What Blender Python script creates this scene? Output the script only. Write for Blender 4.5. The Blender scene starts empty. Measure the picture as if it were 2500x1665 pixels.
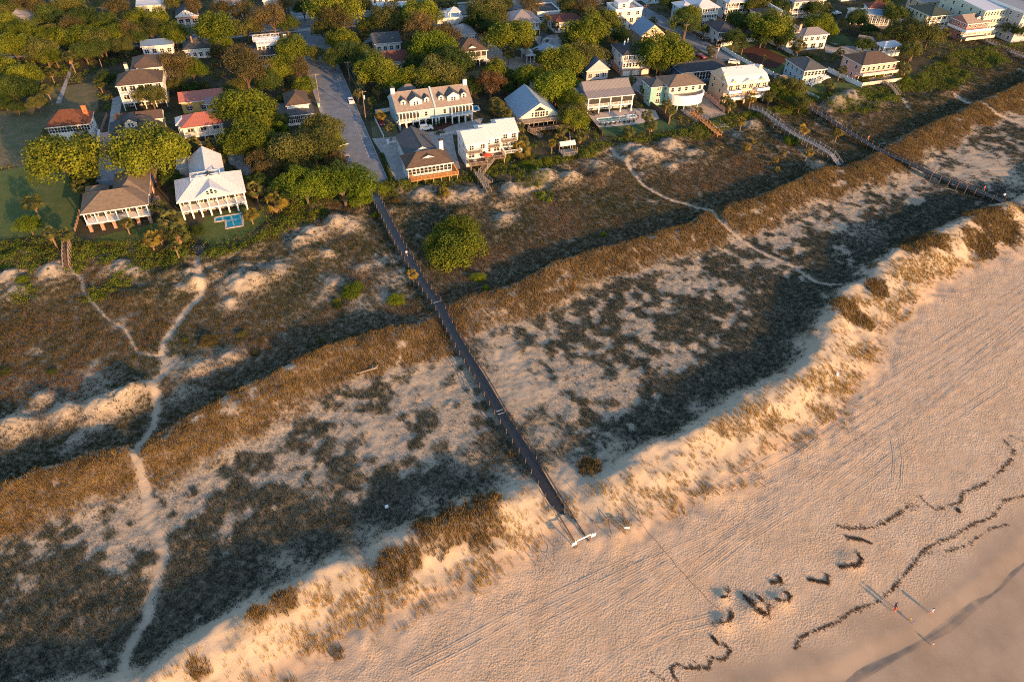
import bpy, math, random
import numpy as np
R = math.radians
random.seed(7); RS = np.random.RandomState(11)
S = bpy.context.scene; COL = S.collection
# ---------------------------------------------------------------- camera, sky, sun, exposure
F, TH, ROLL, HC = 1735.0, R(41.7), R(1.76), 108.0
cd = bpy.data.cameras.new('camera'); cam = bpy.data.objects.new('camera', cd); COL.objects.link(cam)
cd.sensor_width = 36; cd.lens = 36 * F / 2500; cd.clip_start = 1; cd.clip_end = 6000
cam.location = (0, 0, HC)
from mathutils import Matrix, Vector
cam.rotation_euler = (Matrix.Rotation(math.pi / 2 - TH, 3, 'X') @ Matrix.Rotation(ROLL, 3, 'Z')).to_euler()
S.camera = cam
SUN_EL, SUN_AZ = R(13.5), R(-49.0)          # azimuth of the sun seen from the scene, measured from +x
w = bpy.data.worlds.new('World'); S.world = w; w.use_nodes = True
nt = w.node_tree; bg = nt.nodes['Background']; sky = nt.nodes.new('ShaderNodeTexSky'); sky.sky_type = 'NISHITA'
sky.sun_disc = False; sky.dust_density = .7; sky.ozone_density = 1.6; sky.sun_elevation = SUN_EL; sky.sun_rotation = math.pi / 2 - SUN_AZ
nt.links.new(sky.outputs[0], bg.inputs[0]); bg.inputs[1].default_value = 0.15
sd = bpy.data.lights.new('sun', 'SUN'); sun = bpy.data.objects.new('sun', sd); COL.objects.link(sun)
sd.energy = 4.3; sd.angle = R(0.6); sd.color = (1.0, 0.52, 0.19)
sdir = Vector((math.cos(SUN_AZ) * math.cos(SUN_EL), math.sin(SUN_AZ) * math.cos(SUN_EL), math.sin(SUN_EL)))
sun.rotation_euler = sdir.to_track_quat('Z', 'Y').to_euler()
S.view_settings.view_transform = 'Standard'; S.view_settings.look = 'None'; S.view_settings.gamma = 1
S.view_settings.exposure = 1.22
S.cycles.filter_width = 1.05; S.cycles.use_denoising = False; S.cycles.max_bounces = 5; S.cycles.diffuse_bounces = 3; S.cycles.transparent_max_bounces = 4

# ---------------------------------------------------------------- photo pixel (2500 x 1665) -> point on a level of the world
def ray(px, py):
    x = (px - 1250.0) / F; y = -(py - 832.5) / F
    c, s = math.cos(ROLL), math.sin(ROLL)
    x, y = x * c - y * s, x * s + y * c
    return x, math.cos(TH) + y * math.sin(TH), -math.sin(TH) + y * math.cos(TH)
def un(px, py, z=0.0):
    d = ray(px, py); t = (z - HC) / d[2]
    return np.array([d[0] * t, d[1] * t])
def pxm(px, py):                       # photo pixels per metre at that spot
    d = ray(px, py); t = -HC / d[2]
    return F / t
def pol(pts, z=0.0): return np.array([un(p[0], p[1], z) for p in pts])

# ---------------------------------------------------------------- mesh helpers
MATS = {}
class MB:
    def __init__(s): s.v, s.f, s.m = [], [], []
    def quad(s, *p, m=0):
        n = len(s.v); s.v += [tuple(q) for q in p]; s.f.append(tuple(range(n, n + len(p)))); s.m.append(m)
    def box(s, x0, x1, y0, y1, z0, z1, m=0, caps=True):
        n = len(s.v)
        s.v += [(x0, y0, z0), (x1, y0, z0), (x1, y1, z0), (x0, y1, z0), (x0, y0, z1), (x1, y0, z1), (x1, y1, z1), (x0, y1, z1)]
        fs = [(0, 1, 5, 4), (1, 2, 6, 5), (2, 3, 7, 6), (3, 0, 4, 7)]
        if caps: fs += [(3, 2, 1, 0), (4, 5, 6, 7)]
        for f in fs: s.f.append(tuple(n + i for i in f)); s.m.append(m)
    def bar(s, a, b, r, m=0, k=4, r2=None):
        a = Vector(a); b = Vector(b); d = b - a
        if d.length < 1e-5: return
        q = d.to_track_quat('Z', 'Y'); r2 = r if r2 is None else r2
        n = len(s.v)
        for i in range(k):
            t = 2 * math.pi * (i + .5) / k; o = q @ Vector((math.cos(t), math.sin(t), 0))
            s.v.append(tuple(a + o * r)); s.v.append(tuple(b + o * r2))
        for i in range(k):
            j = (i + 1) % k; s.f.append((n + 2 * i, n + 2 * j, n + 2 * j + 1, n + 2 * i + 1)); s.m.append(m)
        s.f.append(tuple(n + 2 * i for i in range(k))[::-1]); s.m.append(m)
        s.f.append(tuple(n + 2 * i + 1 for i in range(k))); s.m.append(m)
    def beam(s, a, b, w, h, m=0):          # rectangular bar with level width
        a = Vector(a); b = Vector(b); d = (b - a).normalized(); sx = Vector((-d.y, d.x, 0))
        sx = sx.normalized() if sx.length > 1e-4 else Vector((1, 0, 0)); up = sx.cross(d) * -1
        sx = sx * (w / 2); up = up * (h / 2); n = len(s.v)
        for p in (a, b):
            for o in (-sx - up, sx - up, sx + up, -sx + up): s.v.append(tuple(p + o))
        for f in ((0, 1, 5, 4), (1, 2, 6, 5), (2, 3, 7, 6), (3, 0, 4, 7), (3, 2, 1, 0), (4, 5, 6, 7)):
            s.f.append(tuple(n + i for i in f)); s.m.append(m)
    def mesh(s, name, mats):
        me = bpy.data.meshes.new(name); me.from_pydata(s.v, [], s.f)
        for m in mats: me.materials.append(MATS[m])
        me.polygons.foreach_set('material_index', s.m); me.update(); return me
    def obj(s, name, mats, parent=None, loc=None, rz=0):
        if isinstance(mats, str): mats = [mats]
        return link(name, s.mesh(name, mats), parent, loc, rz)
def link(name, me, parent=None, loc=None, rz=0):
    o = bpy.data.objects.new(name, me); COL.objects.link(o)
    if parent: o.parent = parent
    if loc is not None: o.location = loc
    if rz: o.rotation_euler = (0, 0, rz)
    return o
def tag(o, label=None, cat=None, group=None, kind=None):
    if label: o['label'] = label
    if cat: o['category'] = cat
    if group: o['group'] = group
    if kind: o['kind'] = kind
    return o
def empty(name, loc, rz=0, **k):
    o = bpy.data.objects.new(name, None); COL.objects.link(o); o.location = loc; o.rotation_euler = (0, 0, rz)
    o.empty_display_size = .5
    return tag(o, **k)
def npmesh(name, V, Fc, mats, attrs=None, smooth=False):
    V = np.asarray(V, np.float32); Fc = np.asarray(Fc, np.int32); k = Fc.shape[1]
    me = bpy.data.meshes.new(name); me.vertices.add(len(V)); me.vertices.foreach_set('co', V.ravel())
    me.loops.add(Fc.size); me.loops.foreach_set('vertex_index', Fc.ravel())
    me.polygons.add(len(Fc)); me.polygons.foreach_set('loop_start', np.arange(0, Fc.size, k, dtype=np.int32))
    try: me.polygons.foreach_set('loop_total', np.full(len(Fc), k, np.int32))
    except Exception: pass
    if smooth: me.polygons.foreach_set('use_smooth', np.ones(len(Fc), bool))
    for m in mats: me.materials.append(MATS[m])
    for n, a in (attrs or {}).items():
        at = me.attributes.new(n, 'FLOAT', 'POINT'); at.data.foreach_set('value', np.asarray(a, np.float32))
    me.update(calc_edges=True); me.validate(); return me

# ---------------------------------------------------------------- noise
def vnoise(x, y, seed=0):
    xi = np.floor(x).astype(np.int64); yi = np.floor(y).astype(np.int64); fx = x - xi; fy = y - yi
    fx = fx * fx * (3 - 2 * fx); fy = fy * fy * (3 - 2 * fy)
    def h(a, b):
        n = (a * 374761393 + b * 668265263 + seed * 974634777) & 0x7fffffff
        n = ((n ^ (n >> 13)) * 1274126177) & 0x7fffffff
        n = ((n ^ (n >> 16)) * 1103515245 + 12345) & 0x7fffffff
        return (n >> 8) / float(0x7fffff)
    a = h(xi, yi); b = h(xi + 1, yi); c = h(xi, yi + 1); d = h(xi + 1, yi + 1)
    return (a * (1 - fx) + b * fx) * (1 - fy) + (c * (1 - fx) + d * fx) * fy
def fbm(x, y, sc, o=3, seed=0):
    r = 0; a = .5; t = 0
    for i in range(o): r = r + a * vnoise(x / sc + 31.7 * i, y / sc - 17.3 * i, seed + i); t += a; a *= .5; sc = sc / 2.03
    return r / t
def sst(a, b, x): t = np.clip((x - a) / (b - a), 0, 1); return t * t * (3 - 2 * t)

# ---------------------------------------------------------------- materials
def mat(name, col, rough=.8, var=.12, vscale=1.0, bump=0.0, bscale=8.0, metal=0.0, col2=None, spec=.3, rnd=0.0, obj=True):
    m = bpy.data.materials.new(name); m.use_nodes = True; n = m.node_tree.nodes; L = m.node_tree.links
    b = n['Principled BSDF']; b.inputs['Roughness'].default_value = rough; b.inputs['Metallic'].default_value = metal
    b.inputs['Specular IOR Level'].default_value = spec
    tc = n.new('ShaderNodeTexCoord'); no = n.new('ShaderNodeTexNoise'); no.inputs['Scale'].default_value = vscale
    no.inputs['Detail'].default_value = 5; L.new(tc.outputs['Object'], no.inputs['Vector'])
    rp = n.new('ShaderNodeValToRGB'); L.new(no.outputs[0], rp.inputs[0])
    c2 = col2 or tuple(min(1, c * (1 + var)) for c in col); c1 = col if col2 else tuple(c * (1 - var) for c in col)
    rp.color_ramp.elements[0].position = .3; rp.color_ramp.elements[1].position = .7
    rp.color_ramp.elements[0].color = (*c1, 1); rp.color_ramp.elements[1].color = (*c2, 1)
    out = rp.outputs[0]
    if rnd:
        oi = n.new('ShaderNodeObjectInfo'); mr = n.new('ShaderNodeMapRange'); L.new(oi.outputs['Random'], mr.inputs[0])
        mr.inputs[3].default_value = 1 - rnd; mr.inputs[4].default_value = 1 + rnd
        mx = n.new('ShaderNodeVectorMath'); mx.operation = 'SCALE'; L.new(out, mx.inputs[0]); L.new(mr.outputs[0], mx.inputs['Scale']); out = mx.outputs[0]
    L.new(out, b.inputs['Base Color'])
    if bump:
        nb = n.new('ShaderNodeTexNoise'); nb.inputs['Scale'].default_value = bscale; nb.inputs['Detail'].default_value = 4
        L.new(tc.outputs['Object'], nb.inputs['Vector']); bp = n.new('ShaderNodeBump'); bp.inputs['Strength'].default_value = bump
        bp.inputs['Distance'].default_value = .1; L.new(nb.outputs[0], bp.inputs['Height']); L.new(bp.outputs[0], b.inputs['Normal'])
    MATS[name] = m; return m
def matattr(name, stops, rough=.9, attr='rnd', trans=0.0, nscale=0, objrnd=0.0):   # colour by a per-clump random value
    m = bpy.data.materials.new(name); m.use_nodes = True; n = m.node_tree.nodes; L = m.node_tree.links
    b = n['Principled BSDF']; b.inputs['Roughness'].default_value = rough; b.inputs['Specular IOR Level'].default_value = .15
    a = n.new('ShaderNodeAttribute'); a.attribute_name = attr; rp = n.new('ShaderNodeValToRGB'); L.new(a.outputs['Fac'], rp.inputs[0])
    e = rp.color_ramp.elements
    while len(e) < len(stops): e.new(.5)
    for i, (p, c) in enumerate(stops): e[i].position = p; e[i].color = (*c, 1)
    out = rp.outputs[0]
    if objrnd:
        oi = n.new('ShaderNodeObjectInfo'); hs = n.new('ShaderNodeHueSaturation'); L.new(out, hs.inputs['Color'])
        m1 = n.new('ShaderNodeMapRange'); L.new(oi.outputs['Random'], m1.inputs[0]); m1.inputs[3].default_value = 1 - objrnd; m1.inputs[4].default_value = 1 + objrnd
        L.new(m1.outputs[0], hs.inputs['Value'])
        m2 = n.new('ShaderNodeMapRange'); L.new(oi.outputs['Random'], m2.inputs[0]); m2.inputs[3].default_value = .515; m2.inputs[4].default_value = .49
        L.new(m2.outputs[0], hs.inputs['Hue']); out = hs.outputs[0]
    L.new(out, b.inputs['Base Color'])
    if trans:
        tr = n.new('ShaderNodeBsdfTranslucent'); L.new(out, tr.inputs[0]); mx = n.new('ShaderNodeMixShader'); mx.inputs[0].default_value = trans
        L.new(b.outputs[0], mx.inputs[1]); L.new(tr.outputs[0], mx.inputs[2]); L.new(mx.outputs[0], n['Material Output'].inputs[0])
    MATS[name] = m
for nm, c in dict(wall_white=(.62, .62, .60), wall_cream=(.60, .55, .43), wall_yellow=(.52, .36, .11), wall_blue=(.30, .42, .46), wall_teal=(.22, .40, .36),
                  wall_pink=(.58, .33, .27), wall_peach=(.55, .40, .27), wall_tan=(.42, .26, .17), wall_brick=(.33, .20, .15), wall_sage=(.45, .48, .38),
                  wall_lemon=(.58, .55, .32), wall_royal=(.06, .14, .30), wall_grey=(.35, .38, .40), wall_rose=(.36, .16, .13)).items():
    mat(nm, c, .75, .07, .6, .15, 6)
mat('trim', (.74, .73, .70), .55, .04, 1); mat('trim_old', (.5, .47, .42), .7, .15, 1)
mat('glass', (.02, .025, .03), .12, .3, 3, spec=.6); mat('screen_or_shade', (.035, .033, .03), .5, .5, 2); mat('recess_shade', (.05, .045, .04), .9, .5, 1.5)  # the last tone is shade painted onto panels behind open ground storeys
mat('garage_panel', (.68, .66, .62), .5, .04, 2)
def roofmat(name, col, rough=.85, seam=0.0, var=.18):
    m = mat(name, col, rough, var, 1.2, .35, 9); return m
for nm, c in dict(sh_dark=(.045, .048, .055), sh_brown=(.085, .06, .045), sh_tan=(.15, .115, .085), sh_grey=(.13, .12, .115), sh_slate=(.07, .075, .08), sh_rust=(.11, .045, .025),
                  sh_green=(.04, .055, .045), sh_redbrown=(.14, .05, .035), sh_warm=(.24, .20, .17)).items(): roofmat(nm, c)
for nm, c in dict(mt_white=(.62, .60, .58), mt_blue=(.15, .22, .30), mt_pale=(.40, .45, .49), mt_grey=(.22, .20, .195), mt_red=(.34, .12, .085), mt_rose=(.26, .15, .14), mt_silver=(.46, .48, .51), mt_deep=(.08, .13, .20)).items():
    mat(nm, c, .42, .06, 1.5, .05, 3, spec=.5)
mat('deck_dark', (.018, .021, .026), .45, .35, 2.5, .3, 10, spec=.5); mat('deck_grey', (.20, .21, .22), .8, .2, 3); mat('wood_old', (.24, .20, .16), .8, .25, 3, .3, 8)
mat('wood_new', (.42, .20, .07), .7, .2, 3); mat('wood_post', (.17, .115, .08), .8, .2, 4); mat('wood_brown', (.10, .06, .04), .8, .25, 3)
mat('asphalt', (.155, .178, .20), .9, .22, .35, .25, 9); mat('road_main', (.10, .105, .11), .9, .15, .3, .2, 9)
mat('concrete', (.30, .29, .275), .85, .2, .5, .2, 6); mat('paver', (.42, .37, .33), .8, .12, 1.2); mat('paint_white', (.6, .6, .58), .7, .25, 6); mat('paint_yellow', (.5, .35, .06), .7, .25, 6)
mat('sand_lot', (.34, .28, .22), .95, .2, .6, .3, 5); mat('lawn', (.05, .085, .016), .95, .35, .35, .5, 14, col2=(.085, .11, .03)); mat('turf', (.045, .09, .03), .95, .12, 1, .3, 20)
mat('lawn_dry', (.15, .12, .07), .95, .3, .25, .5, 12, col2=(.075, .085, .03)); mat('mulch', (.06, .022, .014), .95, .3, 4, .5, 16)
mat('pool_water', (.0, .16, .30), .08, .25, .35, spec=.6, col2=(.01, .26, .42)); mat('pool_teal', (.01, .16, .18), .08, .25, .35, spec=.6, col2=(.02, .26, .28))
mat('bark', (.13, .09, .065), .9, .3, 4, .4, 10); mat('bark_palm', (.20, .14, .095), .9, .25, 6, .4, 12)
mat('metal_dark', (.05, .05, .055), .5, .2, 4); mat('metal_light', (.5, .5, .5), .4, .1, 4); mat('pole_wood', (.22, .15, .10), .85, .25, 3, .3, 10)
mat('car_white', (.75, .75, .75), .25, .03, 1, spec=.6); mat('car_black', (.015, .015, .018), .2, .1, 1, spec=.6); mat('car_red', (.22, .02, .02), .25, .05, 1, spec=.6)
mat('car_blue', (.05, .08, .14), .25, .05, 1, spec=.6); mat('car_tan', (.40, .33, .25), .3, .05, 1, spec=.6); mat('tyre', (.02, .02, .02), .8, .2, 4)
mat('brick', (.30, .19, .14), .85, .25, 5, .3, 14); mat('brick_orange', (.45, .15, .06), .85, .2, 5, .3, 14); mat('red_cloth', (.6, .07, .03), .7, .1, 2)
mat('seaweed', (.06, .038, .022), .9, .5, 3); mat('skin', (.45, .26, .18), .6, .08, 6); mat('hair', (.03, .02, .015), .6, .2, 8); mat('cloth_orange', (.75, .16, .05), .7, .1, 8)
mat('cloth_navy', (.03, .05, .14), .7, .1, 8); mat('cloth_white', (.75, .73, .7), .7, .05, 8); mat('cloth_yellow', (.7, .55, .05), .7, .1, 8); mat('cloth_blue', (.03, .18, .5), .7, .1, 8); mat('cloth_pink', (.7, .4, .55), .7, .1, 8); mat('cloth_red', (.6, .03, .02), .7, .1, 8)
mat('sign_white', (.8, .78, .74), .5, .03, 2); mat('hedge_leaf', (.03, .05, .012), .95, .4, 3, .6, 9)
# crowns and grasses: colour by clump
def crownmat(nm, a, b, c): matattr(nm, [(0, a), (.5, b), (1, c)], .75, trans=.25, objrnd=.26)
crownmat('leaf_green', (.036, .056, .007), (.125, .150, .012), (.21, .22, .02)); crownmat('leaf_bright', (.04, .07, .008), (.115, .16, .010), (.18, .205, .014))
crownmat('leaf_dark', (.02, .04, .010), (.052, .08, .016), (.09, .115, .022)); crownmat('leaf_olive', (.036, .044, .012), (.10, .108, .026), (.16, .150, .036))
crownmat('leaf_brown', (.036, .032, .012), (.105, .085, .030), (.17, .12, .045)); crownmat('leaf_russet', (.05, .03, .014), (.13, .07, .03), (.20, .11, .045))
crownmat('leaf_palm', (.04, .048, .012), (.11, .112, .026), (.19, .165, .045)); crownmat('leaf_gold', (.09, .07, .014), (.21, .155, .026), (.32, .22, .04))
matattr('frond_dead', [(0, (.14, .085, .045)), (1, (.24, .15, .08))], .9)
matattr('grass_brown', [(0, (.055, .040, .018)), (.45, (.15, .102, .040)), (.8, (.26, .178, .066)), (1, (.38, .27, .115))], .9, trans=.15)
matattr('grass_dark', [(0, (.026, .032, .026)), (.6, (.060, .068, .050)), (1, (.12, .115, .080))], .95, trans=.1)
matattr('grass_gold', [(0, (.17, .115, .035)), (.5, (.31, .21, .07)), (1, (.45, .32, .13))], .9, trans=.2)
matattr('heath', [(0, (.030, .036, .014)), (.35, (.062, .064, .024)), (.7, (.11, .074, .034)), (1, (.17, .10, .055))], .95, trans=.1)
matattr('scrub', [(0, (.030, .055, .007)), (.5, (.11, .155, .012)), (1, (.19, .215, .02))], .8, trans=.2)
matattr('scrub_olive', [(0, (.034, .036, .010)), (.5, (.09, .086, .024)), (1, (.17, .13, .034))], .85, trans=.15)
# ================================================================ TERRAIN
def pl_dist(P, X, Y, vals=None, ext=True):
    """signed distance to a polyline (positive to its seaward / right-hand side), arc position, interpolated values"""
    best = np.full(X.shape, 1e9); sg = np.zeros(X.shape); ar = np.zeros(X.shape); vv = None if vals is None else [np.zeros(X.shape) for _ in vals]
    s0 = 0.0
    for i in range(len(P) - 1):
        a, b = P[i], P[i + 1]; d = b - a; l = np.hypot(*d); ux, uy = d / l
        rx, ry = X - a[0], Y - a[1]; t = rx * ux + ry * uy
        tc = np.clip(t, 0 if i or not ext else -1e9, l if i < len(P) - 2 or not ext else 1e9)
        qx, qy = rx - tc * ux, ry - tc * uy; ds = np.hypot(qx, qy); k = ds < best
        best = np.where(k, ds, best); sg = np.where(k, np.sign(rx * uy - ry * ux), sg); ar = np.where(k, s0 + tc, ar)
        if vals is not None:
            f = np.clip(tc / l, 0, 1)
            for j, v in enumerate(vals): vv[j] = np.where(k, v[i] * (1 - f) + v[i + 1] * f, vv[j])
        s0 += l
    return best * np.where(sg == 0, 1, sg), ar, vv
def pd(P, X, Y): return np.abs(pl_dist(P, X, Y, None, False)[0])
# foredune crest, photo pixels with crest height
FDpx = [(180, 1690, 3.0), (361, 1657, 3.2), (510, 1545, 3.4), (640, 1470, 3.2), (765, 1405, 3.0), (850, 1372, 2.6), (893, 1372, .9), (940, 1335, 2.8), (1060, 1285, 3.6), (1180, 1225, 3.4),
        (1262, 1190, 1.8), (1330, 1172, .5), (1410, 1172, .4), (1480, 1168, 1.6), (1575, 1112, 3.2), (1680, 1072, 3.4), (1810, 975, 3.6), (1945, 920, 3.6), (2010, 835, 3.4), (2070, 712, 3.8),
        (2130, 690, 2.8), (2200, 612, 4.2), (2330, 555, 4.0), (2440, 505, 4.2), (2560, 455, 3.6)]
MDpx = [(-150, 1235, 2.6), (0, 1195, 2.6), (212, 1112, 2.8), (318, 1100, 2.2), (340, 1095, .9), (362, 1085, 2.2), (470, 1020, 2.9), (637, 935, 2.9), (796, 850, 3.0), (955, 805, 3.0), (1030, 800, 1.6),
        (1075, 775, .5), (1125, 745, 1.6), (1275, 690, 2.8), (1380, 637, 2.6), (1487, 605, 2.6), (1593, 573, 2.8), (1700, 545, 2.8), (1735, 522, 2.0), (1752, 515, .9), (1775, 515, 2.4), (1890, 467, 3.0),
        (2018, 414, 3.0), (2124, 393, 2.4), (2188, 350, 2.2), (2290, 300, 2.4), (2500, 205, 2.6), (2700, 120, 2.6)]
HLpx = [(-200, 640), (0, 590), (130, 585), (300, 590), (420, 605), (560, 600), (640, 560), (720, 490), (860, 455), (960, 440), (1100, 432), (1180, 408), (1290, 395), (1400, 372), (1480, 338), (1640, 322), (1720, 300),
        (1810, 275), (1900, 262), (1960, 235), (2060, 222), (2200, 208), (2330, 125), (2500, 105), (2700, 60)]
FD = np.array([un(p[0], p[1], p[2]) for p in FDpx]); FDh = np.array([p[2] for p in FDpx])
MD = np.array([un(p[0], p[1], p[2]) for p in MDpx]); MDh = np.array([p[2] for p in MDpx])
HL = pol(HLpx)
PATHS = [[(488, 626), (482, 649), (494, 691), (488, 722), (452, 756), (425, 791), (398, 833), (394, 864), (406, 898), (375, 936), (383, 971), (377, 1009), (372, 1040), (345, 1085), (333, 1107), (348, 1164), (360, 1226),
          (358, 1268), (390, 1310), (402, 1352), (386, 1394), (367, 1451), (356, 1509), (325, 1551), (306, 1593), (306, 1639), (298, 1700)],
         [(165, 653), (199, 680), (203, 710), (230, 741), (264, 779), (302, 798), (318, 825), (333, 856), (367, 864), (394, 864)],
         [(1491, 358), (1502, 377), (1531, 401), (1557, 432), (1574, 452), (1599, 466), (1638, 485), (1703, 504), (1734, 512), (1753, 548), (1799, 579), (1868, 617), (1929, 644), (1971, 671), (2006, 690), (2071, 702)],
         [(2160, 206), (2191, 231), (2212, 252), (2225, 268)], [(2330, 230), (2340, 237), (2393, 262), (2429, 282), (2520, 306)]]
PATHW = [.95, .42, .72, .45, 1.3]
PATHS = [pol(p) for p in PATHS]
MOUNDS = [(290, 645, 5, 1.5), (325, 660, 4, 1.2), (130, 660, 5, 1.6), (15, 672, 5, 1.6), (35, 708, 4, .9), (480, 690, 4, 1.2), (468, 668, 3, 1.0), (580, 690, 7, 1.2), (625, 684, 4, 1.0), (670, 655, 5, 1.0), (600, 650, 3, .9),
          (760, 562, 6, 1.8), (730, 590, 4, 1.2), (800, 618, 3, .8), (830, 540, 6, 1.4), (862, 550, 4, 1.0), (880, 650, 3, .7), (560, 740, 3, .7), (815, 685, 4, .6), (300, 965, 5, 1.9), (240, 985, 6, 1.8), (150, 1000, 5, 1.6), (30, 1030, 6, 1.8),
          (345, 940, 4, 1.4), (480, 890, 5, 1.2), (560, 865, 4, 1.2), (100, 965, 4, 1.2), (1150, 470, 6, 1.5), (1090, 470, 5, 1.4), (1030, 470, 5, 1.3), (1250, 460, 6, 1.8), (1330, 425, 6, 1.8), (1390, 430, 5, 1.4), (1230, 528, 4, .9),
          (1460, 400, 5, 1.5), (1540, 360, 6, 1.8), (1580, 375, 6, 1.8), (1640, 350, 6, 1.7), (1640, 405, 4, .8), (1690, 370, 4, 1.0), (1830, 300, 5, 1.5), (2080, 235, 8, 2.2), (2040, 250, 6, 1.6), (2000, 400, 5, 1.0),
          (1250, 1250, 5, .9), (1190, 1280, 4, .8), (1345, 1250, 2.2, .7), (1392, 1222, 3, .4), (1320, 1130, 3, 1.0), (2290, 640, 6, 1.0), (2230, 700, 6, .8), (1075, 1325, 4, .6), (880, 1555, 3, .35), (1560, 1272, 3, .35),
          (1500, 1300, 3, .3), (1772, 1503, 2.2, .45), (1850, 1470, 3.4, .55), (1912, 1450, 2.6, .45), (1770, 1442, 1.8, .4), (2085, 1355, 3, .35)]
MW = np.array([[*un(m[0], m[1], m[3] * .6), m[2], m[3]] for m in MOUNDS])
BW1 = pol([(900, 449), (924, 496), (944, 534), (975, 594), (1006, 645), (1035, 697), (1073, 748), (1095, 793), (1139, 869), (1175, 925), (1222, 1008), (1251, 1054), (1300, 1128), (1320, 1165), (1357, 1226), (1381, 1266), (1420, 1330)], 1.4)
BW2 = pol([(1955, 246), (1984, 268), (2006, 281), (2064, 316), (2106, 344), (2157, 372), (2212, 395), (2276, 425), (2340, 449), (2404, 473), (2440, 488), (2560, 540)], 1.4)
BW3 = pol([(1832, 264), (1861, 272), (1897, 298), (1931, 322), (1961, 339), (1993, 354), (2031, 377), (2050, 404)], 1.8)
SCARP = pol([(1900, 1700), (1983, 1662), (2067, 1639), (2136, 1585), (2231, 1559), (2300, 1517), (2327, 1482), (2404, 1436), (2453, 1383), (2500, 1333), (2600, 1230), (2900, 1000)], -3)
def height(X, Y, full=False):
    X = np.asarray(X, float); Y = np.asarray(Y, float)
    n1 = fbm(X, Y, 9, 3, 1); n2 = fbm(X, Y, 2.6, 3, 5); n3 = fbm(X, Y, .9, 2, 9)
    wob = (n1 - .5) * 5
    df, af, (hf,) = pl_dist(FD, X, Y, [FDh]); dm, am, (hm,) = pl_dist(MD, X, Y, [MDh]); dh, _, _ = pl_dist(HL, X, Y); ds, _, _ = pl_dist(SCARP, X, Y)
    sea = sst(-4, 6, df)
    base = -.35 * sst(0, 8, dh) * (1 - sea) + sea * (-.55 - .038 * np.clip(df, 0, 200))
    dfw = df + wob; rag = .86 + .28 * fbm(X, Y, 6, 2, 21)
    z = base + hf * rag * np.where(dfw > 0, np.exp(-(dfw / 6.2) ** 2), np.exp(-(dfw / 4.2) ** 2))
    dmw = dm + wob * .55
    z = z + hm * (.8 + .4 * fbm(X, Y, 5, 2, 22)) * np.where(dmw > 0, np.exp(-(dmw / 7.5) ** 2), np.exp(-(dmw / 3.4) ** 2))
    for mx, my, r, h in MW:
        q = np.exp(-(((X - mx) ** 2 + (Y - my) ** 2) / (r * .62) ** 2)); z = z + h * 1.25 * q * (.7 + .6 * n2)
    land = sst(0, 6, dh)                                   # 0 on the house lots
    prim = land * (1 - sst(16, 30, dh)) * (dm < 0)
    z = z + prim * 2.2 * np.clip(fbm(X, Y, 7, 3, 31) - .42, 0, 1) * 2
    dune = land * (1 - sst(0, 10, df))
    z = z + dune * ((n2 - .5) * .55 + (n3 - .5) * .22) + sst(-3, 8, df) * (1 - sst(10, 22, df)) * (n2 - .5) * .5
    beach = sst(6, 14, df)
    z = z + beach * ((fbm(X, Y, 14, 2, 41) - .5) * .30 + (fbm(X, Y, 1.1, 2, 43) - .5) * .10 * (1 - sst(-12, -4, ds)))
    z = z - .26 * sst(-2.5, 1.5, ds + (n1 - .5) * 2) - .006 * np.clip(ds, 0, 60) + .10 * (fbm(X, Y, 16, 3, 47) - .5) * sst(0, 6, ds)
    ang_ = math.radians(-50); ru, rv = X * math.cos(ang_) + Y * math.sin(ang_), -X * math.sin(ang_) + Y * math.cos(ang_); z = z + sst(-5, 2, df) * (1 - sst(9, 16, df)) * ((fbm(ru / 4, rv, 1.3, 3, 51) - .5) * .55 + (fbm(ru / 3, rv, 4.5, 2, 52) - .5) * 1.1)
    db = pd(BW1[:13], X, Y); cut = np.exp(-(db / 2.6) ** 2); z = z * (1 - .75 * cut * (z > 0))
    for BB in (BW2, BW3): cut = np.exp(-(pd(BB, X, Y) / 2.4) ** 2); z = z * (1 - .8 * cut * (z > 0))
    for P, wd in zip(PATHS, PATHW): z = z - .22 * np.exp(-(pd(P, X, Y) / (wd * 1.3)) ** 2) * land
    return (z, df, dm, dh, ds, n1, n2) if full else z

def zat(x, y):
    i = min(max(int(np.searchsorted(xs, x)) - 1, 0), len(xs) - 2); j = min(max(int(np.searchsorted(ys, y)) - 1, 0), len(ys) - 2); fx = (x - xs[i]) / (xs[i + 1] - xs[i]); fy = (y - ys[j]) / (ys[j + 1] - ys[j])
    return float((Z[j, i] * (1 - fx) + Z[j, i + 1] * fx) * (1 - fy) + (Z[j + 1, i] * (1 - fx) + Z[j + 1, i + 1] * fx) * fy)
def on(px, py, dz=0.0):                 # photo pixel -> point on the terrain (dz above it)
    z = 0.0
    for _ in range(7):
        x, y = un(px, py, z + dz); z = .5 * z + .5 * zat(x, y)
    return x, y, zat(x, y)
# ---- grid: fine over dunes and beach, coarse over the town
xs = np.concatenate([np.linspace(-1800, -230, 24)[:-1], np.linspace(-230, -130, 70)[:-1], np.linspace(-130, 140, 640)[:-1], np.linspace(140, 270, 90)[:-1], np.linspace(270, 1800, 24)])
ys = np.concatenate([np.linspace(-120, 24, 30)[:-1], np.linspace(24, 120, 250)[:-1], np.linspace(120, 262, 330)[:-1], np.linspace(262, 420, 120)[:-1], np.linspace(420, 4200, 30)])
GX, GY = np.meshgrid(xs, ys); Z, DF, DM, DH, DS, N1, N2 = height(GX, GY, True)
def blobs(B, X, Y):
    o = np.zeros(X.shape)
    for b in B:
        x, y = un(b[0], b[1]); r = b[2] / pxm(b[0], b[1])
        o = np.maximum(o, (b[3] if len(b) > 3 else 1) * np.exp(-(((X - x) ** 2 + (Y - y) ** 2) / r ** 2) ** 1.3))
    return o
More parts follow.
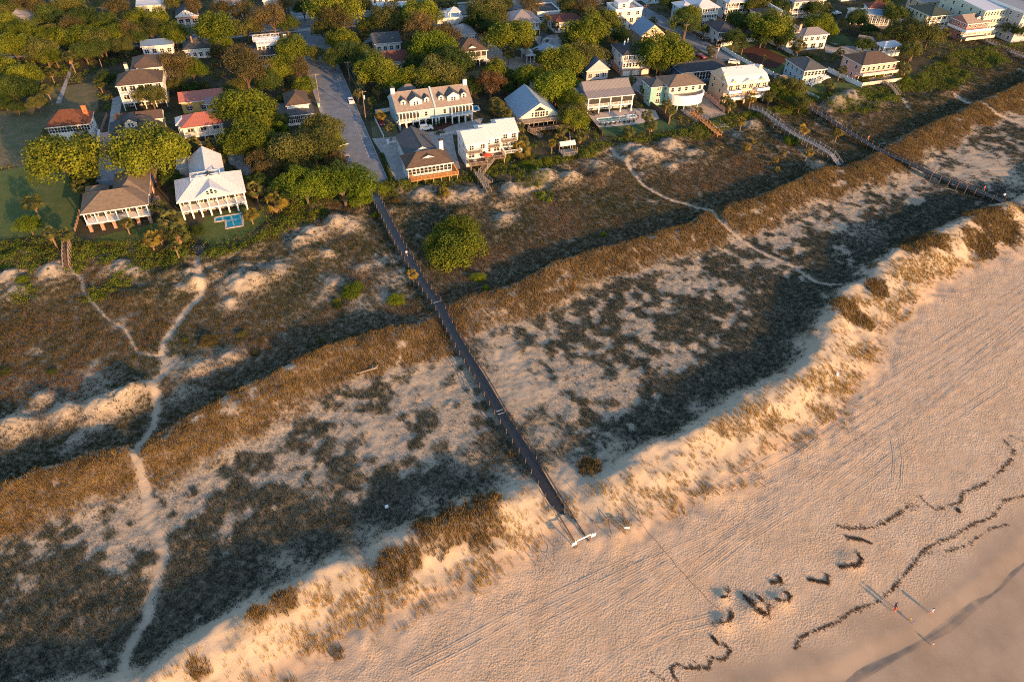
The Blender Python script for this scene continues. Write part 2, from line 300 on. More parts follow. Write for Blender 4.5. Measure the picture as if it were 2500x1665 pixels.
def masks(X, Y, DF, DM, DH, DS, N1, N2):
    e = fbm(X, Y, 6, 4, 61); e2 = fbm(X, Y, 2.2, 3, 62); e3 = fbm(X, Y, 15, 3, 63)
    path = np.zeros(X.shape)
    for P, wd in zip(PATHS, PATHW): path = np.maximum(path, np.exp(-(pd(P, X, Y) / (wd * (.75 + .7 * e2))) ** 4))
    sandb = blobs([(690, 640, 30, .7), (590, 700, 34, .8), (640, 655, 26, .7), (320, 640, 34, .7), (130, 662, 34, .8), (20, 675, 34, .8), (760, 565, 44, .8), (850, 540, 40, .6), (720, 590, 30, .7), (260, 985, 50, .7), (150, 1000, 40, .7), (60, 1030, 44, .7), (520, 880, 40, .5), (560, 740, 26, .8), (1040, 465, 40, .6), (1110, 478, 40, .6), (1160, 465, 30, .6), (1235, 520, 36, .7), (1310, 430, 50, .5), (1560, 370, 50, .5), (1640, 380, 50, .5), (1480, 385, 40, .4), (790, 720, 40, .6), (1270, 460, 40, .5),(1220, 870, 75), (1280, 950, 70), (1330, 1060, 60), (1390, 1150, 70), (1200, 780, 60, .8), (420, 890, 40), (440, 960, 40, .8), (1050, 940, 80, .7), (900, 1060, 70, .7), (2100, 560, 60, .6), (1980, 520, 60, .5), (2240, 440, 50, .6),
                   (2420, 400, 80), (2480, 440, 60), (2350, 430, 50), (960, 680, 50, .8), (930, 720, 40, .8), (880, 740, 40, .8), (1500, 1090, 50, .8), (2360, 380, 40, .7), (230, 930, 50, .7), (1760, 310, 30), (1720, 290, 30), (1800, 330, 22),
                   (1740, 265, 40, .8), (640, 980, 60, .4), (1130, 1110, 60, .7), (700, 1370, 50, .7), (900, 1310, 50, .7), (1040, 1230, 45, .7), (1230, 1150, 40, .7), (1960, 850, 40, .8), (1700, 1000, 30, .8), (780, 1190, 50, .5)], X, Y)
    moundsand = np.zeros(X.shape)
    for mx, my, r, h in MW[:44]: moundsand = np.maximum(moundsand, np.exp(-(((X - mx) ** 2 + (Y - my) ** 2) / (r * .78) ** 2)))
    midband = sst(-3.2, -.6, DM + (N1 - .5) * 3) * (1 - sst(6.5, 11, DM + (e - .5) * 9)) * (DF < -6)
    midh = np.ones(X.shape)
    slack = sst(6, 12, DM) * (1 - sst(-4.8, -1.6, DF + (e - .5) * 6))
    backd = np.exp(-((DF + 9 + (e3 - .5) * 8) / 8) ** 2)
    dens = .38 + .62 * backd + .6 * (e3 - .5)
    darkv = slack * sst(.52, .61, e * .38 + e2 * .44 + .34 * dens) * (1 - .9 * sandb) * (1 - path)
    land = sst(2, 6, DH) * (1 - sst(-4, -1, DM))
    heath = land * sst(.20, .42, e * .6 + e2 * .4) * (1 - .85 * sandb) * (1 - path) * (1 - .95 * moundsand)
    front = np.exp(-((DH - 5) / 5.5) ** 2)
    gb = blobs([(30, 590, 60), (110, 600, 50), (230, 600, 60), (330, 610, 50), (420, 630, 40), (540, 610, 40), (590, 590, 40), (640, 570, 40), (690, 550, 40), (735, 535, 30), (460, 610, 30), (290, 690, 40, .7), (230, 720, 40, .6), (60, 720, 40, .5), (1010, 460, 20), (1080, 440, 30), (1150, 430, 30),
                (1180, 400, 30), (1220, 390, 40), (1260, 420, 30), (1300, 440, 40), (1360, 380, 40), (1420, 380, 30), (1500, 330, 40), (1560, 330, 40), (1620, 310, 40), (1660, 320, 40), (1330, 480, 25), (1700, 330, 30), (1950, 270, 30, .6), (2150, 220, 40),
                (2230, 180, 40), (2280, 160, 40), (2320, 180, 50), (2180, 180, 40), (2380, 150, 40), (2420, 110, 40), (2050, 260, 40, .6), (2240, 210, 40, .7), (780, 520, 20), (920, 470, 20), (180, 650, 30, .8), (350, 650, 30, .6), (2260, 190, 80, .8), (2400, 140, 60, .8), (2150, 235, 50, .7), (2100, 260, 50, .6), (1010, 440, 30), (950, 470, 26, .7), (570, 560, 50), (520, 620, 40, .7), (100, 640, 50, .7), (30, 640, 40, .7), (270, 640, 30, .6)], X, Y)
    belt = np.exp(-((DH - 2.2 + (e3 - .5) * 5) / 4.2) ** 2) * .74
    gb = np.maximum(gb, belt)
    green = sst(.20, .46, gb * (.55 + .9 * e2)) * sst(-1, 2, DH) * (1 - path) * (1 - .9 * moundsand)
    gold = sst(-1, 2.5, DF + (e - .5) * 3) * (1 - sst(9, 13, DF + (e - .5) * 10)) * sst(.30, .50, e * .5 + e2 * .5) * (1 - path)
    gold = gold * (1 - blobs([(1330, 1190, 55), (1400, 1190, 60), (1440, 1240, 60), (1480, 1180, 40, .6), (893, 1372, 14), (1390, 1290, 40)], X, Y))
    brownf = blobs([(1070, 1320, 70), (1180, 1310, 50), (960, 1390, 50), (1010, 1370, 40), (1190, 1240, 40), (1120, 1290, 60), (2060, 775, 45), (2110, 790, 30), (2260, 610, 55), (2210, 630, 35), (2420, 560, 70), (2380, 600, 50), (500, 1640, 30), (700, 1490, 40), (640, 1520, 30),
                    (1440, 1140, 30), (1230, 1090, 35), (2140, 720, 35), (820, 1590, 20)], X, Y)
    brownf = sst(.22, .72, brownf * (.35 + 1.3 * e2) * (.5 + e)) * (DF > -9)
    red = blobs([(60, 800, 90), (150, 780, 60), (30, 860, 50), (320, 770, 60), (380, 790, 50), (290, 740, 40), (350, 830, 40), (240, 820, 60, .7), (180, 860, 50, .6), (1060, 660, 40, .3)], X, Y) * heath
    return dict(path=path, mid=midband * (1 - path) * (1 - .6 * sandb) * sst(.22, .42, e2 * .6 + e * .4), dark=darkv, heath=heath, green=green, gold=gold * (1 - brownf), brownf=brownf, red=red, land=land, sandb=sandb)
M_ = masks(GX, GY, DF, DM, DH, DS, N1, N2)
# ---- ground materials
def ground_mat(name, beach):
    m = bpy.data.materials.new(name); m.use_nodes = True; n = m.node_tree.nodes; L = m.node_tree.links; b = n['Principled BSDF']
    b.inputs['Roughness'].default_value = .95; b.inputs['Specular IOR Level'].default_value = .1
    tc = n.new('ShaderNodeTexCoord')
    def noise(sc, det=5, rough=.6):
        t = n.new('ShaderNodeTexNoise'); t.inputs['Scale'].default_value = sc; t.inputs['Detail'].default_value = det; t.inputs['Roughness'].default_value = rough; L.new(tc.outputs['Object'], t.inputs[0]); return t.outputs[0]
    def ramp(fac, a, b_, c1, c2):
        r = n.new('ShaderNodeValToRGB'); L.new(fac, r.inputs[0]); e = r.color_ramp.elements; e[0].position = a; e[1].position = b_; e[0].color = (*c1, 1); e[1].color = (*c2, 1); return r.outputs[0]
    def at(nm): a = n.new('ShaderNodeAttribute'); a.attribute_name = nm; return a.outputs['Fac']
    def mix(f, a, b_):
        x = n.new('ShaderNodeMix'); x.data_type = 'RGBA'; L.new(f, x.inputs[0]); L.new(a, x.inputs[6]); L.new(b_, x.inputs[7]); return x.outputs[2]
    def math_(op, a, b_=None):
        x = n.new('ShaderNodeMath'); x.operation = op
        for i, v in enumerate((a, b_)):
            if v is None: continue
            if isinstance(v, (int, float)): x.inputs[i].default_value = v
            else: L.new(v, x.inputs[i])
        x.use_clamp = op in ('SUBTRACT', 'MULTIPLY', 'ADD') and False; return x.outputs[0]
    if beach:
        col = ramp(noise(.25), .3, .7, (.40, .295, .195), (.47, .365, .26))
        spk = ramp(noise(3.2, 4, .8), .60, .72, (0, 0, 0), (1, 1, 1)); big = ramp(noise(.09, 3), .45, .65, (0, 0, 0), (1, 1, 1))
        deb = n.new('ShaderNodeMix'); deb.data_type = 'FLOAT'; L.new(big, deb.inputs[0]); deb.inputs[2].default_value = 0; deb.inputs[3].default_value = .45
        col = mix(math_('MULTIPLY', spk, deb.outputs[0]), col, ramp(noise(1), .3, .7, (.16, .12, .09), (.22, .17, .13)))
        wetc = ramp(noise(.13, 5), .35, .65, (.25, .195, .14), (.33, .26, .19)); col = mix(at('wet'), col, wetc)
        rr = n.new('ShaderNodeMapRange'); L.new(at('wet'), rr.inputs[0]); rr.inputs[3].default_value = .95; rr.inputs[4].default_value = .6; L.new(rr.outputs[0], b.inputs['Roughness'])
        dry = math_('SUBTRACT', 1.0, at('wet'))
        v = n.new('ShaderNodeTexVoronoi'); v.inputs['Scale'].default_value = 2.9; L.new(tc.outputs['Object'], v.inputs[0])
        hgt = math_('ADD', math_('MULTIPLY', noise(3.0, 4), 1.1), math_('MULTIPLY', v.outputs[0], .7))
        hgt = math_('MULTIPLY', hgt, ramp(noise(.16, 3), .35, .65, (.35, .35, .35), (1, 1, 1)))
        hgt = math_('MULTIPLY', hgt, math_('ADD', math_('MULTIPLY', dry, at('pock')), .02))
        bp = n.new('ShaderNodeBump'); bp.inputs['Strength'].default_value = .8; bp.inputs['Distance'].default_value = .16; L.new(hgt, bp.inputs['Height']); L.new(bp.outputs[0], b.inputs['Normal'])
    else:
        sand = ramp(noise(.3), .3, .7, (.34, .28, .20), (.43, .36, .27))
        lit = ramp(noise(2.5, 5, .75), .42, .62, (0, 0, 0), (1, 1, 1)); lit2 = ramp(noise(.5, 5, .7), .40, .62, (0, 0, 0), (1, 1, 1))
        thatch = ramp(noise(1.7, 4), .3, .7, (.050, .045, .026), (.115, .096, .060)); brown = ramp(noise(1.7, 4), .3, .7, (.085, .058, .033), (.16, .11, .065)); green = ramp(noise(1.3, 4), .3, .7, (.016, .026, .008), (.05, .062, .016))
        town = ramp(noise(.12, 6), .35, .65, (.030, .034, .016), (.085, .072, .046))
        thin = math_('MULTIPLY', math_('MULTIPLY', at('thin'), lit), .85)
        grey_ = ramp(noise(1.7, 4), .3, .7, (.075, .072, .060), (.15, .14, .115)); col = mix(thin, sand, grey_)
        col = mix(math_('MULTIPLY', at('cov'), math_('ADD', math_('MULTIPLY', lit, .3), .7)), col, thatch)
        col = mix(math_('MULTIPLY', at('brown'), math_('ADD', math_('MULTIPLY', lit, .3), .7)), col, brown); col = mix(at('green'), col, green); col = mix(at('town'), col, town)
        bp = n.new('ShaderNodeBump'); bp.inputs['Strength'].default_value = .5; bp.inputs['Distance'].default_value = .15; L.new(noise(2.6, 5, .7), bp.inputs['Height']); L.new(bp.outputs[0], b.inputs['Normal'])
    L.new(col, b.inputs['Base Color']); MATS[name] = m
ground_mat('dune_ground', False); ground_mat('beach_sand', True)
ny, nx = GX.shape; idx = np.arange(ny * nx).reshape(ny, nx)
quads = np.stack([idx[:-1, :-1], idx[:-1, 1:], idx[1:, 1:], idx[1:, :-1]], -1).reshape(-1, 4)
qdf = DF[:-1, :-1].ravel(); qdh = DH[:-1, :-1].ravel()
flat = lambda a: np.asarray(a, float).ravel()
town = 1 - sst(-1, 2.5, GX * 0 + DH)
A = dict(wet=flat(sst(-9, -3, DS + (N1 - .5) * 7)), pock=flat(.15 + .85 * sst(9, 16, DF)), thin=flat(np.clip(.92 + .25 * M_['land'] + .6 * (fbm(GX, GY, 8, 3, 71) - .35), 0, 1) * (1 - M_['path']) * (1 - .8 * M_['sandb']) * (1 - sst(-5, 0, DF)) * (DH > 0)),
         cov=flat(np.maximum(M_['dark'], M_['heath'] * .9)), brown=flat(np.clip(np.maximum(M_['mid'] * .95, np.maximum(M_['brownf'], M_['red'])), 0, 1)), green=flat(M_['green'] * .9), town=flat(town))
Vall = np.stack([GX.ravel(), GY.ravel(), Z.ravel()], 1)
def sub(name, sel, matn):
    q = quads[sel]; u, inv = np.unique(q, return_inverse=True)
    o = link(name, npmesh(name, Vall[u], inv.reshape(-1, 4), [matn], {k: v[u] for k, v in A.items()}, True)); o['kind'] = 'structure'; return o
sub('beach', qdf >= 8.5, 'beach_sand'); sub('dunes', (qdf < 8.5) & (qdh > -2), 'dune_ground'); sub('ground', (qdf < 8.5) & (qdh <= -2), 'dune_ground')
# ================================================================ SHEETS ON THE TOWN GROUND (roads, drives, lawns)
def sheet(name, pts, z, m, world=False, kind='structure', drape=False, **k):
    P = pts if world else [un(p[0], p[1], 0) for p in pts]
    b = MB(); b.quad(*[(p[0], p[1], z) for p in P])
    o = b.obj(name, m); return tag(o, kind=kind, **k)
GA = R(20.0)
def gdir(a=GA): return np.array([math.cos(a), math.sin(a)]), np.array([-math.sin(a), math.cos(a)])
GU, GV = gdir()
def strip(name, p0, p1, w, z, m, off=0.0):
    d = (p1 - p0) / np.hypot(*(p1 - p0)); n = np.array([-d[1], d[0]]); a = p0 + n * off; b = p1 + n * off
    return sheet(name, [a - n * w / 2, b - n * w / 2, b + n * w / 2, a + n * w / 2], z, m, True)
# street from the main road down to the boardwalk, right-hand kerb through (824,149) and (945,430)
SR = un(945, 440); SD = (un(824, 149) - un(945, 430)); SD = SD / np.hypot(*SD); SN = np.array([-SD[1], SD[0]])
s0 = SR + SN * 5.6; s1 = s0 + SD * 175
strip('street', s0, s1, 11.2, .03, 'asphalt')
MR0, MR1 = un(737, 59), un(1124, 25); md = (MR1 - MR0) / np.hypot(*(MR1 - MR0)); mn = np.array([-md[1], md[0]])
mA, mB = MR0 - md * 260, MR0 + md * 330
strip('main_road', mA, mB, 13, .05, 'road_main'); strip('sidewalk', mA, mB, 2.2, .08, 'concrete', off=-9.5); strip('sidewalk', mA, mB, 2.2, .08, 'concrete', off=9.5)
for o_, wd, m in ((0.25, .14, 'paint_yellow'), (-.25, .14, 'paint_yellow'), (6.0, .15, 'paint_white'), (-6.0, .15, 'paint_white'), (2.1, .12, 'paint_white'), (-2.1, .12, 'paint_white')): strip('lane_line', mA, mB, wd, .062, m, off=o_)
t0 = np.dot(MR0 - s0, SD)                         # where the street meets the main road
bm_ = MB()
for k in range(18):                               # parking bays along the right kerb, ticks along the left
    a = s0 + SD * (18 + k * 6.2) - SN * 5.5; q = a + SN * 2.3
    bm_.box(0, 0, 0, 0, 0, 0) if False else bm_.quad((*(a - SD * .06), .042), (*(a + SD * .06), .042), (*(q + SD * .06), .042), (*(q - SD * .06), .042))
    a = s0 + SD * (14 + k * 6.2) + SN * 5.4; q = a - SN * 1.0
    bm_.quad((*(a - SD * .06), .042), (*(a + SD * .06), .042), (*(q + SD * .06), .042), (*(q - SD * .06), .042))
for k in range(40):
    a = s0 + SD * (16 + k * 2.6) - SN * 3.1; bm_.quad((*(a - SN * .05), .042), (*(a + SN * .05), .042), (*(a + SN * .05 + SD * 1.2), .042), (*(a - SN * .05 + SD * 1.2), .042))
for dd in (-8.6, 8.6):
    for sgn in (-1.1, 1.1):
        c = s0 + SD * (t0 + dd + sgn); bm_.quad((*(c - SN * 5 - SD * .15), .05), (*(c - SN * 5 + SD * .15), .05), (*(c + SN * 5 + SD * .15), .05), (*(c + SN * 5 - SD * .15), .05))
    for i in range(8):
        c = s0 + SD * (t0 + dd) + SN * (-4.6 + i * 1.3); bm_.quad((*(c - SN * .2 - SD * 1), .05), (*(c - SN * .2 + SD * 1), .05), (*(c + SN * .2 + SD * 1), .05), (*(c + SN * .2 - SD * 1), .05))
tag(bm_.obj('road_marking', 'paint_white'), kind='structure')
def kerb(p0, p1, w=.25, h=.13, name='kerb'):
    d = (p1 - p0); l = np.hypot(*d); b = MB(); b.box(0, l, -w / 2, w / 2, 0, h)
    tag(b.obj(name, 'concrete', None, (*p0, 0), math.atan2(d[1], d[0])), kind='structure')
kerb(s0 - SN * 5.75, s0 - SN * 5.75 + SD * (t0 - 9)); kerb(s0 + SN * 5.75 + SD * 1, s0 + SN * 5.75 + SD * (t0 - 9))
strip('sidewalk', s0 + SD * 2, s0 + SD * (t0 - 12), 1.3, .10, 'concrete', off=6.6)
# second street on the right
q0, q1 = un(1778, 149), un(1588, 38); strip('side_street', q0, q1 + (q1 - q0) * .6, 8.5, .03, 'asphalt')
kerb(un(1808, 152), un(1612, 38)); kerb(un(1740, 152), un(1560, 40))
SH = [('driveway', [(908, 339), (972, 334), (1005, 330), (1012, 325), (1060, 322), (1110, 305), (1180, 288), (1160, 330), (1105, 330), (1112, 370), (1124, 412), (1060, 428), (990, 447), (965, 440), (935, 380)], .05, 'concrete'),
      ('driveway', [(1500, 190), (1580, 186), (1600, 196), (1560, 212), (1590, 240), (1545, 238), (1500, 215)], .05, 'concrete'), ('driveway', [(1060, 60), (1150, 70), (1220, 120), (1260, 170), (1320, 200), (1340, 235), (1300, 240), (1290, 200), (1180, 150), (1140, 90)], .04, 'sand_lot'),
      ('driveway', [(1220, 135), (1310, 145), (1345, 165), (1270, 170), (1200, 150)], .055, 'sand_lot'), ('driveway', [(275, 240), (300, 232), (290, 300), (300, 400), (330, 430), (280, 440), (235, 445), (240, 390), (262, 330)], .04, 'concrete'),
      ('driveway', [(545, 345), (580, 360), (620, 420), (600, 430), (560, 400)], .04, 'concrete'), ('driveway', [(1750, 100), (1790, 90), (1700, 60), (1660, 40), (1640, 46), (1700, 80)], .032, 'concrete'), ('driveway', [(940, 205), (1000, 215), (985, 235), (935, 228)], .04, 'asphalt'),
      ('driveway', [(2010, 100), (2060, 112), (2125, 118), (2140, 128), (2060, 140), (2015, 128)], .04, 'concrete'), ('driveway', [(2110, 45), (2175, 60), (2160, 74), (2120, 62)], .04, 'concrete'), ('driveway', [(2280, 8), (2350, 12), (2330, 38), (2285, 30)], .04, 'asphalt'),
      ('driveway', [(888, 95), (930, 88), (935, 97), (890, 107)], .04, 'concrete'), ('driveway', [(1640, 118), (1690, 120), (1700, 137), (1660, 138)], .034, 'concrete'), ('walkway', [(136, 254), (148, 254), (180, 162), (192, 158), (186, 154), (172, 163)], .05, 'concrete'),
      ('lawn', [(-60, 430), (60, 405), (180, 400), (200, 440), (185, 560), (60, 580), (-60, 590)], .03, 'lawn'), ('lawn', [(500, 530), (600, 500), (660, 530), (600, 580), (520, 600), (480, 580)], .03, 'lawn'), ('lawn', [(230, 580), (400, 540), (400, 580), (240, 600)], .03, 'lawn'),
      ('lawn', [(1755, 119), (1800, 106), (1862, 100), (1930, 140), (1905, 180), (1845, 178)], .03, 'lawn'), ('garden_bed', [(1800, 122), (1850, 112), (1925, 145), (1895, 168), (1855, 165)], .05, 'mulch'), ('lawn', [(1950, 215), (2050, 200), (2120, 215), (2000, 245), (1950, 240)], .03, 'lawn'),
      ('lawn', [(60, 240), (130, 215), (240, 200), (240, 270), (130, 330), (40, 340)], .025, 'lawn_dry'), ('lawn', [(-60, 290), (60, 260), (130, 300), (90, 400), (-60, 420)], .028, 'lawn_dry'), ('lawn', [(2010, 95), (2060, 85), (2090, 112), (2050, 120)], .035, 'lawn'),
      ('lawn', [(905, 300), (955, 280), (975, 335), (910, 337)], .03, 'lawn_dry'), ('garden_bed', [(1040, 318), (1080, 318), (1107, 304), (1100, 298), (1050, 305)], .07, 'mulch'), ('lawn', [(1130, 178), (1170, 172), (1175, 195), (1135, 200)], .03, 'lawn_dry'),
      ('terrace', [(1432, 280), (1545, 265), (1600, 270), (1610, 291), (1575, 300), (1550, 305), (1455, 313)], .06, 'paver'), ('lawn', [(1455, 313), (1550, 305), (1580, 298), (1650, 292), (1650, 320), (1480, 334)], .05, 'turf'), ('driveway', [(1660, 270), (1720, 235), (1745, 260), (1775, 280), (1700, 300)], .05, 'sand_lot'),
      ('lawn', [(860, 30), (920, 26), (920, 50), (864, 56)], .03, 'lawn_dry'), ('lawn', [(985, -6), (1060, -8), (1060, 6), (1000, 10)], .03, 'lawn'), ('driveway', [(1300, 90), (1360, 85), (1385, 120), (1330, 130)], .045, 'concrete'),
      ('driveway', [(250, 400), (380, 400), (380, 450), (240, 455)], .038, 'asphalt')]
for n_, pts, z_, m_ in SH: sheet(n_, pts, z_, m_)

# ================================================================ HOUSES
WIN = {}
def win_meshes(w_, h_, mull, frame='trim'):
    k = (w_, h_, mull, frame)
    if k not in WIN:
        b = MB(); b.box(-w_ / 2, w_ / 2, -.03, .0, 0, h_); f = MB(); t = .11
        f.box(-w_ / 2 - t, w_ / 2 + t, -.07, 0, h_, h_ + t); f.box(-w_ / 2 - t, w_ / 2 + t, -.09, 0, -t, 0)
        f.box(-w_ / 2 - t, -w_ / 2, -.068, 0, 0, h_); f.box(w_ / 2, w_ / 2 + t, -.068, 0, 0, h_)
        for i in range(1, mull): x = -w_ / 2 + w_ * i / mull; f.box(x - .05, x + .05, -.062, -.03, 0, h_)
        f.box(-w_ / 2, w_ / 2, -.058, -.03, h_ * .5 - .03, h_ * .5 + .03)
        WIN[k] = (b.mesh('window', ['glass']), f.mesh('frame', [frame]))
    return WIN[k]
def window(par, u, v, z, face, w_=1.0, h_=1.4, mull=1, frame='trim'):
    a, f = win_meshes(w_, h_, mull, frame); o = link('window', a, par, (u, v, z), {'f': 0, 'r': math.pi / 2, 'l': -math.pi / 2, 'b': math.pi}[face]); link('frame', f, o); return o
CM = {}
def column(par, u, v, z, h, s, m):
    k = (round(h, 2), s, m)
    if k not in CM:
        b = MB(); b.box(-s / 2, s / 2, -s / 2, s / 2, 0, h); b.box(-s * .72, s * .72, -s * .72, s * .72, h - .22, h - .01); CM[k] = b.mesh('column', [m])
    return link('column', CM[k], par, (u, v, z))
def railing(par, pts, z, m='trim', h=1.0, name='railing', gap=.32):
    b = MB()
    for (x0, y0), (x1, y1) in zip(pts[:-1], pts[1:]):
        b.beam((x0, y0, z + h), (x1, y1, z + h), .12, .08); b.beam((x0, y0, z + .12), (x1, y1, z + .12), .07, .08); l = math.hypot(x1 - x0, y1 - y0); n = max(1, int(l / gap))
        for i in range(n + 1):
            x = x0 + (x1 - x0) * i / n; y = y0 + (y1 - y0) * i / n; e = .028 if i % 6 else .07; b.box(x - e, x + e, y - e, y + e, z, z + h + (.12 if i % 6 == 0 else -.04))
    return b.obj(name, m, par)
def stairs(par, a, c, w_, m, rail=None, name='stair', n=None):
    a = Vector(a); c = Vector(c); d = c - a; n = n or max(3, int(abs(d.z) / .19)); hd = Vector((d.x, d.y, 0)).normalized(); sx = Vector((-hd.y, hd.x, 0)); b = MB(); run = math.hypot(d.x, d.y) / n
    for i in range(n):
        p = a + d * ((i + .5) / n); b.beam(p - hd * run * .42, p + hd * run * .42, w_, .07)
    for s_ in (-1, 1): b.beam(a + sx * s_ * w_ / 2 - Vector((0, 0, .1)), c + sx * s_ * w_ / 2 - Vector((0, 0, .1)), .08, .25)
    o = b.obj(name, m, par)
    if rail:
        r = MB()
        for s_ in (-1, 1):
            o2 = sx * s_ * (w_ / 2 + .05); r.beam(a + o2 + Vector((0, 0, .95)), c + o2 + Vector((0, 0, .95)), .09, .09); r.beam(a + o2 + Vector((0, 0, .5)), c + o2 + Vector((0, 0, .5)), .06, .06)
            k = max(2, int(d.length / 1.3))
            for i in range(k + 1): p = a + d * (i / k) + o2; r.box(p.x - .05, p.x + .05, p.y - .05, p.y + .05, p.z - .2, p.z + 1.05)
        r.obj('handrail', rail, par if name == 'stair' else par)
    return o
def roof(par, u0, v0, W, D, z, kind, rise, rm, wm, seam=False, th=.22, name='roof', oh=.0):
    b = MB(); x0, x1, y0, y1 = u0, u0 + W, v0, v0 + D; zt = z + th; faces = []
    def face(*p, m=0): b.quad(*p, m=m); faces.append((p, m))
    b.quad((x0, y1, z), (x1, y1, z), (x1, y0, z), (x0, y0, z), m=2)
    c = [(x0, y0), (x1, y0), (x1, y1), (x0, y1)]
    for i in range(4):
        p, q = c[i], c[(i + 1) % 4]; b.quad((*p, z), (*q, z), (*q, zt), (*p, zt), m=2)
    B = [(x0, y0, zt), (x1, y0, zt), (x1, y1, zt), (x0, y1, zt)]; zr = zt + rise; mx, my = (x0 + x1) / 2, (y0 + y1) / 2
    if kind == 'hip':
        e = min(W, D) / 2 * .98
        if W >= D: r0, r1 = (x0 + e, my, zr), (x1 - e, my, zr); face(B[0], B[1], r1, r0); face(B[1], B[2], r1); face(B[2], B[3], r0, r1); face(B[3], B[0], r0)
        else: r0, r1 = (mx, y0 + e, zr), (mx, y1 - e, zr); face(B[0], B[1], r0); face(B[1], B[2], r1, r0); face(B[2], B[3], r1); face(B[3], B[0], r0, r1)
    elif kind == 'gu':
        r0, r1 = (x0, my, zr), (x1, my, zr); face(B[0], B[1], r1, r0); face(B[2], B[3], r0, r1); face(B[1], B[2], r1, m=1); face(B[3], B[0], r0, m=1)
    elif kind == 'gv':
        r0, r1 = (mx, y0, zr), (mx, y1, zr); face(B[1], B[2], r1, r0); face(B[3], B[0], r0, r1); face(B[0], B[1], r0, m=1); face(B[2], B[3], r1, m=1)
    elif kind == 'shed':
        face(B[0], B[1], (x1, y1, zr), (x0, y1, zr)); face(B[1], B[2], (x1, y1, zr), m=1); face(B[3], B[0], (x0, y1, zr), m=1); face(B[2], B[3], (x0, y1, zr), (x1, y1, zr), m=1)
    elif kind == 'break':                  # steep front, shallow top (mansard-like)
        f = .22; k = .55; a0, a1 = (x0, y0 + D * f, zt + rise * k), (x1, y0 + D * f, zt + rise * k); r0, r1 = (x0 + W * .06, y0 + D * .62, zr), (x1 - W * .06, y0 + D * .62, zr)
        face(B[0], B[1], a1, a0); face(a0, a1, r1, r0); face(B[2], B[3], r0, r1); face(B[1], B[2], r1, a1, m=1); face(B[3], B[0], a0, r0, m=1)
    elif kind == 'saddle2':                # steep upper half, shallow porch half in front
        f = .62; a0, a1 = (x0, y0 + D * f * .55, zt + rise * .36), (x1, y0 + D * f * .55, zt + rise * .36); r0, r1 = (x0, y0 + D * f, zr), (x1, y0 + D * f, zr)
        face(B[0], B[1], a1, a0); face(a0, a1, r1, r0); face(B[2], B[3], r0, r1); face(B[1], B[2], r1, a1, m=1); face(B[3], B[0], a0, r0, m=1)
    else:
        p = rise; b.quad(*B)
        for i in range(4):
            a_, q = c[i], c[(i + 1) % 4]; nx_, ny_ = (q[1] - a_[1]), -(q[0] - a_[0]); l = math.hypot(nx_, ny_); nx_, ny_ = -nx_ / l * .2, -ny_ / l * .2
            b.beam((a_[0], a_[1], zt + p / 2), (q[0], q[1], zt + p / 2), .2, p, m=2)
    o = b.obj(name, [rm, wm, 'trim'], par)
    # hip and ridge caps, and standing seams where the roof is metal
    t = MB()
    if kind in ('hip', 'gu', 'gv'): t.bar(r0, r1, .10, k=4)
    if kind == 'hip':
        for p in ((B[0], r0), (B[1], r1 if W >= D else r0), (B[2], r1), (B[3], r0 if W >= D else r1)): t.bar(*p, .08, k=4)
    if seam:
        for p, m_ in faces:
            if m_: continue
            P = [Vector(q) for q in p]; nrm = (P[1] - P[0]).cross(P[2] - P[0]).normalized(); hz = Vector((-nrm.y, nrm.x, 0)).normalized(); dn = nrm.cross(hz)
            us = [(q - P[0]).dot(hz) for q in P]; s_ = min(us) + .3
            while s_ < max(us) - .1:
                hits = []
                for i in range(len(P)):
                    a_, c_ = us[i], us[(i + 1) % len(P)]
                    if (a_ - s_) * (c_ - s_) < 0: f = (s_ - a_) / (c_ - a_); hits.append(P[i] + (P[(i + 1) % len(P)] - P[i]) * f)
                if len(hits) == 2: t.bar(hits[0] + nrm * .02, hits[1] + nrm * .02, .05, k=3)
                s_ += seam
    if t.v: t.obj('ridge_cap' if not seam else 'roof_seam', rm, o)
    return o
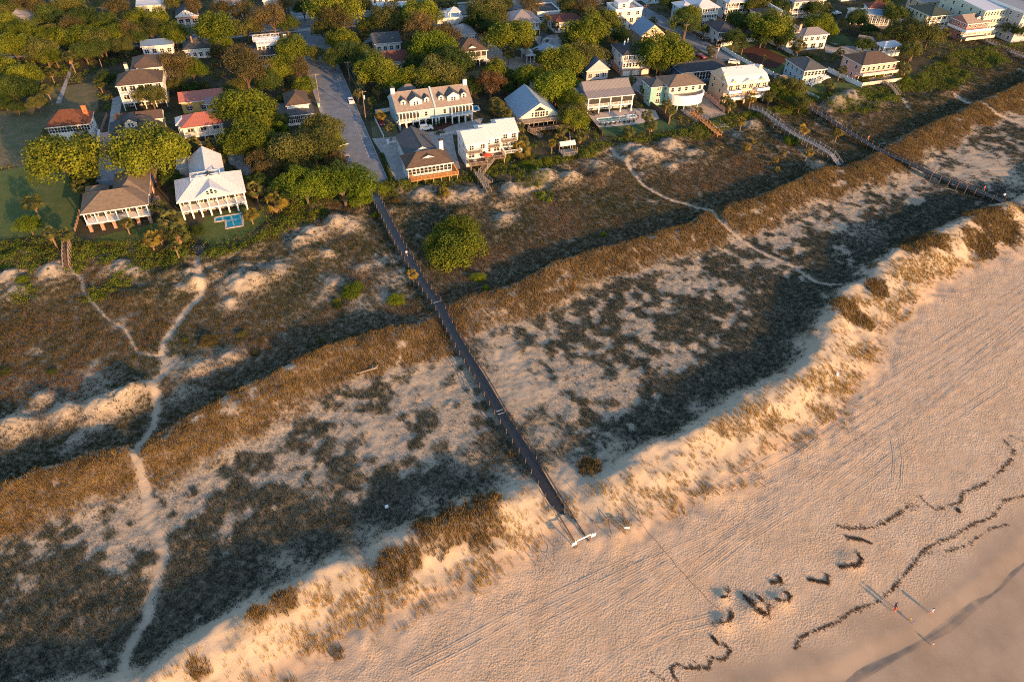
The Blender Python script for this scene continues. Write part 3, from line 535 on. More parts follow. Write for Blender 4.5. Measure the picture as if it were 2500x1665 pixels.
def volume(par, u0, v0, W, D, ze, rkind, rise, wm, rm, floors, oh=.55, side=2, seam=False, z0=0.0, trimm='trim', frame='trim', back=True):
    a, b_, c, d = u0 + oh, u0 + W - oh, v0 + oh, v0 + D - oh; tot = sum(f[0] for f in floors); z = z0; sc = (ze - z0) / tot; body = MB(); nf = len(floors); slabs = MB()
    for i, f in enumerate(floors):
        h = f[0] * sc; kind = f[1]; n = f[2] if len(f) > 2 else 0; op = f[3] if len(f) > 3 else {}; rec = op.get('rec', {'porch': 2.3, 'open': 3.2}.get(kind, 0)); z1 = z + h
        fm = op.get('m'); rec = min(rec, D - 2 * oh - 1.5)
        bm = body
        if fm: bm = MB()
        bm.box(a, b_, c + rec, d, z, z1, caps=False)
        if fm: bm.obj('wall', fm, par)
        if rec:
            if z > z0 + .1: slabs.box(a - .04, b_ + .04, c - .05, c + rec + .03, z - .30, z)
            nx_ = floors[i + 1][1] if i + 1 < nf else None
            if nx_ and nx_ not in ('porch', 'open'): slabs.box(a - .03, b_ + .03, c - .04, c + rec + .03, z1 - .28, z1 - .01)
            cs = op.get('col', .26); cm = op.get('cm', 'trim')
            for k in range(n + 1): column(par, a + cs / 2 + (b_ - a - cs) * k / n, c + cs / 2 + .02, z, h - (.30 if i + 1 < nf else 0.0), cs, cm)
            if kind == 'porch' and not op.get('norail'): railing(par, [(a + .1, c + rec), (a + .1, c + .12), (b_ - .1, c + .12), (b_ - .1, c + rec)] if D > 6 else [(a, c + .12), (b_, c + .12)], z, op.get('rm', 'trim'))
            if kind == 'open': s_ = MB(); s_.box(a + .1, b_ - .1, c + rec - .04, c + rec - .015, z + .05, z1 - .3); s_.obj('screen_or_shade', 'recess_shade', par)  # dark sheet over the recessed wall, painting the shade under the house
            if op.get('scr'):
                s_ = MB(); s_.box(a + .15, b_ - .15, c + (.10 if op['scr'] == 1 else rec - .05), c + (.12 if op['scr'] == 1 else rec - .02), z + (.9 if op['scr'] == 1 else .1), z1 - .35); s_.obj('screen_or_shade', 'screen_or_shade', par)  # real screen at the opening; at the back wall, porch shade painted as a panel
            nb = op.get('w', n)
            for k in range(nb): window(par, a + (b_ - a) * (k + .5) / nb, c + rec, z + .35, 'f', min(1.7, (b_ - a) / nb * .62), min(2.0, h - .8), 2, frame)
        elif kind in ('win', 'glass', 'screen_or_shade', 'garage') and n:
            ww = op.get('ww', (b_ - a) / n * {'win': .5, 'glass': .86, 'screen_or_shade': .9, 'garage': .72}[kind]); ww = min(ww, {'win': 1.5, 'glass': 3, 'screen_or_shade': 3, 'garage': 2.9}[kind])
            hh = {'win': min(1.5, h - 1.1), 'glass': h - 1.0, 'screen_or_shade': h - 1.25, 'garage': h - .6}[kind]; zz = z + {'win': .9, 'glass': .6, 'screen_or_shade': .95, 'garage': .02}[kind]
            if kind == 'garage':
                for k in range(n):
                    uu = a + (b_ - a) * (k + .5) / n; g = MB(); g.box(uu - ww / 2, uu + ww / 2, c - .06, c - .005, z + .03, z + hh)
                    for q in range(1, 4): g.box(uu - ww / 2 + .05, uu + ww / 2 - .05, c - .075, c - .06, z + hh * q / 4 - .02, z + hh * q / 4 + .02)
                    g.obj('garage_door', op.get('gm', 'garage_panel'), par)
            else:
                for k in range(n): window(par, a + (b_ - a) * (k + .5) / n, c, zz, 'f', round(ww, 2), round(hh, 2), 2 if ww > 1.1 else 1, frame)
        ns = op.get('side', side) if kind != 'open' else op.get('side', 0)
        for k in range(ns):
            vv = c + rec + (d - c - rec) * (k + .5) / ns
            for fc, uu in (('l', a), ('r', b_)): window(par, uu, vv, z + h * .32, fc, 1.0, min(1.4, h * .5), 1, frame)
        z = z1
    if body.v: body.obj('wall', wm, par)
    if slabs.v: slabs.obj('porch_floor', trimm, par)
    roof(par, u0, v0, W, D, ze, rkind, rise, rm, wm, seam)
def chimney(par, u, v, z, h, s=.9, m='trim', cap='sh_dark'):
    b = MB(); b.box(u - s / 2, u + s / 2, v - s * .4, v + s * .4, z, z + h); o = b.obj('chimney', m, par); c = MB(); c.box(u - s * .6, u + s * .6, v - s * .5, v + s * .5, z + h, z + h + .15); c.box(u - s * .3, u + s * .3, v - s * .25, v + s * .25, z + h + .15, z + h + .45); c.obj('chimney_cap', cap, o)
def dormer(par, u, v, z, w_, d, h, wm, rm, pitch=.55, win=1, frame='trim'):
    b = MB(); x0, x1 = u - w_ / 2, u + w_ / 2; pk = w_ / 2 * pitch; b.box(x0, x1, v, v + d, z, z + h, caps=False); b.quad((x0, v, z + h), (x1, v, z + h), (u, v, z + h + pk)); o = b.obj('dormer', wm, par)
    r = MB(); e = .22; k = pitch
    for s_ in (-1, 1):
        ex = u + s_ * (w_ / 2 + e); ez = z + h - e * k; p = [(ex, v - e, ez), (u, v - e, z + h + pk), (u, v + d, z + h + pk), (ex, v + d, ez)]; t = .14
        if s_ < 0: p = p[::-1]
        q = [(x, y, zz + t) for x, y, zz in p]; r.quad(*q); r.quad(*p[::-1])
        for i in range(4): r.quad(p[i], p[(i + 1) % 4], q[(i + 1) % 4], q[i], m=1 if (i in (0, 3) and False) else 0)
    r.obj('dormer_roof', [rm, 'trim'], o)
    for k in range(win): window(o, u + (k - (win - 1) / 2) * .95, v, z + h * .18, 'f', .62, min(1.2, h * .75), 1, frame)
    return o
def vents(par, pts):
    for u, v, z in pts: b = MB(); b.bar((u, v, z), (u, v, z + .5), .12, k=6); b.bar((u, v, z + .5), (u, v, z + .62), .2, k=6); b.obj('roof_vent', 'metal_light', par)
HOUSES = []
def H(short, name, label, cat, L, Rr, ze, D, rk, rise, wm, rm, floors, ang=None, vols=(), chim=(), dorm=(), zg=0.0, **k):
    a = un(L[0], L[1], ze + zg); b = un(Rr[0], Rr[1], ze + zg); d = b - a; W = math.hypot(*d); an = math.atan2(d[1], d[0]) if ang is None else R(ang)
    if ang is not None: W = d[0] * math.cos(an) + d[1] * math.sin(an)
    o = empty(name, (a[0], a[1], zg), an, label=label, cat=cat); volume(o, 0, 0, W, D, ze, rk, rise, wm, rm, floors, **k)
    for vv in vols:
        vv = dict(vv); volume(o, vv.pop('u'), vv.pop('v'), vv.pop('W'), vv.pop('D'), vv.pop('ze'), vv.pop('rk'), vv.pop('rise'), vv.pop('wm', wm), vv.pop('rm', rm), vv.pop('fl'), **vv)
    for c in chim: chimney(o, *c)
    for q in dorm: dormer(o, *q)
    HOUSES.append(dict(o=o, short=short, a=a, an=an, W=W, D=D)); return o, W
P_, W_, O_, G_, N_ = 'porch', 'win', 'open', 'glass', 'blank'
# ---- front row, left of the street
h, W = H('brick-arched house', 'beach_house', 'broad tan hip-roofed house with a white screened porch over brick arches', 'house', (195, 526.6), (362.6, 503), 5.7, 11.5, 'hip', 2.9, 'wall_brick', 'sh_tan',
  [(2.6, O_, 5, dict(col=.8, cm='brick', rec=4.5)), (3.1, P_, 6, dict(rec=3, w=4, norail=1, scr=2))], ang=21, vols=[dict(u=7.4, v=5.5, W=9.6, D=15, ze=5.72, rk='hip', rise=2.95, fl=[(2.6, N_), (3.1, W_, 0)]), dict(u=.3, v=9, W=6, D=6, ze=5.68, rk='hip', rise=1.6, fl=[(5.7, N_)])])
b = MB(); b.box(17.2, 18.6, 6, 9, 0, 3.4); b.obj('stair_block', 'wall_brick', h)
h, W = H('white pool house', 'beach_house', 'white two-storey house with pale seamed metal roof, front gable and pool', 'house', (431, 498), (601, 470), 5.7, 13, 'hip', 3.6, 'wall_white', 'mt_silver',
  [(2.7, O_, 7, dict(col=.42, rec=3.2)), (3.0, P_, 7, dict(rec=3, w=5, scr=2, norail=1))], ang=23, seam=.55, vols=[dict(u=4.2, v=9, W=9.5, D=16, ze=5.72, rk='gv', rise=3.4, fl=[(2.7, W_, 0), (3, W_, 0)], rm='mt_silver', seam=.6), dict(u=.6, v=23, W=6, D=7, ze=4.0, rk='hip', rise=1.6, rm='mt_pale', fl=[(3.4, N_)])])
b = MB(); b.box(4.8, 12.6, 5.4, 8.6, 8.35, 8.5); b.obj('roof_deck', 'trim', h); railing(h, [(4.8, 5.4), (12.6, 5.4), (12.6, 8.6), (4.8, 8.6), (4.8, 5.4)], 8.5)
dormer(h, 9.6, 6.0, 8.5, 2.6, 2.0, .5, 'trim', 'sh_slate', .5, 0)
# open front gable
g = MB(); gx, gw, gz, gp = 9.4, 4.6, 6.05, 2.7
for s_ in (-1, 1):
    p = [(gx + s_ * gw, .1, gz), (gx, .1, gz + gp), (gx, 6.0, gz + gp), (gx + s_ * gw, .9, gz)]; q = [(x, y, z + .2) for x, y, z in p]
    if s_ < 0: p, q = p[::-1], q[::-1]
    g.quad(*q)
    for i in range(4): g.quad(p[i], p[(i + 1) % 4], q[(i + 1) % 4], q[i], m=1)
g.obj('gable_roof', ['mt_silver', 'trim'], h); b = MB(); b.quad((gx - gw + .3, .35, gz), (gx + gw - .3, .35, gz), (gx, .35, gz + gp)); b.obj('gable_wall', 'trim_old', h)
for k in range(-1, 2): window(h, gx + k * 1.05, .34, gz + .75, 'f', .7, 1.0 if k else 1.5, 1)
stairs(h, (16.2, .9, 5.6), (16.2, 4.2, 2.8), 1.2, 'wood_old', 'trim')
h, W = H('brown hip-roofed villa', 'beach_house', 'white house with dark brown hip roof and tall orange brick chimney', 'house', (110, 315), (221, 304), 5.8, 9.5, 'hip', 3.4, 'wall_white', 'sh_rust', [(2.9, W_, 5), (2.9, 'screen_or_shade', 7)], side=3, chim=[(11.6, 5.2, 5.0, 5.2, 1.3, 'brick_orange')], ang=18)
h, W = H('terracotta terrace house', 'beach_house', 'dark-roofed house with round-fronted gable dormer over pink terrace walls', 'house', (264, 340), (403, 311), 5.6, 11, 'hip', 3.7, 'wall_pink', 'sh_dark', [(2.7, O_, 4, dict(col=.6, cm='wall_pink')), (2.9, 'screen_or_shade', 7)], ang=21,
  vols=[dict(u=8.5, v=6, W=8, D=6, ze=7.4, rk='gu', rise=1.7, wm='wall_cream', rm='sh_brown', fl=[(7, N_)]), dict(u=2, v=8, W=7, D=5.5, ze=7.0, rk='gu', rise=1.5, wm='wall_cream', rm='sh_brown', fl=[(7, N_)])])
dormer(h, 7.2, 2.4, 7.2, 3.4, 5, 1.7, 'wall_cream', 'sh_dark', .7, 2)
b = MB(); b.box(-4.2, .4, 2.5, 12, 2.35, 2.7); b.box(-4.2, -3.8, 2.5, 12, 0, 2.35); b.box(-3.8, .4, 2.5, 2.9, 0, 2.35); b.obj('terrace', 'wall_pink', h)
for k in range(7): column(h, -4.0, 2.8 + k * 1.5, 2.7, 1.1, .42, 'trim')
h, W = H('tiered porch house', 'beach_house', 'brown hip-roofed house with three tiers of white porches', 'house', (281, 214), (397, 200), 8.6, 11, 'hip', 3.0, 'wall_white', 'sh_brown', [(2.7, O_, 4), (2.9, P_, 5), (2.9, P_, 5)], ang=19,
  vols=[dict(u=4.5, v=10.2, W=10.5, D=12, ze=10.2, rk='hip', rise=2.4, wm='wall_cream', rm='sh_brown', fl=[(4, N_), (3.4, N_), (2.8, W_, 3)])], chim=[(3.2, 12.5, 8, 3.8, 1.1, 'wall_cream'), (7.6, 6.2, 9, 3.2, .6, 'brick')])
h, W = H('yellow cottage', 'cottage', 'yellow cottage with long red roof, red shutters and white side porch', 'house', (437, 254), (549, 244), 3.9, 8.5, 'gu', 2.0, 'wall_yellow', 'mt_red', [(3.6, W_, 3, dict(side=1))], ang=20)
for k in range(3):
    for s_ in (-.85, .85): b = MB(); uu = .55 + (W - 1.1) * (k + .5) / 3; b.box(uu + s_ - .22, uu + s_ + .22, .48, .54, 1.3, 3.0); b.obj('shutter', 'mt_red', h)
b = MB(); b.box(8.4, W + .2, -2.8, .6, .6, .9); b.obj('porch_floor', 'trim', h); roof(h, 8.2, -3.0, W - 8, 4.6, 3.6, 'shed', .9, 'mt_rose', 'trim', name='porch_roof'); railing(h, [(8.5, .4), (8.5, -2.7), (W, -2.7)], .9)
for k in range(3): column(h, 8.6 + k * (W - 8.9) / 2, -2.7, .9, 2.7, .22, 'trim')
h, W = H('red-roofed white house', 'beach_house', 'white two-tier porch house under a red hipped metal roof', 'house', (441, 317), (545, 302), 6.2, 10, 'hip', 2.4, 'wall_white', 'mt_red', [(3.0, P_, 4, dict(scr=1)), (3.0, P_, 3, dict(rec=3))], seam=.6, ang=22, vols=[dict(u=-1.6, v=4.5, W=4.4, D=6, ze=5.6, rk='hip', rise=1.2, rm='mt_silver', fl=[(5, W_, 0)])])
h, W = H('brown street-corner house', 'cottage', 'grey-brown roofed cottage with upper clerestory beside the street', 'cottage', (678, 289), (769, 279), 3.5, 12, 'hip', 1.3, 'wall_white', 'sh_slate', [(3.3, 'screen_or_shade', 9)], ang=20, vols=[dict(u=3.2, v=3.2, W=8.2, D=11, ze=5.6, rk='hip', rise=2.6, rm='sh_brown', fl=[(5, N_)])])
h, W = H('roof-deck house', 'beach_house', 'dark-roofed house crowned by a white stepped roof deck', 'house', (604, 141), (712, 128), 4.6, 12, 'hip', 3.0, 'wall_white', 'sh_dark', [(4.2, 'screen_or_shade', 9)], ang=19, chim=[(15.4, 7, 5.5, 4.5, 1.3, 'trim')])
b = MB(); b.box(4.2, 12.2, 2.6, 7.4, 5.2, 8.0); b.obj('roof_room', 'wall_white', h); b = MB(); b.box(3.2, 13.2, 6.0, 10.4, 8.0, 8.25); b.obj('roof_deck', 'trim', h)
railing(h, [(3.2, 10.4), (3.2, 6), (13.2, 6), (13.2, 10.4), (3.2, 10.4)], 8.25, gap=.5); railing(h, [(4.2, 6), (4.2, 2.6), (12.2, 2.6), (12.2, 6)], 8.02, gap=.5)
for k in range(5): window(h, 5.2 + k * 1.5, 2.6, 6.1, 'f', 1.15, 1.2, 1)
# ---- left side, behind
H('grey pyramid-roofed house', 'cottage', 'weathered pale grey hip-roofed house beneath the tall oaks', 'house', (6, 60), (78, 56), 3.6, 14, 'hip', 3.6, 'wall_white', 'mt_grey', [(3.2, W_, 4)], ang=19)
H('pale flat-roofed bungalow', 'bungalow', 'cream bungalow with pale blue flat metal roof beyond the power lines', 'bungalow', (331, 18), (399, 13), 3.6, 11, 'gu', .9, 'wall_cream', 'mt_pale', [(3.2, W_, 4)], ang=18)
h, W = H('pink-shuttered cottage', 'cottage', 'small dark gabled cottage with pink shutters and white chimney', 'cottage', (427, 44), (483, 39), 3.7, 13, 'gv', 2.7, 'wall_white', 'sh_dark', [(3.4, P_, 3, dict(rec=1.2))], ang=19, chim=[(7.8, 6, 3.6, 3.4, .9, 'trim')]); window(h, W / 2, 0, 4.7, 'f', .7, .8)
b = MB(); b.box(.7, W - .7, .5, .56, 2.5, 3.4); b.obj('awning', 'wall_pink', h)
H('blue-roofed bungalow', 'bungalow', 'white bungalow with flat blue metal roof behind the brown roofs', 'bungalow', (342, 117), (423, 109), 3.6, 9, 'gu', 1.1, 'wall_white', 'mt_blue', [(3.2, W_, 4)], ang=19)
H('slate hip-roofed bungalow', 'bungalow', 'low slate-blue hip-roofed bungalow half hidden by trees', 'bungalow', (446, 125), (514, 122), 3.6, 9, 'hip', 2.6, 'wall_white', 'sh_slate', [(3.2, W_, 4)], ang=19, chim=[(4, 3, 4.5, 3.4, .5, 'brick')])
H('pinkish two-storey house', 'beach_house', 'pinkish-white two-storey house screened by pines near the main road', 'house', (522, 17), (590, 11), 6.2, 10, 'hip', 2.2, 'wall_white', 'mt_grey', [(3, P_, 4), (3, P_, 4)], ang=19)
H('pale corner house', 'house', 'pale blue-roofed house at the main road corner', 'house', (640, 5), (678, 1), 4.0, 9, 'gv', 2.0, 'wall_white', 'mt_pale', [(3.8, W_, 3)], ang=19)
# ---- right of the street
h, W = H('duplex', 'duplex', 'long pale blue duplex with tan roof, six white dormers and end chimneys', 'duplex', (968.6, 278.6), (1155, 254), 5.9, 14, 'gu', 4.2, 'wall_blue', 'sh_warm', [(2.7, O_, 11, dict(rec=3.5, col=.34)), (3.0, W_, 4, dict(ww=.9, side=3))], ang=21.5, side=2, oh=.4)
for u in (.6, W - .8): chimney(h, u, 7, 8.8, 3.2, 1.3, 'trim')
b = MB(); b.quad((W / 2 - .3, -.1, 6.2), (W / 2 + .3, -.1, 6.2), (W / 2 + .3, 7.1, 10.9), (W / 2 - .3, 7.1, 10.9)); b.quad((W / 2 + .3, 7.1, 10.9), (W / 2 + .3, -.1, 6.2), (W / 2 + .3, -.1, 0), (W / 2 + .3, 7.1, 0)); b.quad((W / 2 - .3, -.1, 6.2), (W / 2 - .3, 7.1, 10.9), (W / 2 - .3, 7.1, 0), (W / 2 - .3, -.1, 0)); b.quad((W / 2 - .3, -.1, 0), (W / 2 + .3, -.1, 0), (W / 2 + .3, -.1, 6.2), (W / 2 - .3, -.1, 6.2)); b.obj('party_wall', 'wall_blue', h)
for f in (0, 1):
    for (u, w_, hh, n) in ((3.0, 1.7, 1.7, 1), (7.2, 4.2, 2.0, 2), (11.1, 1.7, 1.7, 1)): dormer(h, u + f * W / 2 * .98, 2.5 if w_ < 3 else 1.9, 7.2 if w_ < 3 else 6.9, w_, 5.0, hh, 'wall_white', 'sh_slate', .6, n)
for u0, u1, n in ((.45, 7.6, 6), (W - 8.0, W - .45, 6)):
    p = MB(); p.box(u0, u1, -.9, .38, 2.65, 2.95); p.obj('porch_floor', 'trim', h); b = MB(); b.box(u0 + .1, u1 - .1, -.70, -.66, 3.9, 5.6); b.obj('screen_or_shade', 'screen_or_shade', h); railing(h, [(u0, -.8), (u1, -.8)], 2.95)
    for k in range(n + 1): column(h, u0 + .1 + (u1 - u0 - .2) * k / n, -.8, 2.95, 2.9, .22, 'trim')
    for k in range(4): column(h, u0 + .2 + (u1 - u0 - .4) * k / 3, -.7, 0, 2.65, .3, 'trim')
b = MB(); b.box(5, 11, 14, 18, 0, 6); b.obj('rear_wing', 'wall_blue', h); roof(h, 4.6, 13.6, 6.8, 5, 6, 'hip', 2.6, 'sh_grey', 'trim', name='rear_roof')
h, W = H('stepped white townhouses', 'townhouse', 'white stepped townhouses under staggered white metal roofs with balconies', 'townhouses', (1135.7, 356.8), (1190, 341), 7.4, 10.5, 'gu', 2.1, 'wall_white', 'mt_white', [(2.4, N_), (2.6, G_, 2, dict(ww=1.8)), (2.4, G_, 2, dict(ww=1.3, side=2))], ang=20, oh=.35, seam=.5,
  vols=[dict(u=6.35, v=2.3, W=6.4, D=10.5, ze=7.42, rk='gu', rise=2.1, oh=.3, seam=.5, fl=[(2.4, N_), (2.6, G_, 2, dict(ww=1.8)), (2.4, G_, 2, dict(ww=1.3))]), dict(u=12.8, v=4.6, W=6.4, D=10.5, ze=7.4, rk='gu', rise=2.1, oh=.3, seam=.5, fl=[(2.4, N_), (2.6, G_, 2, dict(ww=1.8)), (2.4, G_, 2, dict(ww=1.3))])])
for i in range(3):
    u0 = .5 + i * 6.4; v0 = i * 2.3; b = MB(); b.box(u0, u0 + 4.6, v0 - 1.4, v0 + .32, 5.0, 5.18); b.obj('balcony', 'wood_old', h); railing(h, [(u0, v0 + .3), (u0, v0 - 1.35), (u0 + 4.6, v0 - 1.35), (u0 + 4.6, v0 + .3)], 5.18, 'wood_old')
    b = MB(); b.box(u0, u0 + 5.6, v0 - 3.8, v0 + .33, 2.2, 2.4); b.obj('deck', 'wood_brown' if i < 2 else 'deck_dark', h); railing(h, [(u0, v0), (u0, v0 - 3.7), (u0 + 5.6, v0 - 3.7), (u0 + 5.6, v0)], 2.4, 'wood_old' if i < 2 else 'trim')
    for k in (0, 1): column(h, u0 + .2 + k * 5.2, v0 - 3.6, 0, 2.2, .25, 'wood_old')
    b = MB(); b.bar((u0 + 2, v0 - 2, 2.4), (u0 + 2, v0 - 2, 3.1), .08); b.bar((u0 + 2, v0 - 2, 3.1), (u0 + 2, v0 - 2, 3.18), .55, k=10); b.obj('patio_table', 'trim_old', h)
TH_ = h
stairs(h, (8.0, -1.6, 2.4), (3.2, -5.8, .5), 1.6, 'wood_old', 'wood_old', n=10); stairs(h, (2.8, -6.2, .6), (4.6, -11.5, .2), 1.3, 'wood_old', 'wood_old', n=9)
h, W = H('orange-decked house', 'beach_house', 'grey-brown roofed house with glazed front and bright orange timber deck', 'house', (992, 415.5), (1107, 397.5), 4.9, 9, 'hip', 2.7, 'wall_white', 'sh_brown', [(2.1, O_, 4, dict(rec=2)), (2.6, 'glass', 11, dict(side=4))], ang=21,
  vols=[dict(u=1.6, v=7.2, W=10.6, D=15, ze=4.92, rk='gv', rise=2.75, rm='sh_slate', fl=[(2, N_), (2.6, N_)], side=3)], chim=[(12.8, 7.6, 4.8, 4.2, 1.2, 'trim')])
dormer(h, 7.4, 2.4, 6.4, 4.2, 4, .2, 'trim', 'sh_brown', .36, 0)
b = MB(); b.box(.8, W + .9, -2.2, .5, 1.95, 2.15); b.box(W - .5, W + .9, .5, 4.5, 1.95, 2.15); b.obj('deck', 'wood_new', h); railing(h, [(.8, .4), (2.6, -2.1), (W + .85, -2.1), (W + .85, 4.4)], 2.15, 'wood_new', gap=.22)
for k in range(6): column(h, 2.7 + k * (W - 2.2) / 5, -1.9, 0, 1.95, .2, 'wood_old')
h, W = H('blue A-frame house', 'beach_house', 'big blue-roofed gable house with glazed peak and timber deck', 'house', (1267, 292), (1360, 272), 3.6, 17, 'gv', 4.6, 'wall_cream', 'mt_blue', [(2.0, O_, 4, dict(rec=3)), (1.6, N_)], ang=19, oh=.7, seam=1.2)
for k in (-1, 1): window(h, W / 2 + k * .95, -.02, 3.75, 'f', 1.6, 1.75, 2)
for k in (-1, 1): window(h, W / 2 + k * 2.6, -.02, 3.9, 'f', .7, 1.5, 1)
b = MB(); b.quad((W / 2 - 2.2, -.03, 5.8), (W / 2 + 2.2, -.03, 5.8), (W / 2, -.03, 7.2)); b.obj('window', 'glass', h)
b = MB(); b.box(.6, W + .6, -3.0, .1, 3.0, 3.2); b.obj('deck', 'wood_old', h); railing(h, [(.6, .4), (.6, -2.9), (W + .6, -2.9), (W + .6, .4)], 3.2, 'wood_old')
b = MB(); b.box(2.2, W + 1.8, -6.2, -2.6, 1.5, 1.7); b.obj('lower_deck', 'wood_brown', h); railing(h, [(2.2, -3.2), (2.2, -6.1), (W + 1.8, -6.1)], 1.7, 'wood_old')
for k in range(5): column(h, .9 + k * (W - .6) / 4, -2.7, 0, 3.0, .2, 'wood_old')
stairs(h, (2.0, -4.6, 1.6), (5.5, -8.2, .3), 1.3, 'wood_old', 'wood_old')
h, W = H('grey-roofed pool villa', 'beach_house', 'double-porch villa with wide grey seamed roof facing a teal pool', 'house', (1435, 244), (1551, 233), 6.0, 12, 'saddle2', 3.2, 'wall_grey', 'mt_grey', [(2.8, P_, 4, dict(rec=3.6, norail=1, col=.4, w=3)), (3.1, P_, 4, dict(rec=3.2, col=.36, w=3, scr=1))], ang=17, seam=.5, oh=.4, vols=[dict(u=-2.2, v=4, W=4, D=9, ze=5.0, rk='gu', rise=1.6, rm='mt_deep', fl=[(5, W_, 0)])])
h, W = H('blue-gabled outbuilding', 'house', 'blue metal-roofed gable house tucked behind the pool villa', 'house', (1431, 177), (1508, 189), 3.6, 12, 'gv', 4.0, 'wall_grey', 'mt_deep', [(3.4, W_, 3)], ang=18)
h, W = H('teal round-deck house', 'beach_house', 'teal house with tan hip roof and big white curved sun deck', 'house', (1633, 217), (1721, 206), 7.6, 11, 'hip', 2.2, 'wall_teal', 'sh_tan', [(2.4, O_, 4, dict(rec=2, cm='wall_teal')), (2.8, N_), (2.6, W_, 5, dict(m='wall_cream', ww=1.1))], ang=18, vols=[dict(u=-5.6, v=3, W=7.5, D=8, ze=7.0, rk='hip', rise=1.6, rm='sh_slate', fl=[(2.6, W_, 1), (2.4, W_, 1), (2, W_, 1)])])
b = MB(); n = 18; ring = [(W / 2 - 6.6 * math.cos(math.pi * i / n), .5 - 4.4 * math.sin(math.pi * i / n) ** .8) for i in range(n + 1)]
for i in range(n):
    p, q = ring[i], ring[i + 1]; b.quad((*p, 2.2), (*q, 2.2), (*q, 5.0), (*p, 5.0)); e = 1.05; P2 = (W / 2 + (p[0] - W / 2) * e, .5 + (p[1] - .5) * e); Q2 = (W / 2 + (q[0] - W / 2) * e, .5 + (q[1] - .5) * e)
    b.quad((*P2, 4.7), (*Q2, 4.7), (*Q2, 5.9), (*P2, 5.9)); b.quad((*p, 5.0), (*q, 5.0), (*q, 5.9), (*p, 5.9)); b.quad((*P2, 5.9), (*Q2, 5.9), (*q, 5.9), (*p, 5.9)); b.quad((*p, 4.7), (*q, 4.7), (*Q2, 4.7), (*P2, 4.7))
b.quad(*[(*p, 5.0) for p in ring], m=1); b.quad(*[(*p, 2.2) for p in ring][::-1]); b.obj('round_deck', ['trim', 'wood_old'], h)
for k in range(4): column(h, W / 2 - 4 + k * 2.7, -2.2, 0, 2.2, .4, 'wall_teal')
h, W = H('peach mansion', 'beach_house', 'three-storey peach stucco mansion with broad white metal roof', 'mansion', (1776.5, 210), (1879, 199), 7.6, 13, 'break', 3.3, 'wall_peach', 'mt_white', [(2.6, O_, 4, dict(cm='wall_peach', col=.6, rec=3)), (2.5, P_, 4, dict(cm='wall_peach', rec=1.6)), (2.5, G_, 6, dict(ww=1.5))], ang=18, side=2, oh=.3, chim=[(.9, 4.6, 7.5, 2.8, 1.5, 'wall_peach', 'mt_white'), (W + 8.6, 6.5, 8.5, 2.8, 1.4, 'wall_peach', 'mt_white')] if False else [(.7, 4.4, 7.4, 3.0, 1.4, 'wall_peach', 'mt_white'), (16.2, 6.0, 8.4, 2.8, 1.3, 'wall_peach', 'mt_white')])
for u in (2.8, W - 3.0): dormer(h, u, .6, 8.0, 2.2, 3, .35, 'wall_yellow', 'mt_white', .6, 0); b = MB(); b.box(u - 2.6, u + 2.6, -1.6, .3, 4.95, 5.15); b.obj('balcony', 'trim', h); b = MB(); b.box(u - 2.6, u + 2.6, -1.7, -1.55, 5.15, 6.1); b.box(u - 2.6, u - 2.45, -1.55, .2, 5.15, 6.1); b.box(u + 2.45, u + 2.6, -1.55, .2, 5.15, 6.1); b.obj('parapet', 'trim', h)
b = MB(); b.box(1.6, W - 2, -1.5, .3, 2.4, 2.6); b.obj('balcony', 'trim', h); b = MB(); b.box(1.6, W - 2, -1.6, -1.45, 2.6, 3.5); b.obj('parapet', 'trim', h)
dormer(h, W / 2, .3, 7.9, 5.5, 4, .1, 'wall_cream', 'mt_white', .35, 0); vents(h, [(3, 7, 10.5), (7, 6.6, 10.4), (9, 6.4, 10.4), (14, 7, 10.6)])
# ---- right side, second row
h, W = H('triple-garage house', 'beach_house', 'tall white three-storey house with three arched garage doors', 'house', (1521, 139), (1597, 133), 8.0, 13, 'hip', 2.7, 'wall_white', 'sh_dark', [(2.6, 'garage', 3, dict(m='wall_tan')), (2.7, W_, 9, dict(ww=.8)), (2.7, P_, 6, dict(rec=1.6))], ang=17)
dormer(h, W / 2 + 1, 1.2, 8.6, 4.0, 4, .2, 'trim', 'sh_dark', .45, 0); chimney(h, 5, 8, 9.5, 2.4, .5, 'trim'); chimney(h, 3.4, 7.4, 9.5, 1.8, .5, 'trim')
H('low navy bungalow', 'bungalow', 'low dark navy-roofed bungalow beside the triple-garage house', 'bungalow', (1449, 148), (1500, 143), 3.4, 9, 'hip', 1.6, 'wall_grey', 'sh_dark', [(3.2, W_, 3)], ang=17)
h, W = H('peach gabled house', 'house', 'peach gabled house with steep blue metal roof by the side street', 'house', (1567, 91), (1616, 80), 5.0, 12, 'gv', 4.2, 'wall_peach', 'mt_blue', [(2.6, W_, 3), (2.4, W_, 3)], ang=20, oh=.3, seam=1.0)
window(h, W / 2 - .8, 0, 6.2, 'f', .8, 1.3); window(h, W / 2 + .8, 0, 6.2, 'f', .8, 1.3)
h, W = H('white cube house', 'beach_house', 'white flat-roofed three-storey house with rooftop room', 'house', (1503, 30), (1563, 20), 8.4, 10, 'flat', .9, 'wall_white', 'concrete', [(2.8, W_, 4), (2.8, G_, 4, dict(ww=1.6)), (2.8, W_, 3)], ang=19, oh=.15)
b = MB(); b.box(2.5, 8, 3, 8, 8.6, 11); b.obj('roof_room', 'wall_white', h); window(h, 5.2, 3, 9.1, 'f', 1.4, 1.4, 2)
H('brown-roofed white bungalow', 'bungalow', 'white bungalow with low rust-brown hip roof among palms', 'bungalow', (1353, 58), (1423, 50), 4.4, 10, 'hip', 2.0, 'wall_white', 'sh_redbrown', [(4.0, W_, 6)], ang=19)
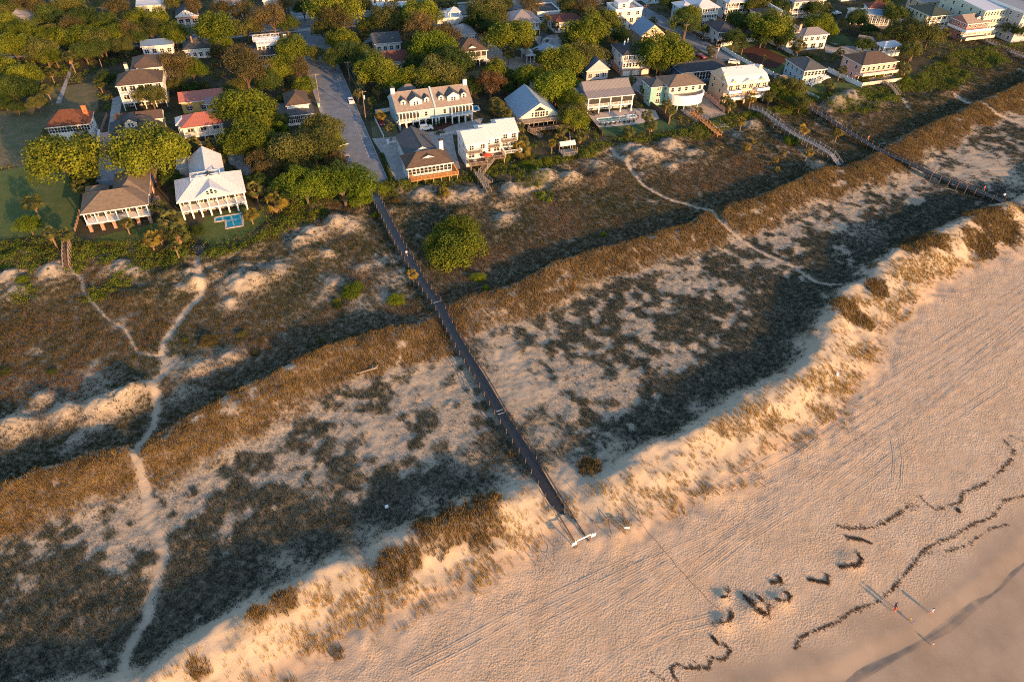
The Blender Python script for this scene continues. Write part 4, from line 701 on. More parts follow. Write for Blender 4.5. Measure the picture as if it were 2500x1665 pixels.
H('black flat-roofed store', 'store', 'low dark flat-roofed building backing onto the main road', 'building', (1312, 34), (1366, 28), 4.0, 12, 'flat', .5, 'wall_grey', 'sh_dark', [(3.8, W_, 3)], ang=19, oh=.1)
h, W = H('blue carport studio', 'carport', 'pale blue metal carport with open posts on the sandy yard', 'carport', (1284, 139), (1311, 138), 2.9, 8, 'gv', 1.0, 'wall_white', 'mt_pale', [(2.8, O_, 2, dict(rec=6))], ang=19)
H('blue-roofed garden studio', 'studio', 'low blue metal-roofed studio beside the open carport', 'studio', (1318, 142), (1384, 138), 3.0, 10, 'gv', 1.9, 'wall_blue', 'mt_blue', [(2.9, W_, 3)], ang=19)
H('tiny white gabled shed', 'garden_shed', 'tiny white gabled garden shed behind the blue studio', 'shed', (1326, 98), (1347, 96), 2.4, 4.5, 'gv', 1.1, 'wall_white', 'sh_slate', [(2.3, W_, 1)], ang=19)
H('navy-walled house', 'house', 'navy blue and white house with dark roof and brown gable end', 'house', (1663, 181), (1768, 166), 4.2, 9, 'gu', 2.4, 'wall_royal', 'sh_dark', [(4.0, 'screen_or_shade', 7)], ang=18)
h, W = H('dark-roofed stilt house', 'beach_house', 'white raised house with dark hip roof and screened upper porch', 'house', (1754, 82), (1799, 74), 5.4, 14, 'hip', 2.0, 'wall_white', 'sh_dark', [(2.6, O_, 3), (2.7, 'screen_or_shade', 6)], ang=17)
H('gabled tiered mansion', 'beach_house', 'pale blue three-tier house with hip roof and lit porch gable', 'house', (1702, 24), (1756, 18), 7.8, 14, 'hip', 3.0, 'wall_blue', 'mt_silver', [(2.5, W_, 4), (2.6, P_, 4), (2.6, P_, 4)], ang=18, vols=[dict(u=-7, v=2, W=8, D=10, ze=7.6, rk='hip', rise=1.6, fl=[(2.6, W_, 3), (2.6, W_, 3), (2.4, W_, 3)])])
H('grey porch tower house', 'beach_house', 'narrow grey house with stacked white porches between trees', 'house', (1779, 10), (1832, 4), 7.8, 12, 'hip', 2.4, 'wall_grey', 'mt_silver', [(2.6, O_, 3), (2.6, P_, 4), (2.6, P_, 4)], ang=18)
h, W = H('cream parapet house', 'house', 'cream house with dark roof and tall white parapet wall', 'house', (1868, 47), (1934, 38), 6.0, 14, 'hip', 2.2, 'wall_lemon', 'sh_dark', [(3, W_, 4), (3, W_, 4)], ang=18); b = MB(); b.box(W * .55, W * .55 + .4, 1, 13, 6, 8.8); b.obj('parapet', 'trim', h)
H('white and yellow villa', 'beach_house', 'large white and yellow villa with wide balcony and glazed porches', 'house', (1940, 8), (2016, 1), 7.4, 12, 'hip', 2.0, 'wall_cream', 'mt_grey', [(2.4, P_, 5), (2.6, P_, 6), (2.6, W_, 5)], ang=18, vols=[dict(u=-5, v=3, W=6, D=9, ze=5, rk='hip', rise=1.4, rm='mt_blue', wm='wall_blue', fl=[(5, W_, 3)])])
h, W = H('chimneyed white house', 'beach_house', 'white two-storey house with grey seamed roofs and brick chimney', 'house', (1962, 91), (2022, 83), 6.0, 8, 'hip', 2.0, 'wall_white', 'mt_grey', [(3, G_, 3, dict(ww=2.2)), (3, W_, 4)], ang=18, seam=.8, vols=[dict(u=-4.5, v=4, W=9, D=9, ze=6.4, rk='hip', rise=1.8, fl=[(3, W_, 2), (3, W_, 2)])], chim=[(1.2, 5.4, 6.5, 2.9, 1.0, 'wall_pink')])
h, W = H('pale blue corner house', 'beach_house', 'pale blue house with dark hip roof and long white outside stair', 'house', (1964, 176), (2020.6, 170), 5.6, 13.5, 'hip', 2.2, 'wall_blue', 'sh_slate', [(2.7, W_, 4, dict(ww=.9)), (2.8, W_, 6, dict(ww=1.1))], ang=18, side=4)
stairs(h, (W - .3, -.9, 2.9), (3.8, -.9, .2), 1.3, 'trim', 'trim'); b = MB(); b.box(W - 2.2, W + 1.2, -1.7, .5, 2.75, 2.95); b.obj('landing', 'trim', h)
h, W = H('pink house', 'beach_house', 'pink two-storey house with brown hip roof and long cream balconies', 'house', (2105, 163), (2195, 151), 6.6, 12.5, 'hip', 2.4, 'wall_pink', 'sh_brown', [(2.9, P_, 4, dict(rec=1.8, cm='wall_cream', w=4)), (2.9, W_, 7, dict(ww=1.1))], ang=20, side=2)
b = MB(); b.box(.5, W - .4, -1.4, .5, 3.0, 3.2); b.obj('balcony', 'wall_cream', h); b = MB(); b.box(.5, W - .4, -1.45, -1.3, 3.2, 4.1); b.obj('parapet', 'wall_cream', h); b = MB(); b.box(-.4, W + 1, -3.6, .5, .5, .8); b.obj('deck', 'wood_old', h); b = MB(); b.box(-.4, W + 1, -3.7, -3.55, .3, 1.6); b.obj('parapet', 'wall_cream', h)
h, W = H('low grey-roofed house', 'bungalow', 'long low grey-roofed bungalow among palms behind the pink house', 'bungalow', (2093, 104), (2164, 99), 3.4, 9, 'gu', 1.5, 'wall_white', 'mt_grey', [(3.2, W_, 6)], ang=-22)
h, W = H('white pergola house', 'house', 'small white pavilion with slatted timber pergola and pale blue roof', 'pavilion', (2158, 119), (2204, 112), 4.2, 6, 'hip', 1.4, 'wall_white', 'mt_pale', [(1.4, N_), (2.6, P_, 3)], ang=20)
b = MB()
for k in range(8): b.beam((W - .5 + k * .1, -3.4 + k * .4, 2.6), (W + 2.6, -3.4 + k * .4, 2.6), .14, .3)
b.obj('pergola', 'trim_old', h)
H('long white verandah house', 'beach_house', 'long white verandah house with dark red upper roof', 'house', (2080, 36), (2205, 20), 4.6, 9, 'gu', 1.4, 'wall_white', 'mt_blue', [(4.2, P_, 14, dict(rec=2))], ang=-4, vols=[dict(u=8, v=4, W=10, D=8, ze=6.2, rk='hip', rise=2.4, rm='sh_redbrown', fl=[(6, W_, 4)])])
h, W = H('lemon dark-roofed house', 'beach_house', 'pale lemon three-storey house with dark green hip roof', 'house', (2274, 43), (2329, 36), 8.2, 16, 'hip', 2.2, 'wall_lemon', 'sh_green', [(2.6, P_, 4), (2.7, P_, 4), (2.7, P_, 4)], ang=19, side=5)
h, W = H('rose-brick gabled house', 'beach_house', 'rose-red gabled house with white wraparound balcony near the condominium', 'house', (2363, 62), (2418, 55), 7.4, 10, 'gu', 2.6, 'wall_rose', 'sh_warm', [(2.4, O_, 3), (2.6, P_, 5, dict(rec=1.4)), (2.4, W_, 4)], ang=20, side=3)
dormer(h, 7.5, 2.2, 8.2, 1.8, 3, 1.3, 'wall_white', 'sh_slate', .55, 1); b = MB(); b.box(-1.6, W + 1.2, -1.8, .5, 4.6, 4.8); b.box(-1.6, .5, .5, 9, 4.6, 4.8); b.obj('balcony', 'trim', h); b = MB(); b.box(-1.6, W + 1.2, -1.9, -1.75, 4.8, 5.7); b.box(-1.7, -1.55, -1.75, 9, 4.8, 5.7); b.obj('parapet', 'trim', h)
b = MB(); b.box(-1.6, W + 1.6, -3.2, -.2, 1.9, 2.1); b.obj('deck', 'wood_old', h); b = MB(); b.box(-1.6, W + 1.6, -3.3, -3.15, 1.8, 3.0); b.obj('parapet', 'wall_cream', h)
h, W = H('yellow condominium', 'condominium', 'four-storey pale yellow condominium with rows of square balcony openings', 'condominium', (2407, 29), (2464, 22), 12, 26, 'shed', 1.2, 'wall_sage', 'mt_silver', [(3, W_, 6), (3, W_, 8), (3, W_, 8), (3, W_, 8)], ang=20, side=5, oh=.2)
b = MB(); b.box(.1, W - .1, -.5, .17, 2.4, 3.4); b.box(.1, W - .1, -.5, .17, 5.4, 6.4); b.box(.1, W - .1, -.5, .17, 8.4, 9.4); b.obj('parapet', 'wall_cream', h)
H('grey apartment block', 'apartment_block', 'big pale grey apartment block with grouped windows at the edge of the view', 'apartments', (2500, 35), (2570, 28), 12.5, 34, 'flat', .8, 'wall_grey', 'mt_grey', [(3, N_), (3.2, W_, 6), (3.2, W_, 6), (3.1, W_, 6)], ang=20, side=8, oh=.2)
H('peach roadside house', 'house', 'peach three-storey house with white trim beside parked cars', 'house', (2250, 8), (2294, 3), 6.2, 10, 'gu', 1.6, 'wall_peach', 'mt_grey', [(3, W_, 3), (3, W_, 3)], ang=19)
# ---- between the street and the side street, behind
H('sky-blue warehouse house', 'house', 'pale sky-blue two-storey house with plain pale metal roof on the main road', 'house', (922, 25), (1000, 28), 6.0, 10, 'gu', 1.4, 'wall_blue', 'mt_pale', [(3, W_, 4), (3, W_, 4)], ang=14)
h, W = H('lookout house', 'house', 'white house with little open lookout pavilion on its roof deck', 'house', (1067, 52), (1133, 50), 4.2, 10, 'flat', .7, 'wall_white', 'mt_pale', [(4, W_, 5)], ang=19, oh=.15)
for k in range(4): column(h, 6.5 + (k % 2) * 4, 1.5 + (k // 2) * 3.6, 4.5, 2.3, .3, 'trim')
roof(h, 5.8, .8, 5.4, 5, 6.8, 'hip', 1.5, 'mt_silver', 'trim', name='pavilion_roof')
H('grey shallow-roofed bungalow', 'bungalow', 'grey shallow hip-roofed bungalow in front of the lookout house', 'bungalow', (1118, 87), (1163, 83), 3.6, 12, 'hip', 1.7, 'wall_white', 'mt_grey', [(3.3, W_, 5)], ang=19)
h, W = H('dark gabled bungalow', 'bungalow', 'dark slate-roofed bungalow with small white gable by the street trees', 'bungalow', (914, 110), (982, 105), 3.6, 12, 'gu', 2.4, 'wall_white', 'sh_slate', [(3.3, W_, 4)], ang=19); dormer(h, 8, 2.5, 4.4, 2.4, 3, .2, 'trim', 'sh_slate', .5, 0)
H('rust-roofed cottage', 'cottage', 'cottage with rust red shingle roof between two leafy trees', 'cottage', (938, 155), (998, 150), 3.6, 9, 'gu', 2.6, 'wall_white', 'sh_redbrown', [(3.3, W_, 4)], ang=19)
h, W = H('raised dark hip-roofed house', 'beach_house', 'raised white house with dark hip roof, small white gable and side stair', 'house', (1118, 131), (1190, 121), 6.0, 12, 'hip', 3.2, 'wall_cream', 'sh_brown', [(2.7, O_, 4), (3.0, P_, 5, dict(scr=1, rec=2))], ang=19)
dormer(h, W / 2, 1.4, 6.9, 3.4, 4, .15, 'trim', 'sh_brown', .5, 0); stairs(h, (W - 2, -.3, 2.8), (W + 1.6, -.3, .2), 1.3, 'trim', 'trim')
H('grey-blue porch house', 'beach_house', 'grey-blue house with sweeping grey hip roof and raised corner porch', 'house', (1245, 62), (1323, 55), 5.6, 15, 'hip', 3.4, 'wall_blue', 'mt_grey', [(2.6, O_, 4), (2.8, P_, 6)], ang=19)
# ---- a few roofs at the top edge that the photo only hints at
for i, (L, r_, rm, wm, lb) in enumerate([((700, -28), (760, -32), 'sh_grey', 'wall_white', 'grey-roofed house beyond the crosswalk'), ((905, -12), (965, -14), 'sh_dark', 'wall_white', 'white porch house across the main road, behind the mown verge'),
     ((1580, -14), (1650, -18), 'mt_pale', 'wall_blue', 'pale roofed house at the far end of the side street'), ((2060, -20), (2130, -26), 'mt_blue', 'wall_white', 'blue-roofed house behind the long white verandah house'), ((110, -22), (170, -26), 'mt_pale', 'wall_white', 'pale roofed house deep among the oaks'), ((1890, -22), (1950, -26), 'sh_grey', 'wall_cream', 'grey-roofed cream house behind the villa')]):
    H(lb.split(' ')[0] + ' far house', 'house', lb, 'house', L, r_, 5, 11, 'hip', 2.4, wm, rm, [(4.8, W_, 4)], ang=19)
# ================================================================ TREES
LAND = [(h['o'], h['short']) for h in HOUSES]
HC2 = [(h['a'] + gdir(h['an'])[0] * h['W'] / 2 + gdir(h['an'])[1] * h['D'] / 2, h) for h in HOUSES]
EXTRA = [(s0 + SD * 20, 'street end'), (s0 + SD * 75, 'middle of the street'), (s0 + SD * t0, 'main road crossing'), (BW1[4], 'long boardwalk'), (BW1[9], 'long boardwalk'), (un(120, 190), 'dry grass lot'), (un(60, 470), 'big green lawn'), (un(1870, 140), 'fenced vegetable garden'), (un(1650, 90), 'side street'), (un(1690, 290), 'bare sandy yard'), (un(2010, 228), 'small fenced lawn')]
PEND = []
def near(x, y):
    best = []
    for c, h in HC2:
        U, V = gdir(h['an']); r = np.array([x, y]) - h['a']; u, v = r @ U, r @ V; du = max(-u, 0, u - h['W']); dv = max(-v, 0, v - h['D']); d = math.hypot(du, dv)
        rel = ('before' if v < 0 else 'behind' if v > h['D'] else 'beside') if dv >= du else 'beside'
        best.append((d, rel, h['short']))
    for c, nme in EXTRA: best.append((math.hypot(x - c[0], y - c[1]) - 3, 'near', nme))
    best.sort(key=lambda q: q[0]); out = []
    for d, rel, s in best:
        if s not in [q[1] for q in out]: out.append((rel, s))
        if len(out) > 2: break
    return out
def pend(o, look, cat, x, y, px, py, size, group): o['category'] = cat; o['group'] = group; PEND.append((o, look, near(x, y), px, py, size))
def settle_labels():
    used = {}; todo = list(PEND)
    forms = [lambda l, n: f'{l} {n[0][0]} the {n[0][1]}', lambda l, n: f'{l} {n[0][0]} the {n[0][1]}, towards the {n[1][1]}']
    lv = {id(p): 0 for p in todo}
    groups = {}
    for p in todo: groups.setdefault(forms[0](p[1], p[2]), []).append(p)
    final = {}
    for k, g in groups.items():
        if len(g) == 1: final.setdefault(k, []).append(g[0]); continue
        for p in g: final.setdefault(forms[1](p[1], p[2]), []).append(p)
    for k, g in final.items():
        if len(g) == 1: g[0][0]['label'] = k; continue
        sz = sorted(g, key=lambda p: p[5]); 
        if len(g) == 2 and sz[1][5] > sz[0][5] * 1.15: sz[0][0]['label'] = 'smaller ' + k; sz[1][0]['label'] = 'larger ' + k; continue
        xs_ = sorted(g, key=lambda p: p[3]); words = {2: ['leftmost', 'rightmost'], 3: ['leftmost', 'middle', 'rightmost']}.get(len(g)) or ['leftmost'] + [['second', 'third', 'fourth', 'fifth', 'sixth', 'seventh', 'eighth'][i] + ' from left' for i in range(len(g) - 2)] + ['rightmost']
        for wd, p in zip(words, xs_): p[0]['label'] = f'{k}, {wd}' if ' ' in wd else f'{wd} {k}'
def leafquads(P, Nn, size, rs, asp=1.5):
    n = len(P); t = rs.normal(size=(n, 3)); nn = Nn + rs.normal(size=(n, 3)) * .55; nn /= np.linalg.norm(nn, axis=1)[:, None]
    a = np.cross(nn, t); a /= np.linalg.norm(a, axis=1)[:, None] + 1e-9; b = np.cross(nn, a); s = size * (.6 + .8 * rs.rand(n))[:, None]
    V = np.stack([P - a * s * .5, P + b * s * .5 / asp * 1.0, P + a * s * .5, P - b * s * .5 / asp], 1).reshape(-1, 3); return V, np.arange(4 * n).reshape(-1, 4)
def crown_mesh(seed, nl=26, flat_=.72, leaf=.062, open_=0.0, per=560, wild=.0):
    """unit-radius crown: leaf quads over many lobes, light and dark clumps, gaps between lobes"""
    rs = np.random.RandomState(seed); V = []; Q = []; A_ = []; n0 = 0
    sk = 1 + .28 * rs.normal(size=2); off = rs.normal(size=2) * .12
    for i in range(nl):
        th = rs.rand() * 2 * math.pi; ph = math.acos(1 - rs.rand() * 1.25); rr = .38 + .44 * rs.rand() ** .8; lr = (.15 + .28 * rs.rand() ** 1.6) * (1 - .25 * open_)
        c = np.array([math.cos(th) * math.sin(ph) * sk[0] ** .5 + off[0], math.sin(th) * math.sin(ph) * sk[1] ** .5 + off[1], math.cos(ph) * flat_ * (.75 + .45 * rs.rand())]) * rr; c[2] = max(c[2], -.15)
        m = int(per * (lr / .33) ** 2); d = rs.normal(size=(m, 3)); d /= np.linalg.norm(d, axis=1)[:, None]; k = d[:, 2] > -.6; d = d[k]; r_ = lr * (.60 + .42 * rs.rand(len(d)) ** .6 + (.25 + wild) * rs.rand(len(d)) ** 6); ax_ = .75 + .5 * rs.rand(3)
        P = c + d * r_[:, None] * ax_; v, q = leafquads(P, d + np.array([0, 0, .15]), leaf, rs); tone = np.clip(rs.normal(.45, .16) + .16 * rs.normal(size=len(d)), 0, 1)
        V.append(v); Q.append(q + n0); A_.append(np.repeat(tone, 4)); n0 += len(v)
    return npmesh('crown', np.concatenate(V), np.concatenate(Q), ['leaf_green'], dict(rnd=np.concatenate(A_)))
CROWNS = {'round': [crown_mesh(s, 44) for s in (1, 2, 3, 4, 5, 6)], 'oak': [crown_mesh(s, 52, .62, .056, .15, 600) for s in (11, 12, 13, 14, 15, 16)], 'open': [crown_mesh(s, 34, .8, .052, .55, 520, .5) for s in (21, 22, 23)], 'bush': [crown_mesh(s, 70, .62, .05, .45, 420, .1) for s in (31, 32)], 'cone': [crown_mesh(41, 26, 1.3, .09, .2)]}
def trunk_mesh(seed, spread=1.0):
    rs = np.random.RandomState(seed); b = MB(); b.bar((0, 0, -.1), (.03, .02, .42), .075, k=7, r2=.055)
    for i in range(6):
        t = i / 6 * 6.28 + rs.rand(); e = (math.cos(t) * .36 * spread, math.sin(t) * .36 * spread, .72 + .3 * rs.rand()); m = (e[0] * .4, e[1] * .4, .58)
        b.bar((.03, .02, .40), m, .042, k=5, r2=.03); b.bar(m, e, .03, k=5, r2=.014)
        for j in range(2): b.bar(m, (e[0] * 1.2 + rs.normal() * .14, e[1] * 1.2 + rs.normal() * .14, e[2] + .12), .018, k=4, r2=.008)
    return b.mesh('trunk', ['bark'])
TRUNKS = [trunk_mesh(s) for s in (1, 2, 3)]
MATK = dict(g='leaf_green', y='leaf_bright', d='leaf_dark', o='leaf_olive', b='leaf_brown', r='leaf_russet')
LOOK = dict(g='mid-green', y='bright yellow-green', d='dark green', o='olive', b='brownish', r='russet')
def tree(px, py, r, k, kind=None, ground=None, name=None):
    rr = r / pxm(px, py) * (1.0 if kind == 'bush' else 1.19); kind = kind or ('open' if k in 'br' else 'oak' if RS.rand() < .5 else 'round'); fl = dict(oak=.85, round=1.0, open=1.1, bush=.8, cone=1.5)[kind]
    zc = rr * (1.15 * fl) + .4 if kind != 'bush' else rr * .35
    x, y = un(px, py, zc) if ground is None else ground
    z0 = 0.0 if ground is None else zat(x, y)
    if kind == 'bush':
        for _ in range(4): z0 = zat(x, y); x, y = un(px, py, z0 + rr * .35)
    o = empty(name or {'bush': 'shrub', 'cone': 'cypress_tree', 'open': 'pine_tree'}.get(kind, 'oak_tree'), (x, y, z0), RS.rand() * 6.28); s = rr * (.96 + .1 * RS.rand())
    t = link('trunk' if kind != 'bush' else 'stem', TRUNKS[RS.randint(3)], o); t.scale = (s, s, s * 1.15 * fl) if kind != 'bush' else (s * .7, s * .7, s * .35)
    c = link('crown' if kind != 'bush' else 'foliage', CROWNS[kind][RS.randint(len(CROWNS[kind]))], o); c.scale = (s * 1.12 * (.9 + .25 * RS.rand()), s * 1.12 * (.9 + .25 * RS.rand()), s * (1.12 if kind != 'bush' else 1.0)); c.location = (0, 0, s * 1.0 * fl + .3 if kind != 'bush' else s * .12)
    c.rotation_euler = (0, 0, RS.rand() * 6.28); c.material_slots[0].link = 'OBJECT'; c.material_slots[0].material = MATS[MATK[k]]
    sz = 'huge' if rr > 7.5 else 'large' if rr > 5.2 else 'medium' if rr > 3.4 else 'small'
    sp = {'oak': 'spreading oak', 'round': 'round-crowned tree', 'open': 'open-crowned tree', 'bush': 'rounded shrub', 'cone': 'narrow cypress'}[kind]
    pend(o, f'{sz} {LOOK[k]} {sp}', 'shrub' if kind == 'bush' else 'tree', x, y, px, py, rr, 'shrubs among the dunes' if kind == 'bush' else 'trees among the houses'); return o
T = '''14 60 28 g;55 80 30 g;30 110 34 g;80 110 28 g;104 122 28 o;130 132 26 g;20 160 34 g;58 182 36 g;20 212 34 d;78 216 24 d;8 245 20 d;112 95 22 g;135 75 22 o;60 8 22 b;88 20 24 b;112 36 26 d;160 14 26 o;145 46 22 d;208 42 28 d;250 55 26 d;290 14 26 b;322 42 22 d;
170 66 26 b;215 86 30 g;252 70 24 g;285 86 26 g;250 108 24 d;205 126 24 d;312 76 26 b;300 110 22 o;345 46 26 g;392 50 26 g;366 70 24 o;420 84 20 d;8 6 24 d;259 190 20 d;367 229 26 o;423 161 34 b;467 166 30 y;522 70 44 g;546 22 24 b;590 26 24 b;664 38 32 b;628 56 26 b;698 57 22 d;548 104 14 y;
800 22 42 g;824 46 34 b;790 72 28 o;846 95 27 g;858 126 27 d;812 136 24 d;531 130 20 b;580 132 26 b;598 162 42 b;708 118 30 g;736 124 20 g;696 160 32 g;728 166 24 b;680 178 26 g;736 203 22 g;655 200 28 d;597 262 48 g;614 312 40 g;606 336 44 g;588 354 30 g;790 320 38 o;800 348 30 g;722 362 46 o;686 368 36 o;766 354 40 o;632 388 28 b;650 414 26 b;744 446 42 y;836 450 44 y;876 480 26 y;822 386 22 b;731 404 30 o;660 300 26 d;640 345 24 d;361 374 58 g;393 334 30 o;158 383 56 g;208 424 30 d;68 546 24 y;415 436 20 d;640 440 20 d;690 470 24 d;
960 42 34 o;1030 34 34 g;1026 68 34 b;1090 86 30 b;999 44 28 g;1058 119 42 y;1024 116 26 d;1090 128 30 g;1047 145 30 o;1104 150 36 d;939 168 40 g;1062 177 40 o;1011 188 26 y;972 205 24 y;1100 181 28 o;1041 192 28 g;1120 196 18 g;1190 25 34 o;1211 13 28 o;1181 44 28 d;1200 66 22 d;1254 86 42 g;1212 178 30 g;1197 200 26 r;1283 183 32 g;1262 192 24 d;1292 12 24 b;880 152 22 d;900 190 18 d;
1390 11 24 o;1437 11 24 b;1416 22 18 b;1462 48 34 o;1484 50 26 g;1437 80 40 g;1411 97 30 d;1454 92 28 d;1526 90 22 d;1397 105 18 o;1377 148 38 g;1403 137 32 o;1433 131 32 o;1369 171 28 d;1339 143 22 g;1356 208 40 y;1620 128 38 g;1607 154 22 d;1644 150 20 d;1494 139 15 o;1688 38 28 g;1675 58 24 d;1388 246 28 g;1400 272 28 o;1404 292 24 g;
1767 11 14 g;1833 16 20 g;1860 12 24 o;1901 14 20 d;1799 48 22 d;1820 58 22 d;1879 63 34 g;1907 80 26 d;1862 86 24 d;1794 94 22 d;1998 56 26 g;2025 70 20 y;1915 209 24 o;1943 213 24 o;1900 218 22 g;1954 252 20 o;1930 235 18 g;2085 43 22 d;2212 80 30 o;2244 86 32 o;2272 84 22 o;2191 80 20 d;2229 121 20 o;2185 33 24 d;2478 71 18 d;2450 62 16 d;2112 108 16 d;1660 220 12 d;
1150 205 20 d;1310 238 18 o;1270 245 16 d;1130 160 20 d;470 215 16 d;430 205 18 o;560 230 20 d;770 130 18 o;330 470 16 d;440 460 18 d;1990 20 20 d;2150 0 22 o;740 20 20 d;880 10 22 o;1500 0 22 b;1640 5 22 d;470 15 20 b;430 5 22 o;700 10 18 b;180 94 28 g;236 98 26 o;150 88 26 g;332 90 22 d;424 80 24 g;600 68 24 o;20 30 26 o;480 110 16 d;640 250 22 d;580 210 22 o;700 240 18 d;900 60 20 d;1140 60 16 d;1010 160 24 d;1330 190 20 d;1240 210 18 d;345 195 16 d;90 250 18 o;40 262 16 d;1560 125 16 d;1720 70 14 d;2030 75 14 d;2120 70 16 d;2150 95 16 o'''
for t in T.replace('\n', '').split(';'):
    a = t.split(); tree(float(a[0]), float(a[1]), float(a[2]), a[3])
tree(684, 320, 15, 'y', 'cone'); tree(701, 335, 12, 'g', 'cone')
for a in [(1112, 552, 52, 'g'), (1111, 606, 66, 'g'), (1085, 590, 46, 'g'), (858, 707, 29, 'y'), (509, 827, 22, 'b'), (1167, 677, 17, 'y'), (1474, 572, 9, 'y'), (1186, 703, 11, 'g'), (967, 729, 22, 'y'), (53, 682, 16, 'y'), (126, 905, 12, 'd'), (784, 832, 11, 'o'), (590, 815, 13, 'o'), (623, 861, 10, 'b'), (930, 461, 18, 'y'), (967, 488, 12, 'b'), (919, 523, 12, 'y'),
          (824, 746, 11, 'd'), (1080, 470, 16, 'b'), (1937, 341, 22, 'y'), (820, 735, 10, 'g'), (12, 905, 14, 'o'), (1000, 655, 10, 'y'), (450, 829, 10, 'o'), (2210, 195, 18, 'y'), (1295, 380, 16, 'o'), (1335, 390, 14, 'g'), (1230, 385, 16, 'g'), (2140, 185, 20, 'g'), (2325, 150, 18, 'o'), (1700, 322, 16, 'o'), (445, 555, 16, 'd'), (460, 585, 14, 'd'), (480, 560, 18, 'd'), (2107, 195, 20, 'o'), (1280, 400, 15, 'y')]: tree(*a, kind='bush')
# ---- cabbage palms
def palm_crown(seed, nf=46, drop=.5):
    rs = np.random.RandomState(seed); V = []; Q = []; A_ = []; dead = MB(); n0 = 0
    for i in range(nf):
        th = rs.rand() * 6.283; el = math.asin(np.clip(-.45 + 1.42 * (i + .5) / nf, -1, .98)); L_ = .62 + .2 * rs.rand(); d = np.array([math.cos(th) * math.cos(el), math.sin(th) * math.cos(el), math.sin(el)]); c = d * L_ * .62; sd_ = np.array([-math.sin(th), math.cos(th), 0]); up = np.cross(d, sd_); tone = np.clip(rs.normal(.45 + .15 * el, .16), 0, 1); fold = rs.rand() * .4 - .1
        for j in range(9):
            ang = (j - 4) / 4 * 1.25; tip = c + (d * math.cos(ang) + sd_ * math.sin(ang)) * L_ * .52 * (1 - .12 * abs(j - 4) / 4) - np.array([0, 0, .16 + .12 * rs.rand()]) * (1 if el > -.2 else .3) + up * fold * .1; w_ = (sd_ * math.cos(ang) - d * math.sin(ang)) * .035
            mid = (c + tip) / 2 + up * .04; V += [c - w_ * .4, mid - w_, tip, mid + w_ + up * .02]; Q.append([n0, n0 + 1, n0 + 2, n0 + 3]); A_ += [tone] * 4; n0 += 4
        w_ = sd_ * .012; V += [-w_ * 0, c - w_, c + w_, c * .5 + up * .01]; Q.append([n0, n0 + 1, n0 + 2, n0 + 3]); A_ += [.3] * 4; n0 += 4
    m = npmesh('fronds', np.array(V), np.array(Q), ['leaf_palm'], dict(rnd=np.array(A_)))
    V = []; Q = []; A_ = []; n0 = 0
    for i in range(26):
        th = rs.rand() * 6.283; d = np.array([math.cos(th), math.sin(th), 0]); sd_ = np.array([-d[1], d[0], 0]); L_ = .34 + .2 * rs.rand(); a = d * .05 - np.array([0, 0, .1]); b = d * .26 * (.7 + .6 * rs.rand()) - np.array([0, 0, L_]); V += [a - sd_ * .02, b - sd_ * .09, b - np.array([0, 0, .12]), b + sd_ * .09]; Q.append([n0, n0 + 1, n0 + 2, n0 + 3]); A_ += [rs.rand()] * 4; n0 += 4
    return m, npmesh('dead_fronds', np.array(V), np.array(Q), ['frond_dead'], dict(rnd=np.array(A_)))
PALMS = [palm_crown(s) for s in (1, 2, 3, 4)]
def palm(px, py, r, bx=None, by=None, k='p', gold=False):
    rr = r / pxm(px, py)
    if bx is not None:
        x, y, z0 = on(bx, by) if False else (*un(bx, by, 0), 0.0); z0 = zat(x, y)
        lo, hi = 0.5, 16
        for _ in range(30):
            m = (lo + hi) / 2; rx = un(px, py, z0 + m); f = (rx[1] < y)      # higher level -> nearer ground point
            if f: hi = m
            else: lo = m
        hgt = max(lo, rr * .7)
    else:
        hgt = max(rr * 1.5, 3.6) if r > 11 else rr * .9
        for _ in range(4): x, y = un(px, py, (zat(x, y) if _ else 0) + hgt); z0 = zat(x, y)
    o = empty('palm_tree', (x, y, z0), RS.rand() * 6.28); b = MB(); n = 6; lx, ly = RS.normal() * .04 * hgt, RS.normal() * .04 * hgt; R0 = min(.24, .12 + hgt * .02)
    for i in range(n):
        f0, f1 = i / n, (i + 1) / n; b.bar((lx * f0 ** 2, ly * f0 ** 2, hgt * f0 - .2 * (i == 0)), (lx * f1 ** 2, ly * f1 ** 2, hgt * f1), R0 * (1.25 if i == 0 else 1), k=7, r2=R0 * (1.0 if i < n - 1 else 1.3))
    b.obj('trunk', 'bark_palm', o); fm, dm = PALMS[RS.randint(4)]; s = rr * 1.38
    c = link('crown', fm, o, (lx, ly, hgt)); c.scale = (s, s, s); c.rotation_euler = (0, 0, RS.rand() * 6.28); c.material_slots[0].link = 'OBJECT'; c.material_slots[0].material = MATS['leaf_gold' if gold else 'leaf_palm']
    if r > 9: q = link('dead_fronds', dm, o, (lx, ly, hgt)); q.scale = (s, s, s * (.8 + .5 * RS.rand()))
    hw = ('tall' if hgt > 6.5 else 'short' if hgt > 2.6 else 'stemless') + (' golden' if gold else '')
    pend(o, f'{hw} palm', 'palm', x, y, px, py, rr, 'fan palms around the houses'); return o
